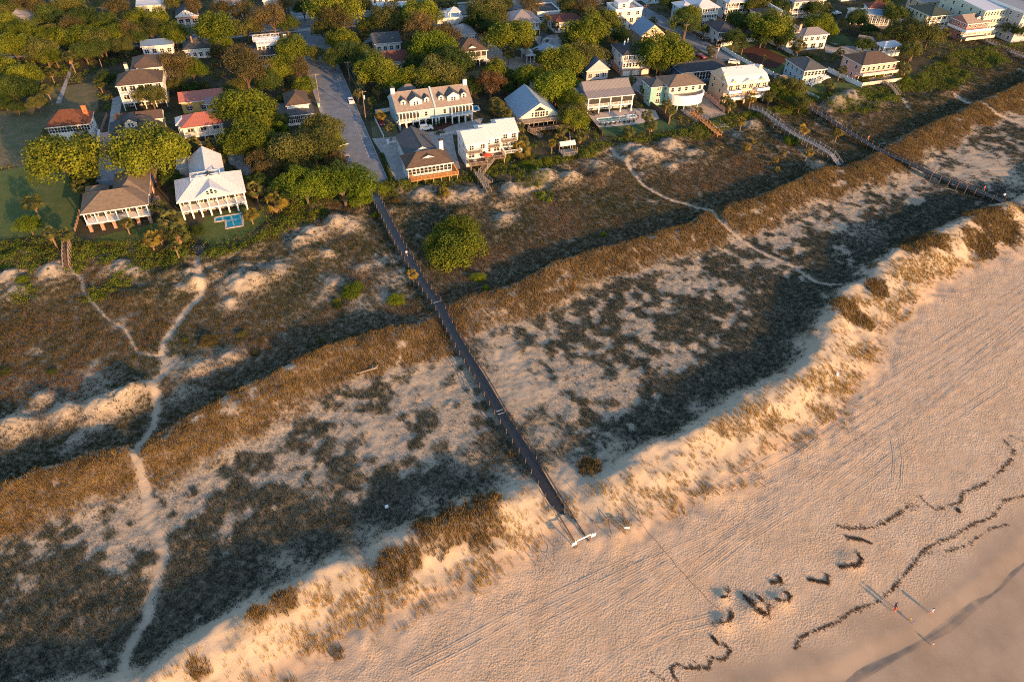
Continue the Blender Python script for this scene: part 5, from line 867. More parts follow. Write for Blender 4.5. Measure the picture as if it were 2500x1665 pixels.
PL = '''208 25 15 212 48;170 138 16 185 180;121 177 15 133 203;119 221 15 130 258;242 204 14;174 304 15 192 345;104 323 14 122 343;202 330 18 208 350;204 456 20 207 490;73 494 24 98 535;134 569 18 142 610;171 573 19 176 612;395 505 20 402 542;304 544 17 317 573;427 540 32 432 580;431 573 26;357 584 22 377 612 *;393 575 18 396 598 *;427 601 14;470 347 17 476 372;517 349 16 520 372;625 461 22 630 492;674 457 20;674 492 28 678 520 *;614 521 20 618 548 *;
890 81 14 892 98;870 138 13;876 172 13;880 205 14;921 220 13;872 228 13;906 246 12;916 282 14 930 300 *;952 312 14 955 345;1205 258 22 1209 280;1232 277 17;1273 345 18;1264 311 17;1272 366 24 1272 385 *;1068 12 12 1070 34;1080 10 12 1081 34;1095 12 12 1096 34;1108 12 12 1109 34;1148 47 10 1151 70;1132 82 7;1188 98 9 1188 115;1241 134 14 1241 160;1207 148 11;1281 108 15 1281 155 *;1309 127 10 1308 150;1323 66 11 1321 105 *;1330 45 11 1332 80 *;1172 76 6 1170 86;
1356 62 11 1354 88;1572 102 10 1571 112 *;1560 100 9;1594 51 11;1628 85 12;1641 91 12;1651 94 11;1736 55 10;1683 136 12;1542 195 12 1540 214;1571 221 10 1567 244;1623 251 13 1622 286;1635 270 12 1632 303;1575 280 15 1573 316;1588 306 17 1585 326;1707 270 11;1535 321 16 1532 334;1738 130 10;1735 118 10;1364 339 18 1366 355 *;1412 333 16 1413 350;1372 316 14;1348 350 12 *;
1811 115 7 1808 142;1860 142 7 1860 164;1902 102 13 1897 122;1944 112 18 1942 140;2054 170 13 2045 198;2024 208 14 2020 224;1765 248 16 1768 270;1782 256 14;1835 238 14 1828 264 *;1876 237 16 1874 258;2022 19 12;2013 45 12;2053 127 11;1812 296 13 *;1823 358 11 *;1960 317 15 *;2046 324 13 *;1914 373 7 *;1973 371 12 *;1893 390 9 *;1899 415 8 *;1780 298 7;2225 112 14 2222 150;2106 88 11 2104 106;2206 168 17;2301 79 12 2298 100;2060 55 14;2095 48 14 2094 70;1840 345 7 *;1085 468 14 *;1008 668 14 *;2088 300 6 *;2040 135 9'''
for t in PL.replace('\n', '').split(';'):
    gd = t.endswith('*'); a = [float(q) for q in t.rstrip('* ').split()]; palm(*a, gold=gd)
# ================================================================ BOARDWALKS
def resample(P, step):
    P = np.asarray(P, float); L = np.concatenate([[0], np.cumsum(np.linalg.norm(np.diff(P[:, :2], axis=0), axis=1))]); n = max(2, int(round(L[-1] / step)) + 1); t = np.linspace(0, L[-1], n)
    return np.stack([np.interp(t, L, P[:, i]) for i in range(P.shape[1])], 1)
def boardwalk(name, label, cat, P, wd, step, dm, rm, pm, plank=None, rail=1.05, rails=2, legs=True, posttop=.12, cap=None):
    """P: (x, y, deck height) line. deck of cross planks, side rails, one post mesh per post"""
    P = resample(P, step); o = empty(name, tuple(P[0]), 0, label=label, cat=cat); Q = P - P[0]; n = len(Q); T = np.gradient(Q[:, :2], axis=0); T /= np.linalg.norm(T, axis=1)[:, None]; N = np.stack([-T[:, 1], T[:, 0]], 1)
    d = MB(); pl = plank or .30
    for i in range(n - 1):
        k = max(1, int(np.linalg.norm(Q[i + 1] - Q[i]) / pl))
        for j in range(k):
            f0, f1 = (j + .04) / k, (j + .96) / k; a = Q[i] * (1 - f0) + Q[i + 1] * f0; b = Q[i] * (1 - f1) + Q[i + 1] * f1; na = N[i] * (1 - f0) + N[i + 1] * f0; nb = N[i] * (1 - f1) + N[i + 1] * f1; h = wd / 2 + .03 * RS.rand(); dz = .012 * RS.rand()
            p = [(*(a[:2] - na * h), a[2] + dz), (*(b[:2] - nb * h), b[2] + dz), (*(b[:2] + nb * h), b[2] + dz), (*(a[:2] + na * h), a[2] + dz)]; d.quad(*p); d.quad(*[(x, y, z - .06) for x, y, z in p][::-1]); d.quad(p[0], p[3], (p[3][0], p[3][1], p[3][2] - .06), (p[0][0], p[0][1], p[0][2] - .06)); d.quad(p[2], p[1], (p[1][0], p[1][1], p[1][2] - .06), (p[2][0], p[2][1], p[2][2] - .06))
    d.obj('deck', dm, o); st = MB()
    for s_ in (-1, 1):
        for i in range(n - 1): a = (*(Q[i, :2] + N[i] * s_ * wd * .46), Q[i, 2] - .17); b = (*(Q[i + 1, :2] + N[i + 1] * s_ * wd * .46), Q[i + 1, 2] - .17); st.beam(a, b, .09, .22)
    st.obj('stringer', dm, o); pms = {}
    for s_ in (-1, 1):
        if rail:
            r = MB()
            for i in range(n - 1):
                for q in range(rails): z = rail - q * rail * .45; r.beam((*(Q[i, :2] + N[i] * s_ * (wd / 2 + .06)), Q[i, 2] + z), (*(Q[i + 1, :2] + N[i + 1] * s_ * (wd / 2 + .06)), Q[i + 1, 2] + z), .13 if q == 0 else .05, .05 if q == 0 else .13)
            r.obj('rail', rm, o)
        for i in range(n):
            x, y = P[i, :2] + N[i] * s_ * (wd / 2 + .12); g = zat(x, y); dn = round(max(.3, P[i, 2] - g + .4) * 2) / 2 if legs else .3
            if dn not in pms: b = MB(); b.box(-.06, .06, -.06, .06, -dn, (rail or 0) + posttop); pms[dn] = b.mesh('post', [pm])
            link('post', pms[dn], o, (x - P[0, 0], y - P[0, 1], Q[i, 2]))
    return o, P
def deckz(pts, zs):
    return [(*un(p[0], p[1], z), z) for p, z in zip(pts, zs)]
bw1 = [(900, 449), (912, 470), (924, 496), (944, 534), (975, 594), (1006, 645), (1035, 697), (1073, 748), (1095, 793), (1139, 869), (1175, 925), (1222, 1008), (1251, 1054), (1300, 1128), (1320, 1165), (1357, 1226), (1381, 1266), (1422, 1334)]
bz1 = [.1, .7, 1.3, 1.5, 1.4, 1.3, 1.3, 1.3, 1.2, 1.1, 1.0, 1.0, 1.0, 1.0, .9, .1, -.75, -1.5]
B1, BP = boardwalk('beach_boardwalk', 'long dark timber beach boardwalk running from the street end to the sand', 'boardwalk', deckz(bw1, bz1), 2.1, 2.75, 'deck_dark', 'deck_dark', 'wood_post', posttop=.10)
b = MB()
for px, py in ((1066, 738), (1217, 1003), (1222, 1010), (1354, 1221), (1358, 1228)):
    j = int(np.argmin(np.hypot(*(BP[:, :2] - un(px, py, 1.5)).T))); j = min(max(j, 1), len(BP) - 2); t = BP[j + 1] - BP[j - 1]; t = t[:2] / np.hypot(*t[:2]); nn = np.array([-t[1], t[0]]); c = un(px, py, BP[j, 2]) ; z = BP[j, 2] + .05
    c = BP[j, :2] + t * np.dot(c - BP[j, :2], t)
    b.quad((*(c - nn * .8 - t * .07), z), (*(c - nn * .8 + t * .07), z), (*(c + nn * .8 + t * .07), z), (*(c + nn * .8 - t * .07), z))
o = b.obj('deck_stripe', 'paint_white'); o.parent = B1; o.location = -Vector(BP[0])
b = MB(); e = BP[-1]; t = BP[-1, :2] - BP[-3, :2]; t /= np.hypot(*t); nn = np.array([-t[1], t[0]]); g = zat(*e[:2])
for s_ in (-1, 1): p = e[:2] + nn * s_ * 1.5; b.bar((*p, g - .4), (*p, g + 2.5), .11, k=6)
so = empty('beach_gateway', (*e[:2], g), 0, label='open timber gateway with two white boards at the boardwalk foot', cat='gateway'); q = b.obj('post', 'wood_post'); q.parent = so; q.location = (-e[0], -e[1], -g)
b = MB(); b.beam((*(nn * -1.75), 2.35), (*(nn * 1.75), 2.35), .12, .26); b.obj('crossbeam', 'sign_white', so)
for s_ in (-1, 1): b = MB(); c = nn * s_ * 1.95 - 0 * t; b.beam((*(c - nn * .5 + t * .1), 1.9), (*(c + nn * .5 + t * .1), 1.9), .05, .85); b.obj('sign_board', 'sign_white', so)
bw2 = [(1955, 246), (1984, 268), (2006, 281), (2064, 316), (2106, 344), (2157, 372), (2212, 395), (2276, 425), (2340, 449), (2404, 473), (2440, 488), (2560, 540)]
boardwalk('beach_boardwalk', 'second dark timber boardwalk crossing the dunes beyond the small fenced lawn', 'boardwalk', deckz(bw2, [.6, 1.2, 1.4, 1.5, 1.5, 1.5, 1.5, 1.5, 1.4, 1.3, 1.3, 1.2]), 1.9, 2.6, 'deck_dark', 'deck_dark', 'wood_post', posttop=.10)
bw3 = [(1832, 264), (1861, 272), (1897, 298), (1931, 322), (1961, 339), (1993, 354), (2031, 377), (2050, 404)]
boardwalk('dune_walkover', 'pale grey-blue timber walkover leading from the peach mansion across the dunes', 'walkover', deckz(bw3, [1.0, 1.8, 2.2, 2.4, 2.4, 2.4, 2.3, .6]), 1.7, 2.2, 'deck_grey', 'deck_grey', 'deck_grey')
boardwalk('dune_walkover', 'bright orange timber walkway from the teal round-deck house to the sandy yard', 'walkover', deckz([(1690, 275), (1724, 302), (1757, 330)], [1.2, 1.2, .5]), 1.5, 1.8, 'wood_new', 'wood_new', 'wood_new')
boardwalk('dune_walkover', 'narrow dark walkway with pale edges below the blue A-frame house', 'walkover', deckz([(1382, 325), (1384, 358)], [1.3, 1.5]), 2.2, 2.0, 'deck_dark', 'trim_old', 'trim_old', rail=.5, rails=1)
boardwalk('dune_steps', 'old timber steps descending to the dunes between two palms', 'steps', deckz([(162, 590), (161, 620), (164, 656)], [2.6, 2.0, .3]), 1.2, 1.5, 'wood_brown', 'wood_old', 'wood_old')
boardwalk('dune_steps', 'weathered timber steps below the stepped white townhouses', 'steps', deckz([(1163, 420), (1180, 445), (1194, 472)], [1.6, 1.3, .6]), 1.3, 1.4, 'wood_old', 'wood_old', 'wood_old')
boardwalk('dune_walkover', 'thin timber walkway leaving the pink house for the dunes', 'walkover', deckz([(2155, 196), (2178, 212), (2193, 232)], [1.2, 1.0, .4]), 1.3, 1.6, 'wood_old', 'wood_old', 'wood_old')
boardwalk('dune_walkover', 'faint grey walkway through scrub below the rose-brick gabled house', 'walkover', deckz([(2405, 98), (2440, 116), (2470, 128), (2530, 152)], [1.0, 1.0, 1.0, 1.0]), 1.3, 2.0, 'deck_grey', 'wood_old', 'wood_old')
boardwalk('garden_deck', 'small dark timber deck at the start of the sandy footpath', 'deck', deckz([(484, 600), (489, 620)], [.9, .6]), 2.4, 1.2, 'deck_dark', 'wood_old', 'wood_old', rail=0)
x, y, z = on(1386, 378); o = empty('dune_pavilion', (x, y, z), GA, label='small open timber pavilion with shingled gable roof at the walkway end', cat='pavilion'); b = MB(); b.box(-2.6, 2.6, -2.2, 2.2, .7, .9); b.obj('deck', 'deck_grey', o)
for u in (-2.3, 2.3):
    for v in (-1.9, 1.9): column(o, u, v, -.5, 3.6, .16, 'wood_old')
roof(o, -2.7, .1, 5.4, 2.3, 3.1, 'gu', .8, 'mt_silver', 'wood_old'); railing(o, [(-2.4, 0), (-2.4, -2.1), (2.4, -2.1), (2.4, 0)], .9, 'wood_old')
# ================================================================ POOLS
def pool(label, pts, m, cop='trim', z=.12, cat='swimming pool', extra=None):
    P = [un(*p) for p in pts]; c = np.mean(P, 0); o = empty('swimming_pool', (*c, 0), 0, label=label, cat=cat); b = MB(); b.quad(*[(*(p - c), z - .02) for p in P]); b.obj('water', m, o); r = MB()
    for p, q in zip(P, P[1:] + P[:1]): r.beam((*(p - c), z), (*(q - c), z), .55, .14)
    r.obj('coping', cop, o); return o
pool('bright blue L-shaped pool on the lawn below the white pool house', [(525, 532), (594, 521), (593, 552), (552, 559), (551, 539), (525, 543)], 'pool_water', 'paver')
pool('long teal pool on the pale terrace of the grey-roofed villa', [(1455, 291), (1528, 284), (1535, 294), (1465, 301)], 'pool_teal', 'trim'); pool('little square hot tub beside the long teal pool', [(1530, 284), (1549, 282), (1554, 288), (1536, 290)], 'pool_teal', 'trim', .3, 'hot tub')
pool('small turquoise pool behind the end of the duplex', [(1154, 262), (1166, 259), (1171, 270), (1157, 274)], 'pool_water', 'trim'); 
# ================================================================ FENCES
def fence(name, label, px, h, m, step=2.4, slat=.0, cat='fence', pm=None):
    P = resample([on(*p) for p in px], step); c = P[0].copy(); o = empty(name, tuple(c), 0, label=label, cat=cat); b = MB(); pb = MB()
    for i in range(len(P) - 1):
        a, q = P[i] - c, P[i + 1] - c
        if slat == 0: b.beam((*a[:2], a[2] + h / 2), (*q[:2], q[2] + h / 2), .08, h - .1)
        else:
            for k in (h * .3, h * .62, h * .92): b.beam((*a[:2], a[2] + k), (*q[:2], q[2] + k), .06, slat)
    for i in range(len(P)): a = P[i] - c; b2 = MB(); b2.box(-.09, .09, -.09, .09, -.3, h + .12); link('post', b2.mesh('post', [pm or m]), o, tuple(a))
    b.obj('panel' if slat == 0 else 'rail', m, o); return o
fence('garden_fence', 'long white board fence along the far side of the vegetable garden', [(1759, 116), (1795, 108), (1830, 103), (1865, 100), (1905, 120), (1945, 141)], 1.8, 'trim'); fence('garden_fence', 'white board fence between side street and vegetable garden', [(1762, 121), (1800, 145), (1840, 166), (1886, 186)], 1.6, 'trim')
fence('garden_fence', 'white board fence stepping down beside the pink house', [(2020, 176), (2050, 191), (2075, 203), (2103, 215)], 1.9, 'trim'); fence('garden_fence', 'short white picket fence at the dune edge of the small lawn', [(1968, 229), (1998, 243)], 1.0, 'trim')
fence('privacy_fence', 'brown timber privacy fence between pool terrace and teal house', [(1548, 233), (1580, 255), (1610, 277), (1635, 303)], 1.9, 'wood_brown'); fence('privacy_fence', 'grey timber fence along the left edge of the pool villa lawn', [(1430, 285), (1445, 305), (1462, 325), (1470, 333)], 1.7, 'wood_brown')
fence('stucco_wall', 'pink stucco garden wall beside the peach mansion', [(1714, 233), (1735, 248), (1760, 268), (1768, 276)], 1.9, 'wall_pink', cat='wall'); fence('pool_fence', 'dark metal pool fence around the long teal pool', [(1452, 305), (1480, 306), (1520, 301), (1552, 297), (1560, 288), (1545, 275)], 1.1, 'metal_dark', 1.8, .05)
fence('street_fence', 'white picket fence along the duplex lawn by the street', [(916, 294), (926, 315), (937, 337)], 1.2, 'trim'); fence('street_fence', 'white panel fence behind the red car', [(917, 279), (956, 272)], 1.5, 'trim'); fence('rail_fence', 'white two-rail fence on the drive by the orange-decked house', [(946, 352), (976, 349)], .9, 'trim', 2, .12); fence('rail_fence', 'white two-rail fence in front of the townhouse hedge', [(1075, 334), (1108, 327)], .9, 'trim', 2, .12)
fence('garden_wall', 'low brown garden wall running beside the big spreading oak', [(262, 285), (240, 345), (222, 425)], 1.3, 'wall_brick', cat='wall'); fence('stone_parapet', 'pink paved side wall left of the brick-arched house', [(196, 520), (190, 545), (184, 565)], 1.0, 'wall_brick', 2, cat='wall'); fence('tennis_fence', 'pale turquoise fence behind the duplex pool', [(1134, 201), (1172, 196)], 1.4, 'wall_teal', 2.5)
for lb, px, h, w_ in (('clipped dark hedge beside the parking court', [(933, 380), (943, 405), (950, 425), (958, 445)], 1.3, 1.4), ('low dark hedge in the mulch bed before the duplex', [(1052, 305), (1080, 306)], 1.6, 2.4), ('round clipped hedge behind the white two-rail fence', [(1066, 328), (1082, 328)], 1.4, 1.6), ('curving clipped hedge on the lawn near the chimneyed white house', [(2020, 108), (2040, 116), (2060, 112)], 1.0, 1.4), ('row of low shrubs below the chimneyed white house', [(1965, 136), (2000, 146)], 1.6, 2.5)):
    P = resample([(*un(*p), 0) for p in px], .55); V = []; Q = []; A_ = []
    for p in P:
        n_ = 70; dd = RS.normal(size=(n_, 3)); dd /= np.linalg.norm(dd, axis=1)[:, None]; dd[:, 2] = abs(dd[:, 2]); v, q = leafquads(p + dd * np.array([w_ / 2, w_ / 2, h]) * (.75 + .3 * RS.rand(n_, 1)), dd, .3, RS); Q.append(q + sum(len(x) for x in V)); V.append(v); A_.append(np.repeat(RS.rand(n_), 4))
    V = np.concatenate(V); c = V[0].copy(); c[2] = 0; o = link('hedge', npmesh('hedge', V - c, np.concatenate(Q), ['leaf_dark'], dict(rnd=np.concatenate(A_))), None, tuple(c)); tag(o, lb, 'hedge')
# ================================================================ POLES AND WIRES
def pole(top, base, look, lamp=False, arms=1, trans=False):
    x, y = un(*base); hts = np.arange(3, 16, .1); h = float(hts[np.argmin([abs(projy(x, y, q) - top[1]) for q in hts])]); h = max(h, 5)
    o = empty('utility_pole' if not lamp else 'street_lamp', (x, y, 0), GA + R(90) * 0); b = MB(); b.bar((0, 0, -.3), (0, 0, h), .17, k=7, r2=.11); b.obj('pole', 'pole_wood', o)
    for k in range(arms): b = MB(); b.beam((-1.2, 0, h - .5 - k), (1.2, 0, h - .5 - k), .12, .14); [b.bar((u, 0, h - .43 - k), (u, 0, h - .2 - k), .05, k=5) for u in (-1.1, -.5, .5, 1.1)]; b.obj('crossarm', 'pole_wood', o)
    if trans: b = MB(); b.bar((.35, 0, h - 3), (.35, 0, h - 1.7), .28, k=9); b.obj('transformer', 'metal_light', o)
    if lamp: b = MB(); b.bar((0, 0, h - .2), (1.9, 0, h + .15), .06); b.obj('lamp_arm', 'metal_light', o); b = MB(); b.beam((1.7, 0, h + .12), (2.6, 0, h + .18), .3, .18); b.obj('lamp_head', 'metal_light', o)
    n = near(x, y); pend(o, look, 'street lamp' if lamp else 'utility pole', x, y, *base, h, 'timber utility poles'); return np.array([x, y, h])
def projy(X, Y, Z):
    zc = Y * math.cos(TH) - (Z - HC) * math.sin(TH); yc = Y * math.sin(TH) + (Z - HC) * math.cos(TH); x = X / zc; y = yc / zc; c, s = math.cos(ROLL), math.sin(ROLL); return 832.5 - (-x * s + y * c) * F
PO = [pole(*a) for a in [((242, 18), (255, 46), 'timber utility pole', False, 1), ((406, 174), (425, 227), 'leaning timber pole', False, 0), ((743, 106), (750, 143), 'timber utility pole with transformer', False, 1, True), ((774, 180), (781, 253), 'tall timber utility pole', False, 1), ((845, 150), (855, 203), 'bare timber utility pole', False, 1),
     ((880, 222), (893, 293), 'timber utility pole with transformer', False, 1, True), ((1158, 13), (1159, 75), 'tall timber utility pole', False, 1, True), ((1580, 11), (1574, 48), 'timber utility pole with crossarm', False, 2), ((1673, 59), (1666, 123), 'tall timber utility pole', False, 1), ((1484, 127), (1484, 166), 'bare timber pole', False, 1),
     ((1754, 108), (1746, 153), 'timber utility pole with transformer', False, 2, True), ((2312, -6), (2304, 24), 'timber utility pole', False, 1), ((829, 355), (838, 410), 'timber pole carrying a street lamp', True, 0), ((735, -30), (741, 6), 'timber utility pole', False, 1), ((247, 150), (254, 178), 'thin leaning pole', False, 0), ((1800, 143), (1796, 168), 'short timber pole', False, 0)]]
b = MB()
def wire(b, a, c, sag=.8, n=10):
    a, c = np.array(a), np.array(c); p = None
    for i in range(n + 1):
        t = i / n; q = a * (1 - t) + c * t; q[2] -= 4 * sag * t * (1 - t)
        if p is not None: b.bar(tuple(p), tuple(q), .035, k=3)
        p = q
ax = np.array([math.cos(GA), math.sin(GA), 0])
for i, j in ((0, 13), (2, 3), (4, 5), (7, 8), (8, 10)):
    for u in (-1, 0, 1): wire(b, PO[i] + ax * u - [0, 0, .3], PO[j] + ax * u - [0, 0, .3])
for u in (-1, 0, 1): wire(b, PO[0] + ax * u - [0, 0, .3], np.array([*un(-60, 40, 9), 9]) + ax * u)
tag(b.obj('power_lines', 'metal_dark'), 'sagging black power lines strung between the timber poles', 'power lines')
# ================================================================ CARS
def car_meshes(kind):
    L_, Wd = (4.7, 1.85) if kind != 'pickup' else (5.4, 1.95); prof = {'sedan': [(-2.3, .5), (-2.3, .85), (-1.5, 1.0), (-.9, 1.42), (.45, 1.42), (1.15, 1.0), (2.1, .82), (2.35, .5)], 'suv': [(-2.35, .55), (-2.38, 1.15), (-2.05, 1.68), (.5, 1.72), (1.15, 1.15), (2.15, 1.02), (2.38, .55)], 'pickup': [(-2.7, .6), (-2.7, 1.1), (-.9, 1.1), (-.6, 1.75), (.8, 1.78), (1.4, 1.18), (2.5, 1.05), (2.7, .6)]}[kind]; b = MB(); n = len(prof); h = Wd / 2
    def wdt(z): return h if z < 1.2 else h * .80
    for (x0, z0), (x1, z1) in zip(prof[:-1], prof[1:]): b.quad((x0, wdt(z0), z0), (x0, -wdt(z0), z0), (x1, -wdt(z1), z1), (x1, wdt(z1), z1))
    low = .32
    for s_ in (-1, 1):
        for (x0, z0), (x1, z1) in zip(prof[:-1], prof[1:]):
            zz0, zz1 = min(z0, 1.0), min(z1, 1.0); q = [(x0, s_ * h, low), (x1, s_ * h, low), (x1, s_ * h, zz1), (x0, s_ * h, zz0)]; b.quad(*(q if s_ < 0 else q[::-1]))
            if z0 > 1.0 or z1 > 1.0: q = [(x0, s_ * h, zz0), (x1, s_ * h, zz1), (x1, s_ * wdt(z1), z1), (x0, s_ * wdt(z0), z0)]; b.quad(*(q if s_ < 0 else q[::-1]))
    b.quad((prof[0][0], -h, low), (prof[0][0], h, low), (prof[0][0], h, prof[0][1]), (prof[0][0], -h, prof[0][1])); b.quad((prof[-1][0], h, low), (prof[-1][0], -h, low), (prof[-1][0], -h, prof[-1][1]), (prof[-1][0], h, prof[-1][1])); b.quad(*[(x, y, low) for x, y in ((prof[0][0], -h), (prof[-1][0], -h), (prof[-1][0], h), (prof[0][0], h))])
    g = MB(); top = [p for p in prof if p[1] > 1.3]; zt = max(p[1] for p in top); x0, x1 = top[0][0], top[-1][0]; base = 1.04 if kind == 'sedan' else 1.18; i0 = prof.index(top[0]); i1 = prof.index(top[-1]); pb, pf = prof[i0 - 1], prof[i1 + 1]; e = .02
    for (a, c) in ((top[0], pb), (top[-1], pf)):
        dx = (c[0] - a[0]); sg = 1 if dx > 0 else -1; pa = (a[0] + dx * .12, a[1] + (c[1] - a[1]) * .12); pc = (a[0] + dx * .88, a[1] + (c[1] - a[1]) * .88); g.quad((pa[0] + sg * e, -h * .74, pa[1] + e), (pa[0] + sg * e, h * .74, pa[1] + e), (pc[0] + sg * e, h * .86, pc[1] + e), (pc[0] + sg * e, -h * .86, pc[1] + e))
    for s_ in (-1, 1): g.quad((pb[0] * .5 + x0 * .5, s_ * (h * .95 + e), base), (pf[0] * .5 + x1 * .5, s_ * (h * .95 + e), base), (x1 - .05, s_ * (h * .83 + e), zt - .12), (x0 + .1, s_ * (h * .83 + e), zt - .12))
    wlm = MB(); wlm.bar((0, -.12, 0), (0, .12, 0), .34, k=14); return b, g, wlm.mesh('wheel', ['tyre']), L_ / 2 - .95, h
CARS = {}
def car(px, py, kind, paint, ang, label, z=.05):
    k = (kind, paint)
    if k not in CARS: b, g, wm_, wx, h = car_meshes(kind); CARS[k] = (b.mesh('body', [paint]), g.mesh('car_window', ['glass']), wm_, wx, h)
    bm, gm, wm_, wx, h = CARS[k]; x, y = un(px, py, .6); o = empty('parked_car', (x, y, z), ang, label=label, cat='car', group='cars parked in drives and streets'); link('body', bm, o); link('car_window', gm, o)
    for u in (-wx, wx):
        for v in (-h + .1, h - .1): link('wheel', wm_, o, (u, v, .34))
    b = MB()
    for v in (-.6, .6): b.box(2.3 if kind != 'pickup' else 2.66, 2.4 if kind != 'pickup' else 2.73, v - .2, v + .2, .62, .78)
    b.obj('headlight', 'metal_light', o)
ST = GA - R(90)
for a in [(857, 246, 'sedan', 'car_white', ST, 'white sedan parked alone on the right kerb of the street'), (931, 299, 'sedan', 'car_red', ST, 'dark red car on the grass behind the picket fence'), (986, 317, 'suv', 'car_black', ST, 'black car parked nose-out under the duplex, left one'), (1007, 312, 'suv', 'car_black', ST, 'black car half hidden by the palm under the duplex'), (1040, 313, 'suv', 'car_white', GA, 'white SUV parked across the front of the duplex'),
          (847, 386, 'sedan', 'car_tan', ST, 'tan car at the left kerb near the street lamp'), (853, 400, 'suv', 'car_blue', ST, 'dark blue car behind the tan car near the street end'), (1660, 105, 'pickup', 'car_white', ST, 'white pickup by the palms on the side street'), (1711, 138, 'sedan', 'car_red', ST + .3, 'maroon car near the navy-walled house'), (1726, 97, 'sedan', 'car_black', ST + 1.2, 'black car in the drive of the dark-roofed stilt house'),
          (1792, 153, 'suv', 'car_white', GA - .5, 'white SUV at the dead end of the side street'), (2043, 33, 'sedan', 'car_white', GA, 'white car by the long white verandah house'), (1896, 188, 'suv', 'car_blue', GA + .2, 'dark blue car beside the pale blue corner house'), (1913, 192, 'suv', 'car_tan', GA + .2, 'tan car beside the pale blue corner house'), (2310, 11, 'suv', 'car_white', GA, 'white car parked behind the lemon house'), (898, 136, 'suv', 'car_white', ST, 'white van among the trees near the dark gabled bungalow'), (978, 311, 'sedan', 'car_blue', ST, 'small blue car beside the duplex wall') if False else (2148, 55, 'sedan', 'car_white', GA, 'white car on the pale drive before the verandah house')]: car(*a)
for px, py, m, lb in ((779, 262, 'wall_teal', 'teal wheelie bin at the kerb by the street-corner house'), (947, 352, 'trim', 'white gate pillar at the parking court entrance')): x, y = un(px, py); b = MB(); b.box(-.4, .4, -.4, .4, 0, 1.3); b.box(-.45, .45, -.45, .45, 1.3, 1.42); o = b.obj('wheelie_bin' if 'bin' in lb else 'gate_pillar', m, None, (x, y, .05), GA); tag(o, lb, 'bin' if 'bin' in lb else 'pillar')
# red umbrella on the townhouse deck, loungers by the pool, flat concrete slab in the sandy yard
x, y = un(1189, 378, 4.4); b = MB(); b.bar((0, 0, -1.9), (0, 0, .5), .04, k=5); o = empty('patio_umbrella', (x, y, 4.3), 0, label='red patio umbrella on the middle townhouse deck', cat='umbrella'); b.obj('pole', 'metal_light', o); b = MB()
for i in range(8): t0_, t1_ = i * .7854, (i + 1) * .7854; b.quad((0, 0, .55), (1.5 * math.cos(t0_), 1.5 * math.sin(t0_), 0), (1.5 * math.cos(t1_), 1.5 * math.sin(t1_), 0))
b.obj('canopy', 'red_cloth', o)
for px, py, lb in ((1447, 283, 'dark sun lounger nearest the hedge on the pool terrace'), (1457, 281, 'dark upright chair on the pool terrace')): x, y = un(px, py); b = MB(); b.beam((-.9, 0, .4), (.5, 0, .4), .7, .1); b.beam((.5, 0, .4), (1.1, 0, 1.0), .7, .1); [b.box(u - .04, u + .04, v - .04, v + .04, 0, .38) for u in (-.8, .4) for v in (-.3, .3)]; tag(b.obj('sun_lounger', 'metal_dark', None, (x, y, .07), GA + 2.2), lb, 'lounger')
sheet('concrete_slab', [(1733, 300), (1755, 293), (1780, 311), (1745, 314)], .12, 'paint_white'); 
for k, (px, py) in enumerate([(1465, 307), (1478, 308), (1490, 305), (1501, 304), (1513, 302), (1524, 301), (1535, 300), (1547, 299)]):
    x, y = un(px, py); v, q = leafquads(np.array([0, 0, .3]) + RS.normal(size=(70, 3)) * .22, RS.normal(size=(70, 3)), .3, RS); o = link('potted_shrub', npmesh('potted_shrub', v, q, ['leaf_dark'], dict(rnd=np.repeat(RS.rand(70), 4))), None, (x, y, .1)); tag(o, 'small round shrub in the row along the pool fence', 'shrub', 'row of small shrubs along the pool fence')
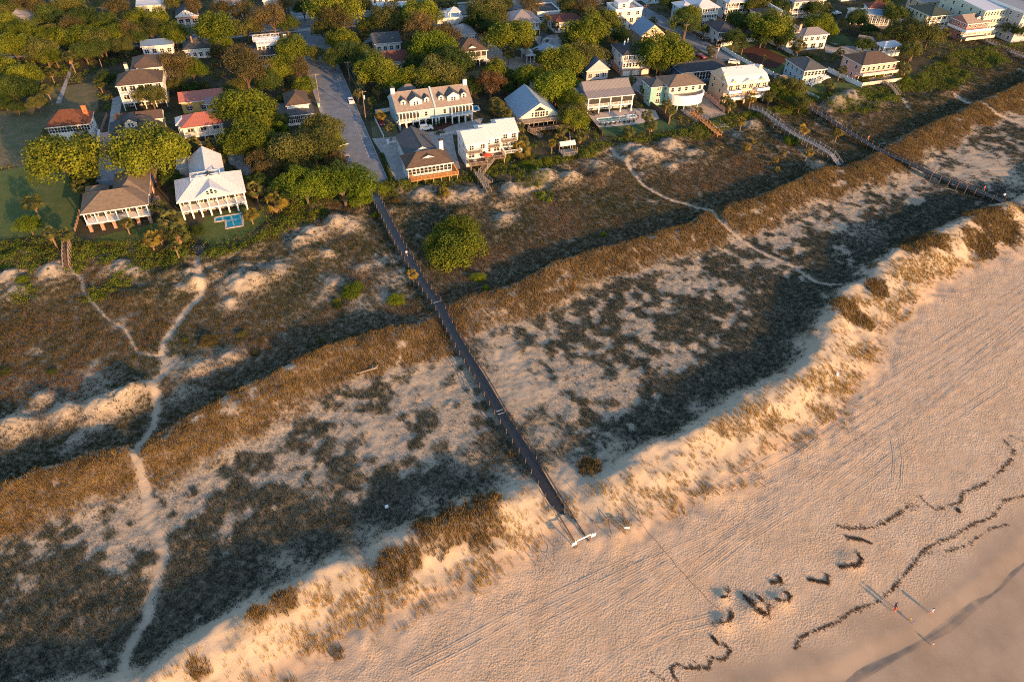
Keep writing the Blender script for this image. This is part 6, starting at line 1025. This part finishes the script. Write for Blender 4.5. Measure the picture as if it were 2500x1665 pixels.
# ================================================================ PEOPLE
def person(px, py, hgt, face, top, bottom, label, at=None, stride=.25, arm=.2):
    x, y, z = on(px, py) if at is None else at; s = hgt / 1.75
    o = empty('person', (x, y, z), face, label=label, cat='person')
    J = [(0, 0, .95), (.02, 0, 1.18), (.03, 0, 1.40), (.03, 0, 1.52), (.06, 0, 1.66), (0, .10, .90), (stride * .6, .11, .50), (stride, .11, .06), (stride + .16, .12, .03), (0, -.10, .90), (-stride * .3, -.11, .50), (-stride, -.11, .08), (-stride + .15, -.12, .03),
         (.02, .20, 1.42), (-.06 - arm * .4, .27, 1.14), (.04, .29, .90), (.08, .29, .82), (.02, -.20, 1.42), (arm * .5, -.27, 1.14), (arm + .14, -.28, .94), (arm + .2, -.28, .87)]
    E_ = [(0, 1), (1, 2), (2, 3), (3, 4), (0, 5), (5, 6), (6, 7), (7, 8), (0, 9), (9, 10), (10, 11), (11, 12), (2, 13), (13, 14), (14, 15), (15, 16), (2, 17), (17, 18), (18, 19), (19, 20)]
    rad = [.14, .13, .15, .06, .105, .10, .07, .05, .04, .10, .07, .05, .04, .065, .05, .04, .035, .065, .05, .04, .035]
    me = bpy.data.meshes.new('body'); me.from_pydata([tuple(c * s for c in j) for j in J], E_, []); me.materials.append(MATS['skin']); b = link('body', me, o); b.modifiers.new('skin', 'SKIN'); sv = me.skin_vertices[0].data
    for i, r in enumerate(rad): sv[i].radius = (r * s, r * s)
    sv[0].use_root = True; q = b.modifiers.new('smooth', 'SUBSURF'); q.levels = q.render_levels = 1
    def tube(name, segs, m):
        t = MB()
        for a, c, r0, r1 in segs: t.bar(Vector(a) * s, Vector(c) * s, r0 * s, k=10, r2=r1 * s)
        t.obj(name, m, o)
    tube('shirt', [((0, 0, .92), (.03, 0, 1.44), .185, .20), ((.02, .19, 1.43), (-.03, .255, 1.2), .09, .075), ((.02, -.19, 1.43), (.07, -.255, 1.2), .09, .075)], top)
    tube('shorts', [((0, 0, 1.0), (0, 0, .84), .19, .185), ((0, .1, .9), (stride * .5, .115, .56), .12, .10), ((0, -.1, .9), (-stride * .25, -.115, .56), .12, .10)], bottom)
    hm = MB(); c = Vector((.04, 0, 1.70)) * s
    for i in range(5):
        for j in range(10):
            f = lambda a, e: tuple(c + Vector((math.cos(a) * math.cos(e) * .118, math.sin(a) * math.cos(e) * .112, math.sin(e) * .128)) * s); a0, a1 = j * .6283, (j + 1) * .6283; e0, e1 = -.15 + i * .344, -.15 + (i + 1) * .344; hm.quad(f(a0, e0), f(a1, e0), f(a1, e1), f(a0, e1))
    hm.obj('hair', 'hair', o); n_ = MB(); n_.bar(Vector((.155, 0, 1.66)) * s, Vector((.19, 0, 1.645)) * s, .02 * s, k=5, r2=.012 * s); n_.obj('nose', 'skin', o); return o
person(2181, 1493, 1.72, 2.4, 'cloth_red', 'cloth_orange', 'person in red top and orange shorts walking by the seaweed line'); person(2183, 1483, 1.68, 2.6, 'cloth_navy', 'cloth_navy', 'person in navy clothes just behind the one in red')
person(2270, 1496, 1.70, -.6, 'cloth_white', 'cloth_pink', 'person in a white top standing alone near the water'); person(2221, 1513, .85, 1.2, 'cloth_yellow', 'cloth_yellow', 'toddler in yellow crouched on the damp sand', stride=.1); person(2228, 1522, .9, 1.9, 'cloth_blue', 'cloth_blue', 'toddler in bright blue beside the one in yellow', stride=.1)
person(2275, 1575, 1.0, 2.0, 'cloth_pink', 'cloth_white', 'child in pink on the wet sand flat', stride=.15)
for px, py, t_, b_, lb, zz in ((993, 625, 'cloth_white', 'cloth_navy', 'person in white shirt walking on the long boardwalk', 2.1), (2118, 343, 'cloth_orange', 'cloth_navy', 'person in orange top midway along the second boardwalk', 2.2), (2400, 466, 'cloth_red', 'cloth_navy', 'person in red top near the sea end of the second boardwalk', 2.3)):
    x, y = un(px, py, zz); person(px, py, 1.72, 2.0, t_, b_, lb, at=(x, y, zz))
# ================================================================ BEACH THINGS: posts, ropes, sign, log, seaweed, tyre tracks
fp = {'r': [(1552, 1241), (1563, 1273)], 'm': [(1517, 1247), (1526, 1294)], 'l': [(1483, 1266), (1492, 1312)], 'w': [(1352, 1333), (1352, 1379)], 'v': [(1315, 1360), (1310, 1379)], 's': [(1412, 1207)], 't': [(1449, 1276)], 'u': [(1294, 1339)], 'x': [(1266, 1353)]}
POSTL = {'r': 'right-hand rope line above the beach', 'm': 'rope line with the small white sign', 'l': 'rope line next to the boardwalk foot', 'w': 'rope line left of the boardwalk foot', 'v': 'leftmost short rope line', 's': 'bare sand beside the boardwalk, standing alone', 't': 'sand below the lone post', 'u': 'grass left of the gateway, taller stub', 'x': 'dune grass, leftmost stub'}
def rope(name, pts, r, m, lb, cat):
    b = MB(); c = Vector(pts[0])
    for a, q in zip(pts[:-1], pts[1:]): b.bar(Vector(a) - c, Vector(q) - c, r, k=5)
    return tag(b.obj(name, m, None, tuple(c)), lb, cat)
for k, pts in fp.items():
    ends = []
    for i, p in enumerate(pts):
        x, y, z = on(*p); b = MB(); b.bar((0, 0, -.3), (.02, .01, 1.15), .075, k=6, r2=.065); b.bar((.02, .01, 1.15), (.02, .01, 1.19), .085, k=6); o = b.obj('fence_post', 'wood_old', None, (x, y, z)); tag(o, f'weathered post on the {POSTL[k]}' + ('' if len(pts) == 1 else (', landward end' if i == 0 else ', seaward end')), 'post', 'rope posts at the boardwalk foot'); ends.append(np.array([x, y, z]))
    if len(ends) == 2:
        a, c = ends; pts_ = []
        for i in range(9): t = i / 8; q = a * (1 - t) + c * t; pts_.append((q[0], q[1], zat(q[0], q[1]) * .4 + q[2] * .6 + 1.0 - 2.6 * t * (1 - t)))
        rope('rope', pts_, .05, 'wood_brown', f'sagging dark rope of the {POSTL[k]}', 'rope')
x, y, z = on(1529, 1297); o = empty('beach_sign', (x, y, z), 0, label='small white notice board on a post beside the rope line', cat='sign'); b = MB(); b.bar((0, 0, -.3), (0, 0, 1.5), .06, k=6); b.obj('post', 'wood_old', o); b = MB(); b.box(-.45, .45, -.08, -.04, .95, 1.5); b.obj('sign_board', 'sign_white', o)
P = [on(*p) for p in [(1563, 1275), (1600, 1318), (1654, 1383), (1696, 1429), (1740, 1475), (1761, 1490)]]; P = resample(P, 1.0); rope('mooring_line', [(p[0] + .1 * math.sin(i * 1.7), p[1], zat(p[0], p[1]) + .06) for i, p in enumerate(P)], .03, 'bark_palm', 'long dark line lying across the sand down to the seaweed', 'line')
def debris(px_pts, name, label, wd, dens, kind=None, size=.19):
    P = resample([on(*p) for p in px_pts], .35) if len(px_pts) > 1 else np.array([on(*px_pts[0])]); V = []; Q = []; n0 = 0; c = P[0].copy()
    for i, p in enumerate(P):
        wd_ = wd * .62; w_ = wd_ * (.3 + 1.1 * RS.rand() ** 1.5); m = RS.poisson(dens * 1.3 * (.02 + 1.7 * vnoise(np.array([i * .23]), np.array([wd * 7.1]), 3)[0]))
        for _ in range(m):
            q = p[:2] + RS.normal(size=2) * w_ * .45; z = zat(q[0], q[1]); v, f = leafquads(np.array([[q[0], q[1], z + .05 + .12 * RS.rand()]] * 3) + RS.normal(size=(3, 3)) * [.1, .1, .04], np.array([[0, 0, 1.]] * 3), size * (.6 + RS.rand()), RS, 2.2); v[:, 2] = z + .03 + (v[:, 2] - z) * (.3 if 'line' in name else .7); V.append(v); Q.append(f + n0); n0 += len(v)
    o = link(name, npmesh(name, np.concatenate(V) - c, np.concatenate(Q), ['seaweed']), None, tuple(c)); tag(o, label, 'seaweed', 'stranded seaweed along the tide lines', kind); return o
debris([(1941, 1582), (1956, 1555), (1998, 1536), (2048, 1517), (2082, 1490), (2140, 1471), (2174, 1444), (2197, 1417), (2235, 1371), (2254, 1344), (2285, 1325), (2327, 1310), (2377, 1279), (2423, 1262), (2453, 1222), (2520, 1206)], 'seaweed_line', 'longest unbroken seaweed line nearest the water', .75, 6)
debris([(2460, 1280), (2420, 1290), (2390, 1310), (2360, 1330), (2320, 1345), (2260, 1352)], 'seaweed_line', 'faint thin seaweed line just above the damp sand', .7, 2.0, size=.2)
debris([(2044, 1283), (2078, 1290), (2136, 1287), (2170, 1270), (2201, 1249), (2228, 1230)], 'seaweed_line', 'thick broken seaweed band high on the beach, left part', 1.3, 6); debris([(2247, 1214), (2285, 1245), (2346, 1226), (2350, 1203), (2400, 1184), (2430, 1161), (2469, 1122), (2476, 1099), (2450, 1073)], 'seaweed_line', 'zigzag seaweed band running to the right picture edge', .95, 6); debris([(2470, 1066), (2520, 1085)], 'seaweed_line', 'short seaweed strand at the right picture edge', .9, 5)
debris([(1590, 1640), (1630, 1668)], 'seaweed_line', 'seaweed strand at the bottom picture edge', 1.0, 5); debris([(1680, 1690), (1645, 1650), (1638, 1630), (1650, 1620), (1676, 1631), (1730, 1631), (1734, 1605), (1768, 1610), (1784, 1588), (1768, 1574)], 'seaweed_line', 'winding thick seaweed line near the bottom picture edge', .9, 8)
for pts, lb, w_ in (([(1748, 1522), (1775, 1520), (1790, 1500), (1778, 1490)], 'crescent of seaweed on the sand mound at the end of the line', 1.1), ([(1812, 1450), (1832, 1468), (1845, 1488), (1872, 1500), (1882, 1482), (1852, 1458)], 'largest dark seaweed heap on the middle beach', 1.3), ([(1895, 1463), (1920, 1468), (1932, 1455), (1918, 1444)], 'hooked seaweed heap right of the largest heap', .9), ([(1762, 1458), (1782, 1456), (1778, 1438)], 'small dark seaweed heap above the crescent', .9),
                    ([(1885, 1422), (1908, 1420), (1900, 1408)], 'little seaweed tuft below the tyre tracks', .7), ([(1976, 1415), (2005, 1420), (2022, 1424), (2020, 1405)], 'thin curl of seaweed on the open sand', .6), ([(2052, 1384), (2095, 1380), (2105, 1365), (2092, 1348)], 'seaweed curl around the small sand mound', .75), ([(2070, 1312), (2108, 1318), (2126, 1326)], 'loose seaweed wisps below the thick band', .6), ([(1740, 1555), (1752, 1570)], 'seaweed wisp above the winding line', .5), ([(2338, 1243), (2342, 1250)], 'isolated dark seaweed clump below the zigzag band', .7)): debris(pts, 'seaweed_heap', lb, w_, 15)
def track(px_pts, seed, off=0.0):
    P = [on(*p) for p in px_pts]; P = resample(P, .45)[:, :2]; T = np.gradient(P, axis=0); T /= np.linalg.norm(T, axis=1)[:, None]; N = np.stack([-T[:, 1], T[:, 0]], 1); rs = np.random.RandomState(seed); n = len(P); wv = (fbm(np.arange(n) * .45, np.zeros(n) + seed, 9, 2, 5) - .5) * 1.4
    prof = [(-.36, -.02), (-.24, .032), (-.13, .004), (.13, .004), (.24, .032), (.36, -.02)]; out = []
    for o_ in (-.8, .8):
        rows = []
        for (u, dz) in prof: p = P + N * (off + o_ + u + wv * .3)[:, None] if False else P + N * (wv * .3 + off + o_ + u)[:, None]; z = height(p[:, 0], p[:, 1]) + dz * (.5 + .9 * rs.rand(n)) * (.2 + 1.3 * vnoise(np.arange(n) * .045, np.zeros(n) + seed * 3.3, 4)) + .006; rows.append(np.column_stack([p, z]))
        V = np.stack(rows, 1).reshape(-1, 3); k = len(prof); i = np.arange(n - 1)[:, None] * k + np.arange(k - 1)[None, :]; Q = np.stack([i, i + k, i + k + 1, i + 1], -1).reshape(-1, 4); out.append((V, Q))
    V = np.concatenate([out[0][0], out[1][0]]); Q = np.concatenate([out[0][1], out[1][1] + len(out[0][0])]); m = npmesh('tyre_track', V, Q, ['beach_sand'], dict(pock=np.full(len(V), .7), wet=np.zeros(len(V))), True); o = link('tyre_track', m); o['kind'] = 'structure'
TR = [[(1760, 1170), (1900, 1100), (2100, 965), (2300, 833), (2520, 690)], [(1700, 1225), (1930, 1105), (2130, 968), (2330, 838), (2520, 712)], [(1850, 1185), (2000, 1100), (2200, 962), (2520, 745)], [(1400, 1700), (1520, 1600), (1650, 1535), (1740, 1512), (1790, 1530)], [(1000, 1640), (1250, 1510), (1450, 1415), (1650, 1318)], [(2050, 1215), (2200, 1105), (2360, 1000), (2520, 890)], [(2185, 1060), (2195, 1120), (2190, 1180)]]
for i, t in enumerate(TR): track(t, i + 3)
for i in range(9): track([(1250 + i * 55, 1545 - i * 16), (1500 + i * 40, 1425 - i * 14), (1750 + i * 30, 1300 - i * 12), (2000 + i * 20, 1150 - i * 10), (2260 + i * 14, 980 - i * 8), (2520, 790 + i * 3 - (i % 3) * 18)], i + 40)
x, y, z = on(905, 905); b = MB(); a = Vector((-2.4, -1.2, .25)); q = Vector((1.0, .4, .35)); b.bar(a, q, .10, k=8, r2=.22); b.bar(q, q + Vector((.6, .5, .5)), .2, k=7, r2=.08); b.bar(q, q + Vector((.7, -.1, .3)), .17, k=7, r2=.06); b.bar(q + Vector((-.6, -.2, 0)), q + Vector((-.5, .4, .7)), .08, k=6, r2=.03); b.bar(a, a + Vector((-.5, -.1, .1)), .1, k=6, r2=.04); tag(b.obj('driftwood_log', 'wood_old', None, (x, y, z + .1)), 'bleached driftwood log lying in the brown dune grass', 'driftwood')
for px, py, lb in ((944, 1239, 'small white litter scrap in the dark dune grass'), (2043, 916, 'small white box at the foot of the foredune grass'), (2452, 477, 'white marker on the rail of the second boardwalk')): x, y, z = on(px, py, 2.6 if 'rail' in lb else 0); b = MB(); b.box(-.3, .3, -.2, .2, 0, .3); b.box(-.2, .35, -.1, .25, .3, .42); tag(b.obj('litter' if 'litter' in lb else 'white_box', 'sign_white', None, (x, y, z + (2.6 if 'rail' in lb else .05)), .5), lb, 'litter' if 'litter' in lb else 'box')
# tidal pool below the scarp
W1 = pol([(1975, 1690), (2040, 1664), (2110, 1630), (2190, 1594), (2262, 1558), (2318, 1518), (2380, 1462), (2440, 1412), (2520, 1325), (2600, 1240), (2620, 1258), (2520, 1362), (2448, 1436), (2380, 1492), (2320, 1546), (2262, 1574), (2200, 1606), (2130, 1648), (2060, 1690)], -3.2)
m = mat('shallow_water', (.13, .14, .14), .16, .2, .3, .12, 3, spec=.5)
_n = m.node_tree.nodes; _b = _n['Principled BSDF']; _t = _n.new('ShaderNodeTexNoise'); _t.inputs['Scale'].default_value = .35; _c = _n.new('ShaderNodeTexCoord'); m.node_tree.links.new(_c.outputs['Object'], _t.inputs[0]); _m = _n.new('ShaderNodeMapRange'); _m.inputs[1].default_value = .3; _m.inputs[2].default_value = .7; _m.inputs[3].default_value = .12; _m.inputs[4].default_value = .6; m.node_tree.links.new(_t.outputs[0], _m.inputs[0]); m.node_tree.links.new(_m.outputs[0], _b.inputs['Alpha'])
zs = np.mean([zat(*p) for p in W1]) + .07; sheet('water', list(W1), float(zs), 'shallow_water', True)
# ================================================================ VEGETATION THAT NOBODY COULD COUNT
def inframe(X, Y, m=70):
    zc = Y * math.cos(TH) + HC * math.sin(TH); yc = Y * math.sin(TH) - HC * math.cos(TH); x = X / zc; y = yc / zc; c, s = math.cos(ROLL), math.sin(ROLL); px = 1250 + (x * c + y * s) * F; py = 832.5 - (-x * s + y * c) * F; return (px > -m) & (px < 2500 + m) & (py > -m) & (py < 1665 + m)
n_ = 1500000; rs = np.random.RandomState(5); sx_ = rs.uniform(-190, 240, n_); sy_ = rs.uniform(35, 370, n_); k = inframe(sx_, sy_); sx_, sy_ = sx_[k], sy_[k]
dq, _, _ = pl_dist(FD, sx_, sy_); dq2, _, _ = pl_dist(HL, sx_, sy_); k = (dq < 24) & (dq2 > -3); sx_, sy_ = sx_[k], sy_[k]
sz_, sdf, sdm, sdh, sds, sn1, sn2 = height(sx_, sy_, True); MK = masks(sx_, sy_, sdf, sdm, sdh, sds, sn1, sn2); dbw = np.minimum(pd(BW1[:16], sx_, sy_), 9)
def blades(idx, name, label, mt, nb, h, rad, wd, lean=(0, 0), tone=None):
    n = len(idx)
    if n == 0: return
    P = np.stack([sx_[idx], sy_[idx], sz_[idx]], 1); sc = .6 + .8 * rs.rand(n); th = rs.rand(n, nb) * 6.283; r0 = rs.rand(n, nb) ** .5 * rad * .55; out = rad * (.25 + .6 * rs.rand(n, nb)); hh = h * (.55 + .65 * rs.rand(n, nb)) * sc[:, None]; ww = wd * (.7 + .6 * rs.rand(n, nb)); dx, dy = np.cos(th), np.sin(th)
    base = np.stack([P[:, None, 0] + dx * r0, P[:, None, 1] + dy * r0, P[:, None, 2] - .06 + 0 * r0], -1); tip = base + np.stack([dx * out + lean[0] * hh, dy * out + lean[1] * hh, hh + .06], -1); a2 = rs.rand(n, nb) * 6.283; side = np.stack([np.cos(a2), np.sin(a2), 0 * a2], -1) * ww[..., None] * .5
    V = np.stack([base - side, base + side, tip], 2).reshape(-1, 3); Q = np.arange(len(V)).reshape(-1, 3); t = np.clip((tone[idx] if tone is not None else rs.rand(n))[:, None] * .6 + .4 * rs.rand(n, nb), 0, 1); o = link(name, npmesh(name, V, Q, [mt], dict(rnd=np.repeat(t.ravel(), 3)))); tag(o, label, 'grass', None, 'stuff')
pt = fbm(sx_, sy_, 3.0, 3, 81); u_ = rs.rand(len(sx_)); clear = dbw > 1.25
def pick(mk, dens): return np.nonzero((u_ < mk * dens) & clear)[0]
i_mid = pick(MK['mid'], .80); i_br = np.setdiff1d(pick(MK['brownf'], .75), i_mid); i_red = pick(MK['red'], .4); taken = np.union1d(np.union1d(i_mid, i_br), i_red)
i_dark = np.setdiff1d(pick(MK['dark'], .55), taken); i_heath = np.setdiff1d(pick(MK['heath'] * (1 - MK['green']), .48), taken); i_gold = np.setdiff1d(pick(MK['gold'] * (.25 + 1.2 * sst(.40, .62, fbm(sx_ * .5 + sy_ * .3, sy_ * 1.1, 4.0, 3, 83))), .55), taken)
i_thin = np.setdiff1d(np.nonzero((rs.rand(len(u_)) < .06 * (MK['path'] < .3) * (sdf < -1) * (1 - .75 * MK['sandb'])) & clear)[0], np.concatenate([taken, i_dark, i_heath]))
blades(i_mid, 'ridge_grass', 'dense rust-brown dune grass along the middle ridge', 'grass_brown', 9, .62, .38, .085, (-.05, .1), pt); blades(i_br, 'foredune_grass', 'thick brown grass clumps on the foredune crest', 'grass_brown', 10, .75, .38, .085, (-.1, .15), pt * .85)
blades(i_red, 'reddish_grass', 'reddish-brown stalks in the left hollow', 'heath', 8, .72, .28, .08, (0, 0), .35 + .65 * pt); blades(i_dark, 'dark_grass', 'low dark grass patches in the hollow behind the foredune', 'grass_dark', 8, .38, .45, .11, (0, 0), pt); blades(i_heath, 'heath_scrub', 'low olive-brown heath between ridge and houses', 'heath', 9, .38, .46, .12, (0, 0), np.clip(.25 * pt + 1.9 * (fbm(sx_, sy_, 13, 3, 87) - .36), 0, 1))
blades(i_gold, 'sea_oats', 'sparse golden sea oats on the seaward dune face', 'grass_gold', 10, .62, .34, .055, (-.25, .25), pt); blades(i_thin, 'thin_grass', 'thin scattered grass over the sandy flats', 'grass_dark', 6, .24, .26, .07, (0, 0), .3 + .7 * pt)
def scrub(X, Y, Zb, name, label, mt, r, h, nq, size):
    n = len(X); d = rs.normal(size=(n, nq, 3)); d /= np.linalg.norm(d, axis=2)[..., None]; d[..., 2] = np.abs(d[..., 2]) * 1.0; sc = (.55 + .9 * rs.rand(n))[:, None, None]; P = np.stack([X, Y, Zb], 1)[:, None, :] + d * np.array([r, r, h]) * sc * (.55 + .5 * rs.rand(n, nq, 1)); v, q = leafquads(P.reshape(-1, 3), (d + [0, 0, .3]).reshape(-1, 3), size, rs); t = np.clip(rs.rand(n)[:, None] * .5 + rs.normal(.25, .17, (n, nq)), 0, 1); o = link(name, npmesh(name, v, q, [mt], dict(rnd=np.repeat(t.ravel(), 4)))); tag(o, label, 'shrubs', None, 'stuff')
ig = np.nonzero((u_ < MK['green'] * .16) & clear)[0]; hh = rs.rand(len(ig)) < .55 + .3 * (pt[ig] - .5); a = ig[hh]; scrub(sx_[a], sy_[a], sz_[a], 'dune_thicket', 'bright green wind-clipped thicket along the seaward edge of the lots', 'scrub', .85, .95, 46, .26); a = ig[~hh]; scrub(sx_[a], sy_[a], sz_[a], 'dune_thicket', 'olive and rust-tinged thicket mixed into the seaward shrub belt', 'scrub_olive', .8, .8, 40, .25)
io = np.nonzero((u_ < .004 * MK['land'] * (1 - MK['path']) * sst(.45, .6, pt)) & clear & (sdh < 34))[0]; scrub(sx_[io], sy_[io], sz_[io], 'heath_bushes', 'small olive bushes scattered through the heath', 'scrub_olive', .6, .6, 36, .22)
# undergrowth and weeds on the town lots, kept off roads, drives, pools and houses
n_ = 60000; tx = rs.uniform(-260, 280, n_); ty = rs.uniform(120, 440, n_); k = inframe(tx, ty); tx, ty = tx[k], ty[k]; dq2, _, _ = pl_dist(HL, tx, ty); k = dq2 < 2; tx, ty = tx[k], ty[k]
def inpoly(P, X, Y):
    c = np.zeros(X.shape, bool); n = len(P)
    for i in range(n):
        a, b = P[i], P[(i + 1) % n]; c ^= ((a[1] > Y) != (b[1] > Y)) & (X < (b[0] - a[0]) * (Y - a[1]) / (b[1] - a[1] + 1e-12) + a[0])
    return c
ok = np.ones(len(tx), bool)
for n2_, pts, z_, m_ in SH: ok &= ~inpoly(pol(pts), tx, ty)
for h_ in HOUSES:
    U, V_ = gdir(h_['an']); u = (tx - h_['a'][0]) * U[0] + (ty - h_['a'][1]) * U[1]; v = (tx - h_['a'][0]) * V_[0] + (ty - h_['a'][1]) * V_[1]; ok &= ~((u > -2.2) & (u < h_['W'] + 2.2) & (v > -4.5) & (v < h_['D'] + 6))
def roadd(p0, p1): d = (p1 - p0) / np.hypot(*(p1 - p0)); return np.abs(-(tx - p0[0]) * d[1] + (ty - p0[1]) * d[0])
ok &= (roadd(s0, s1) > 8) & (roadd(mA, mB) > 11); ok &= ~((roadd(q0, q1) < 6) & (tx > 20))
tp = fbm(tx, ty, 10, 3, 91); ok &= rs.rand(len(tx)) < .16 + .84 * sst(.42, .60, tp); tx, ty = tx[ok], ty[ok]; hk = rs.rand(len(tx)); a = hk < .30; scrub(tx[a], ty[a], 0 * tx[a], 'undergrowth', 'dark green undergrowth filling the gaps between the houses', 'scrub', 1.0, 1.3, 34, .36); a = (hk >= .30) & (hk < .5); scrub(tx[a], ty[a], 0 * tx[a], 'undergrowth', 'olive undergrowth beneath the taller trees', 'scrub_olive', 1.2, 1.7, 36, .40)
settle_labels()
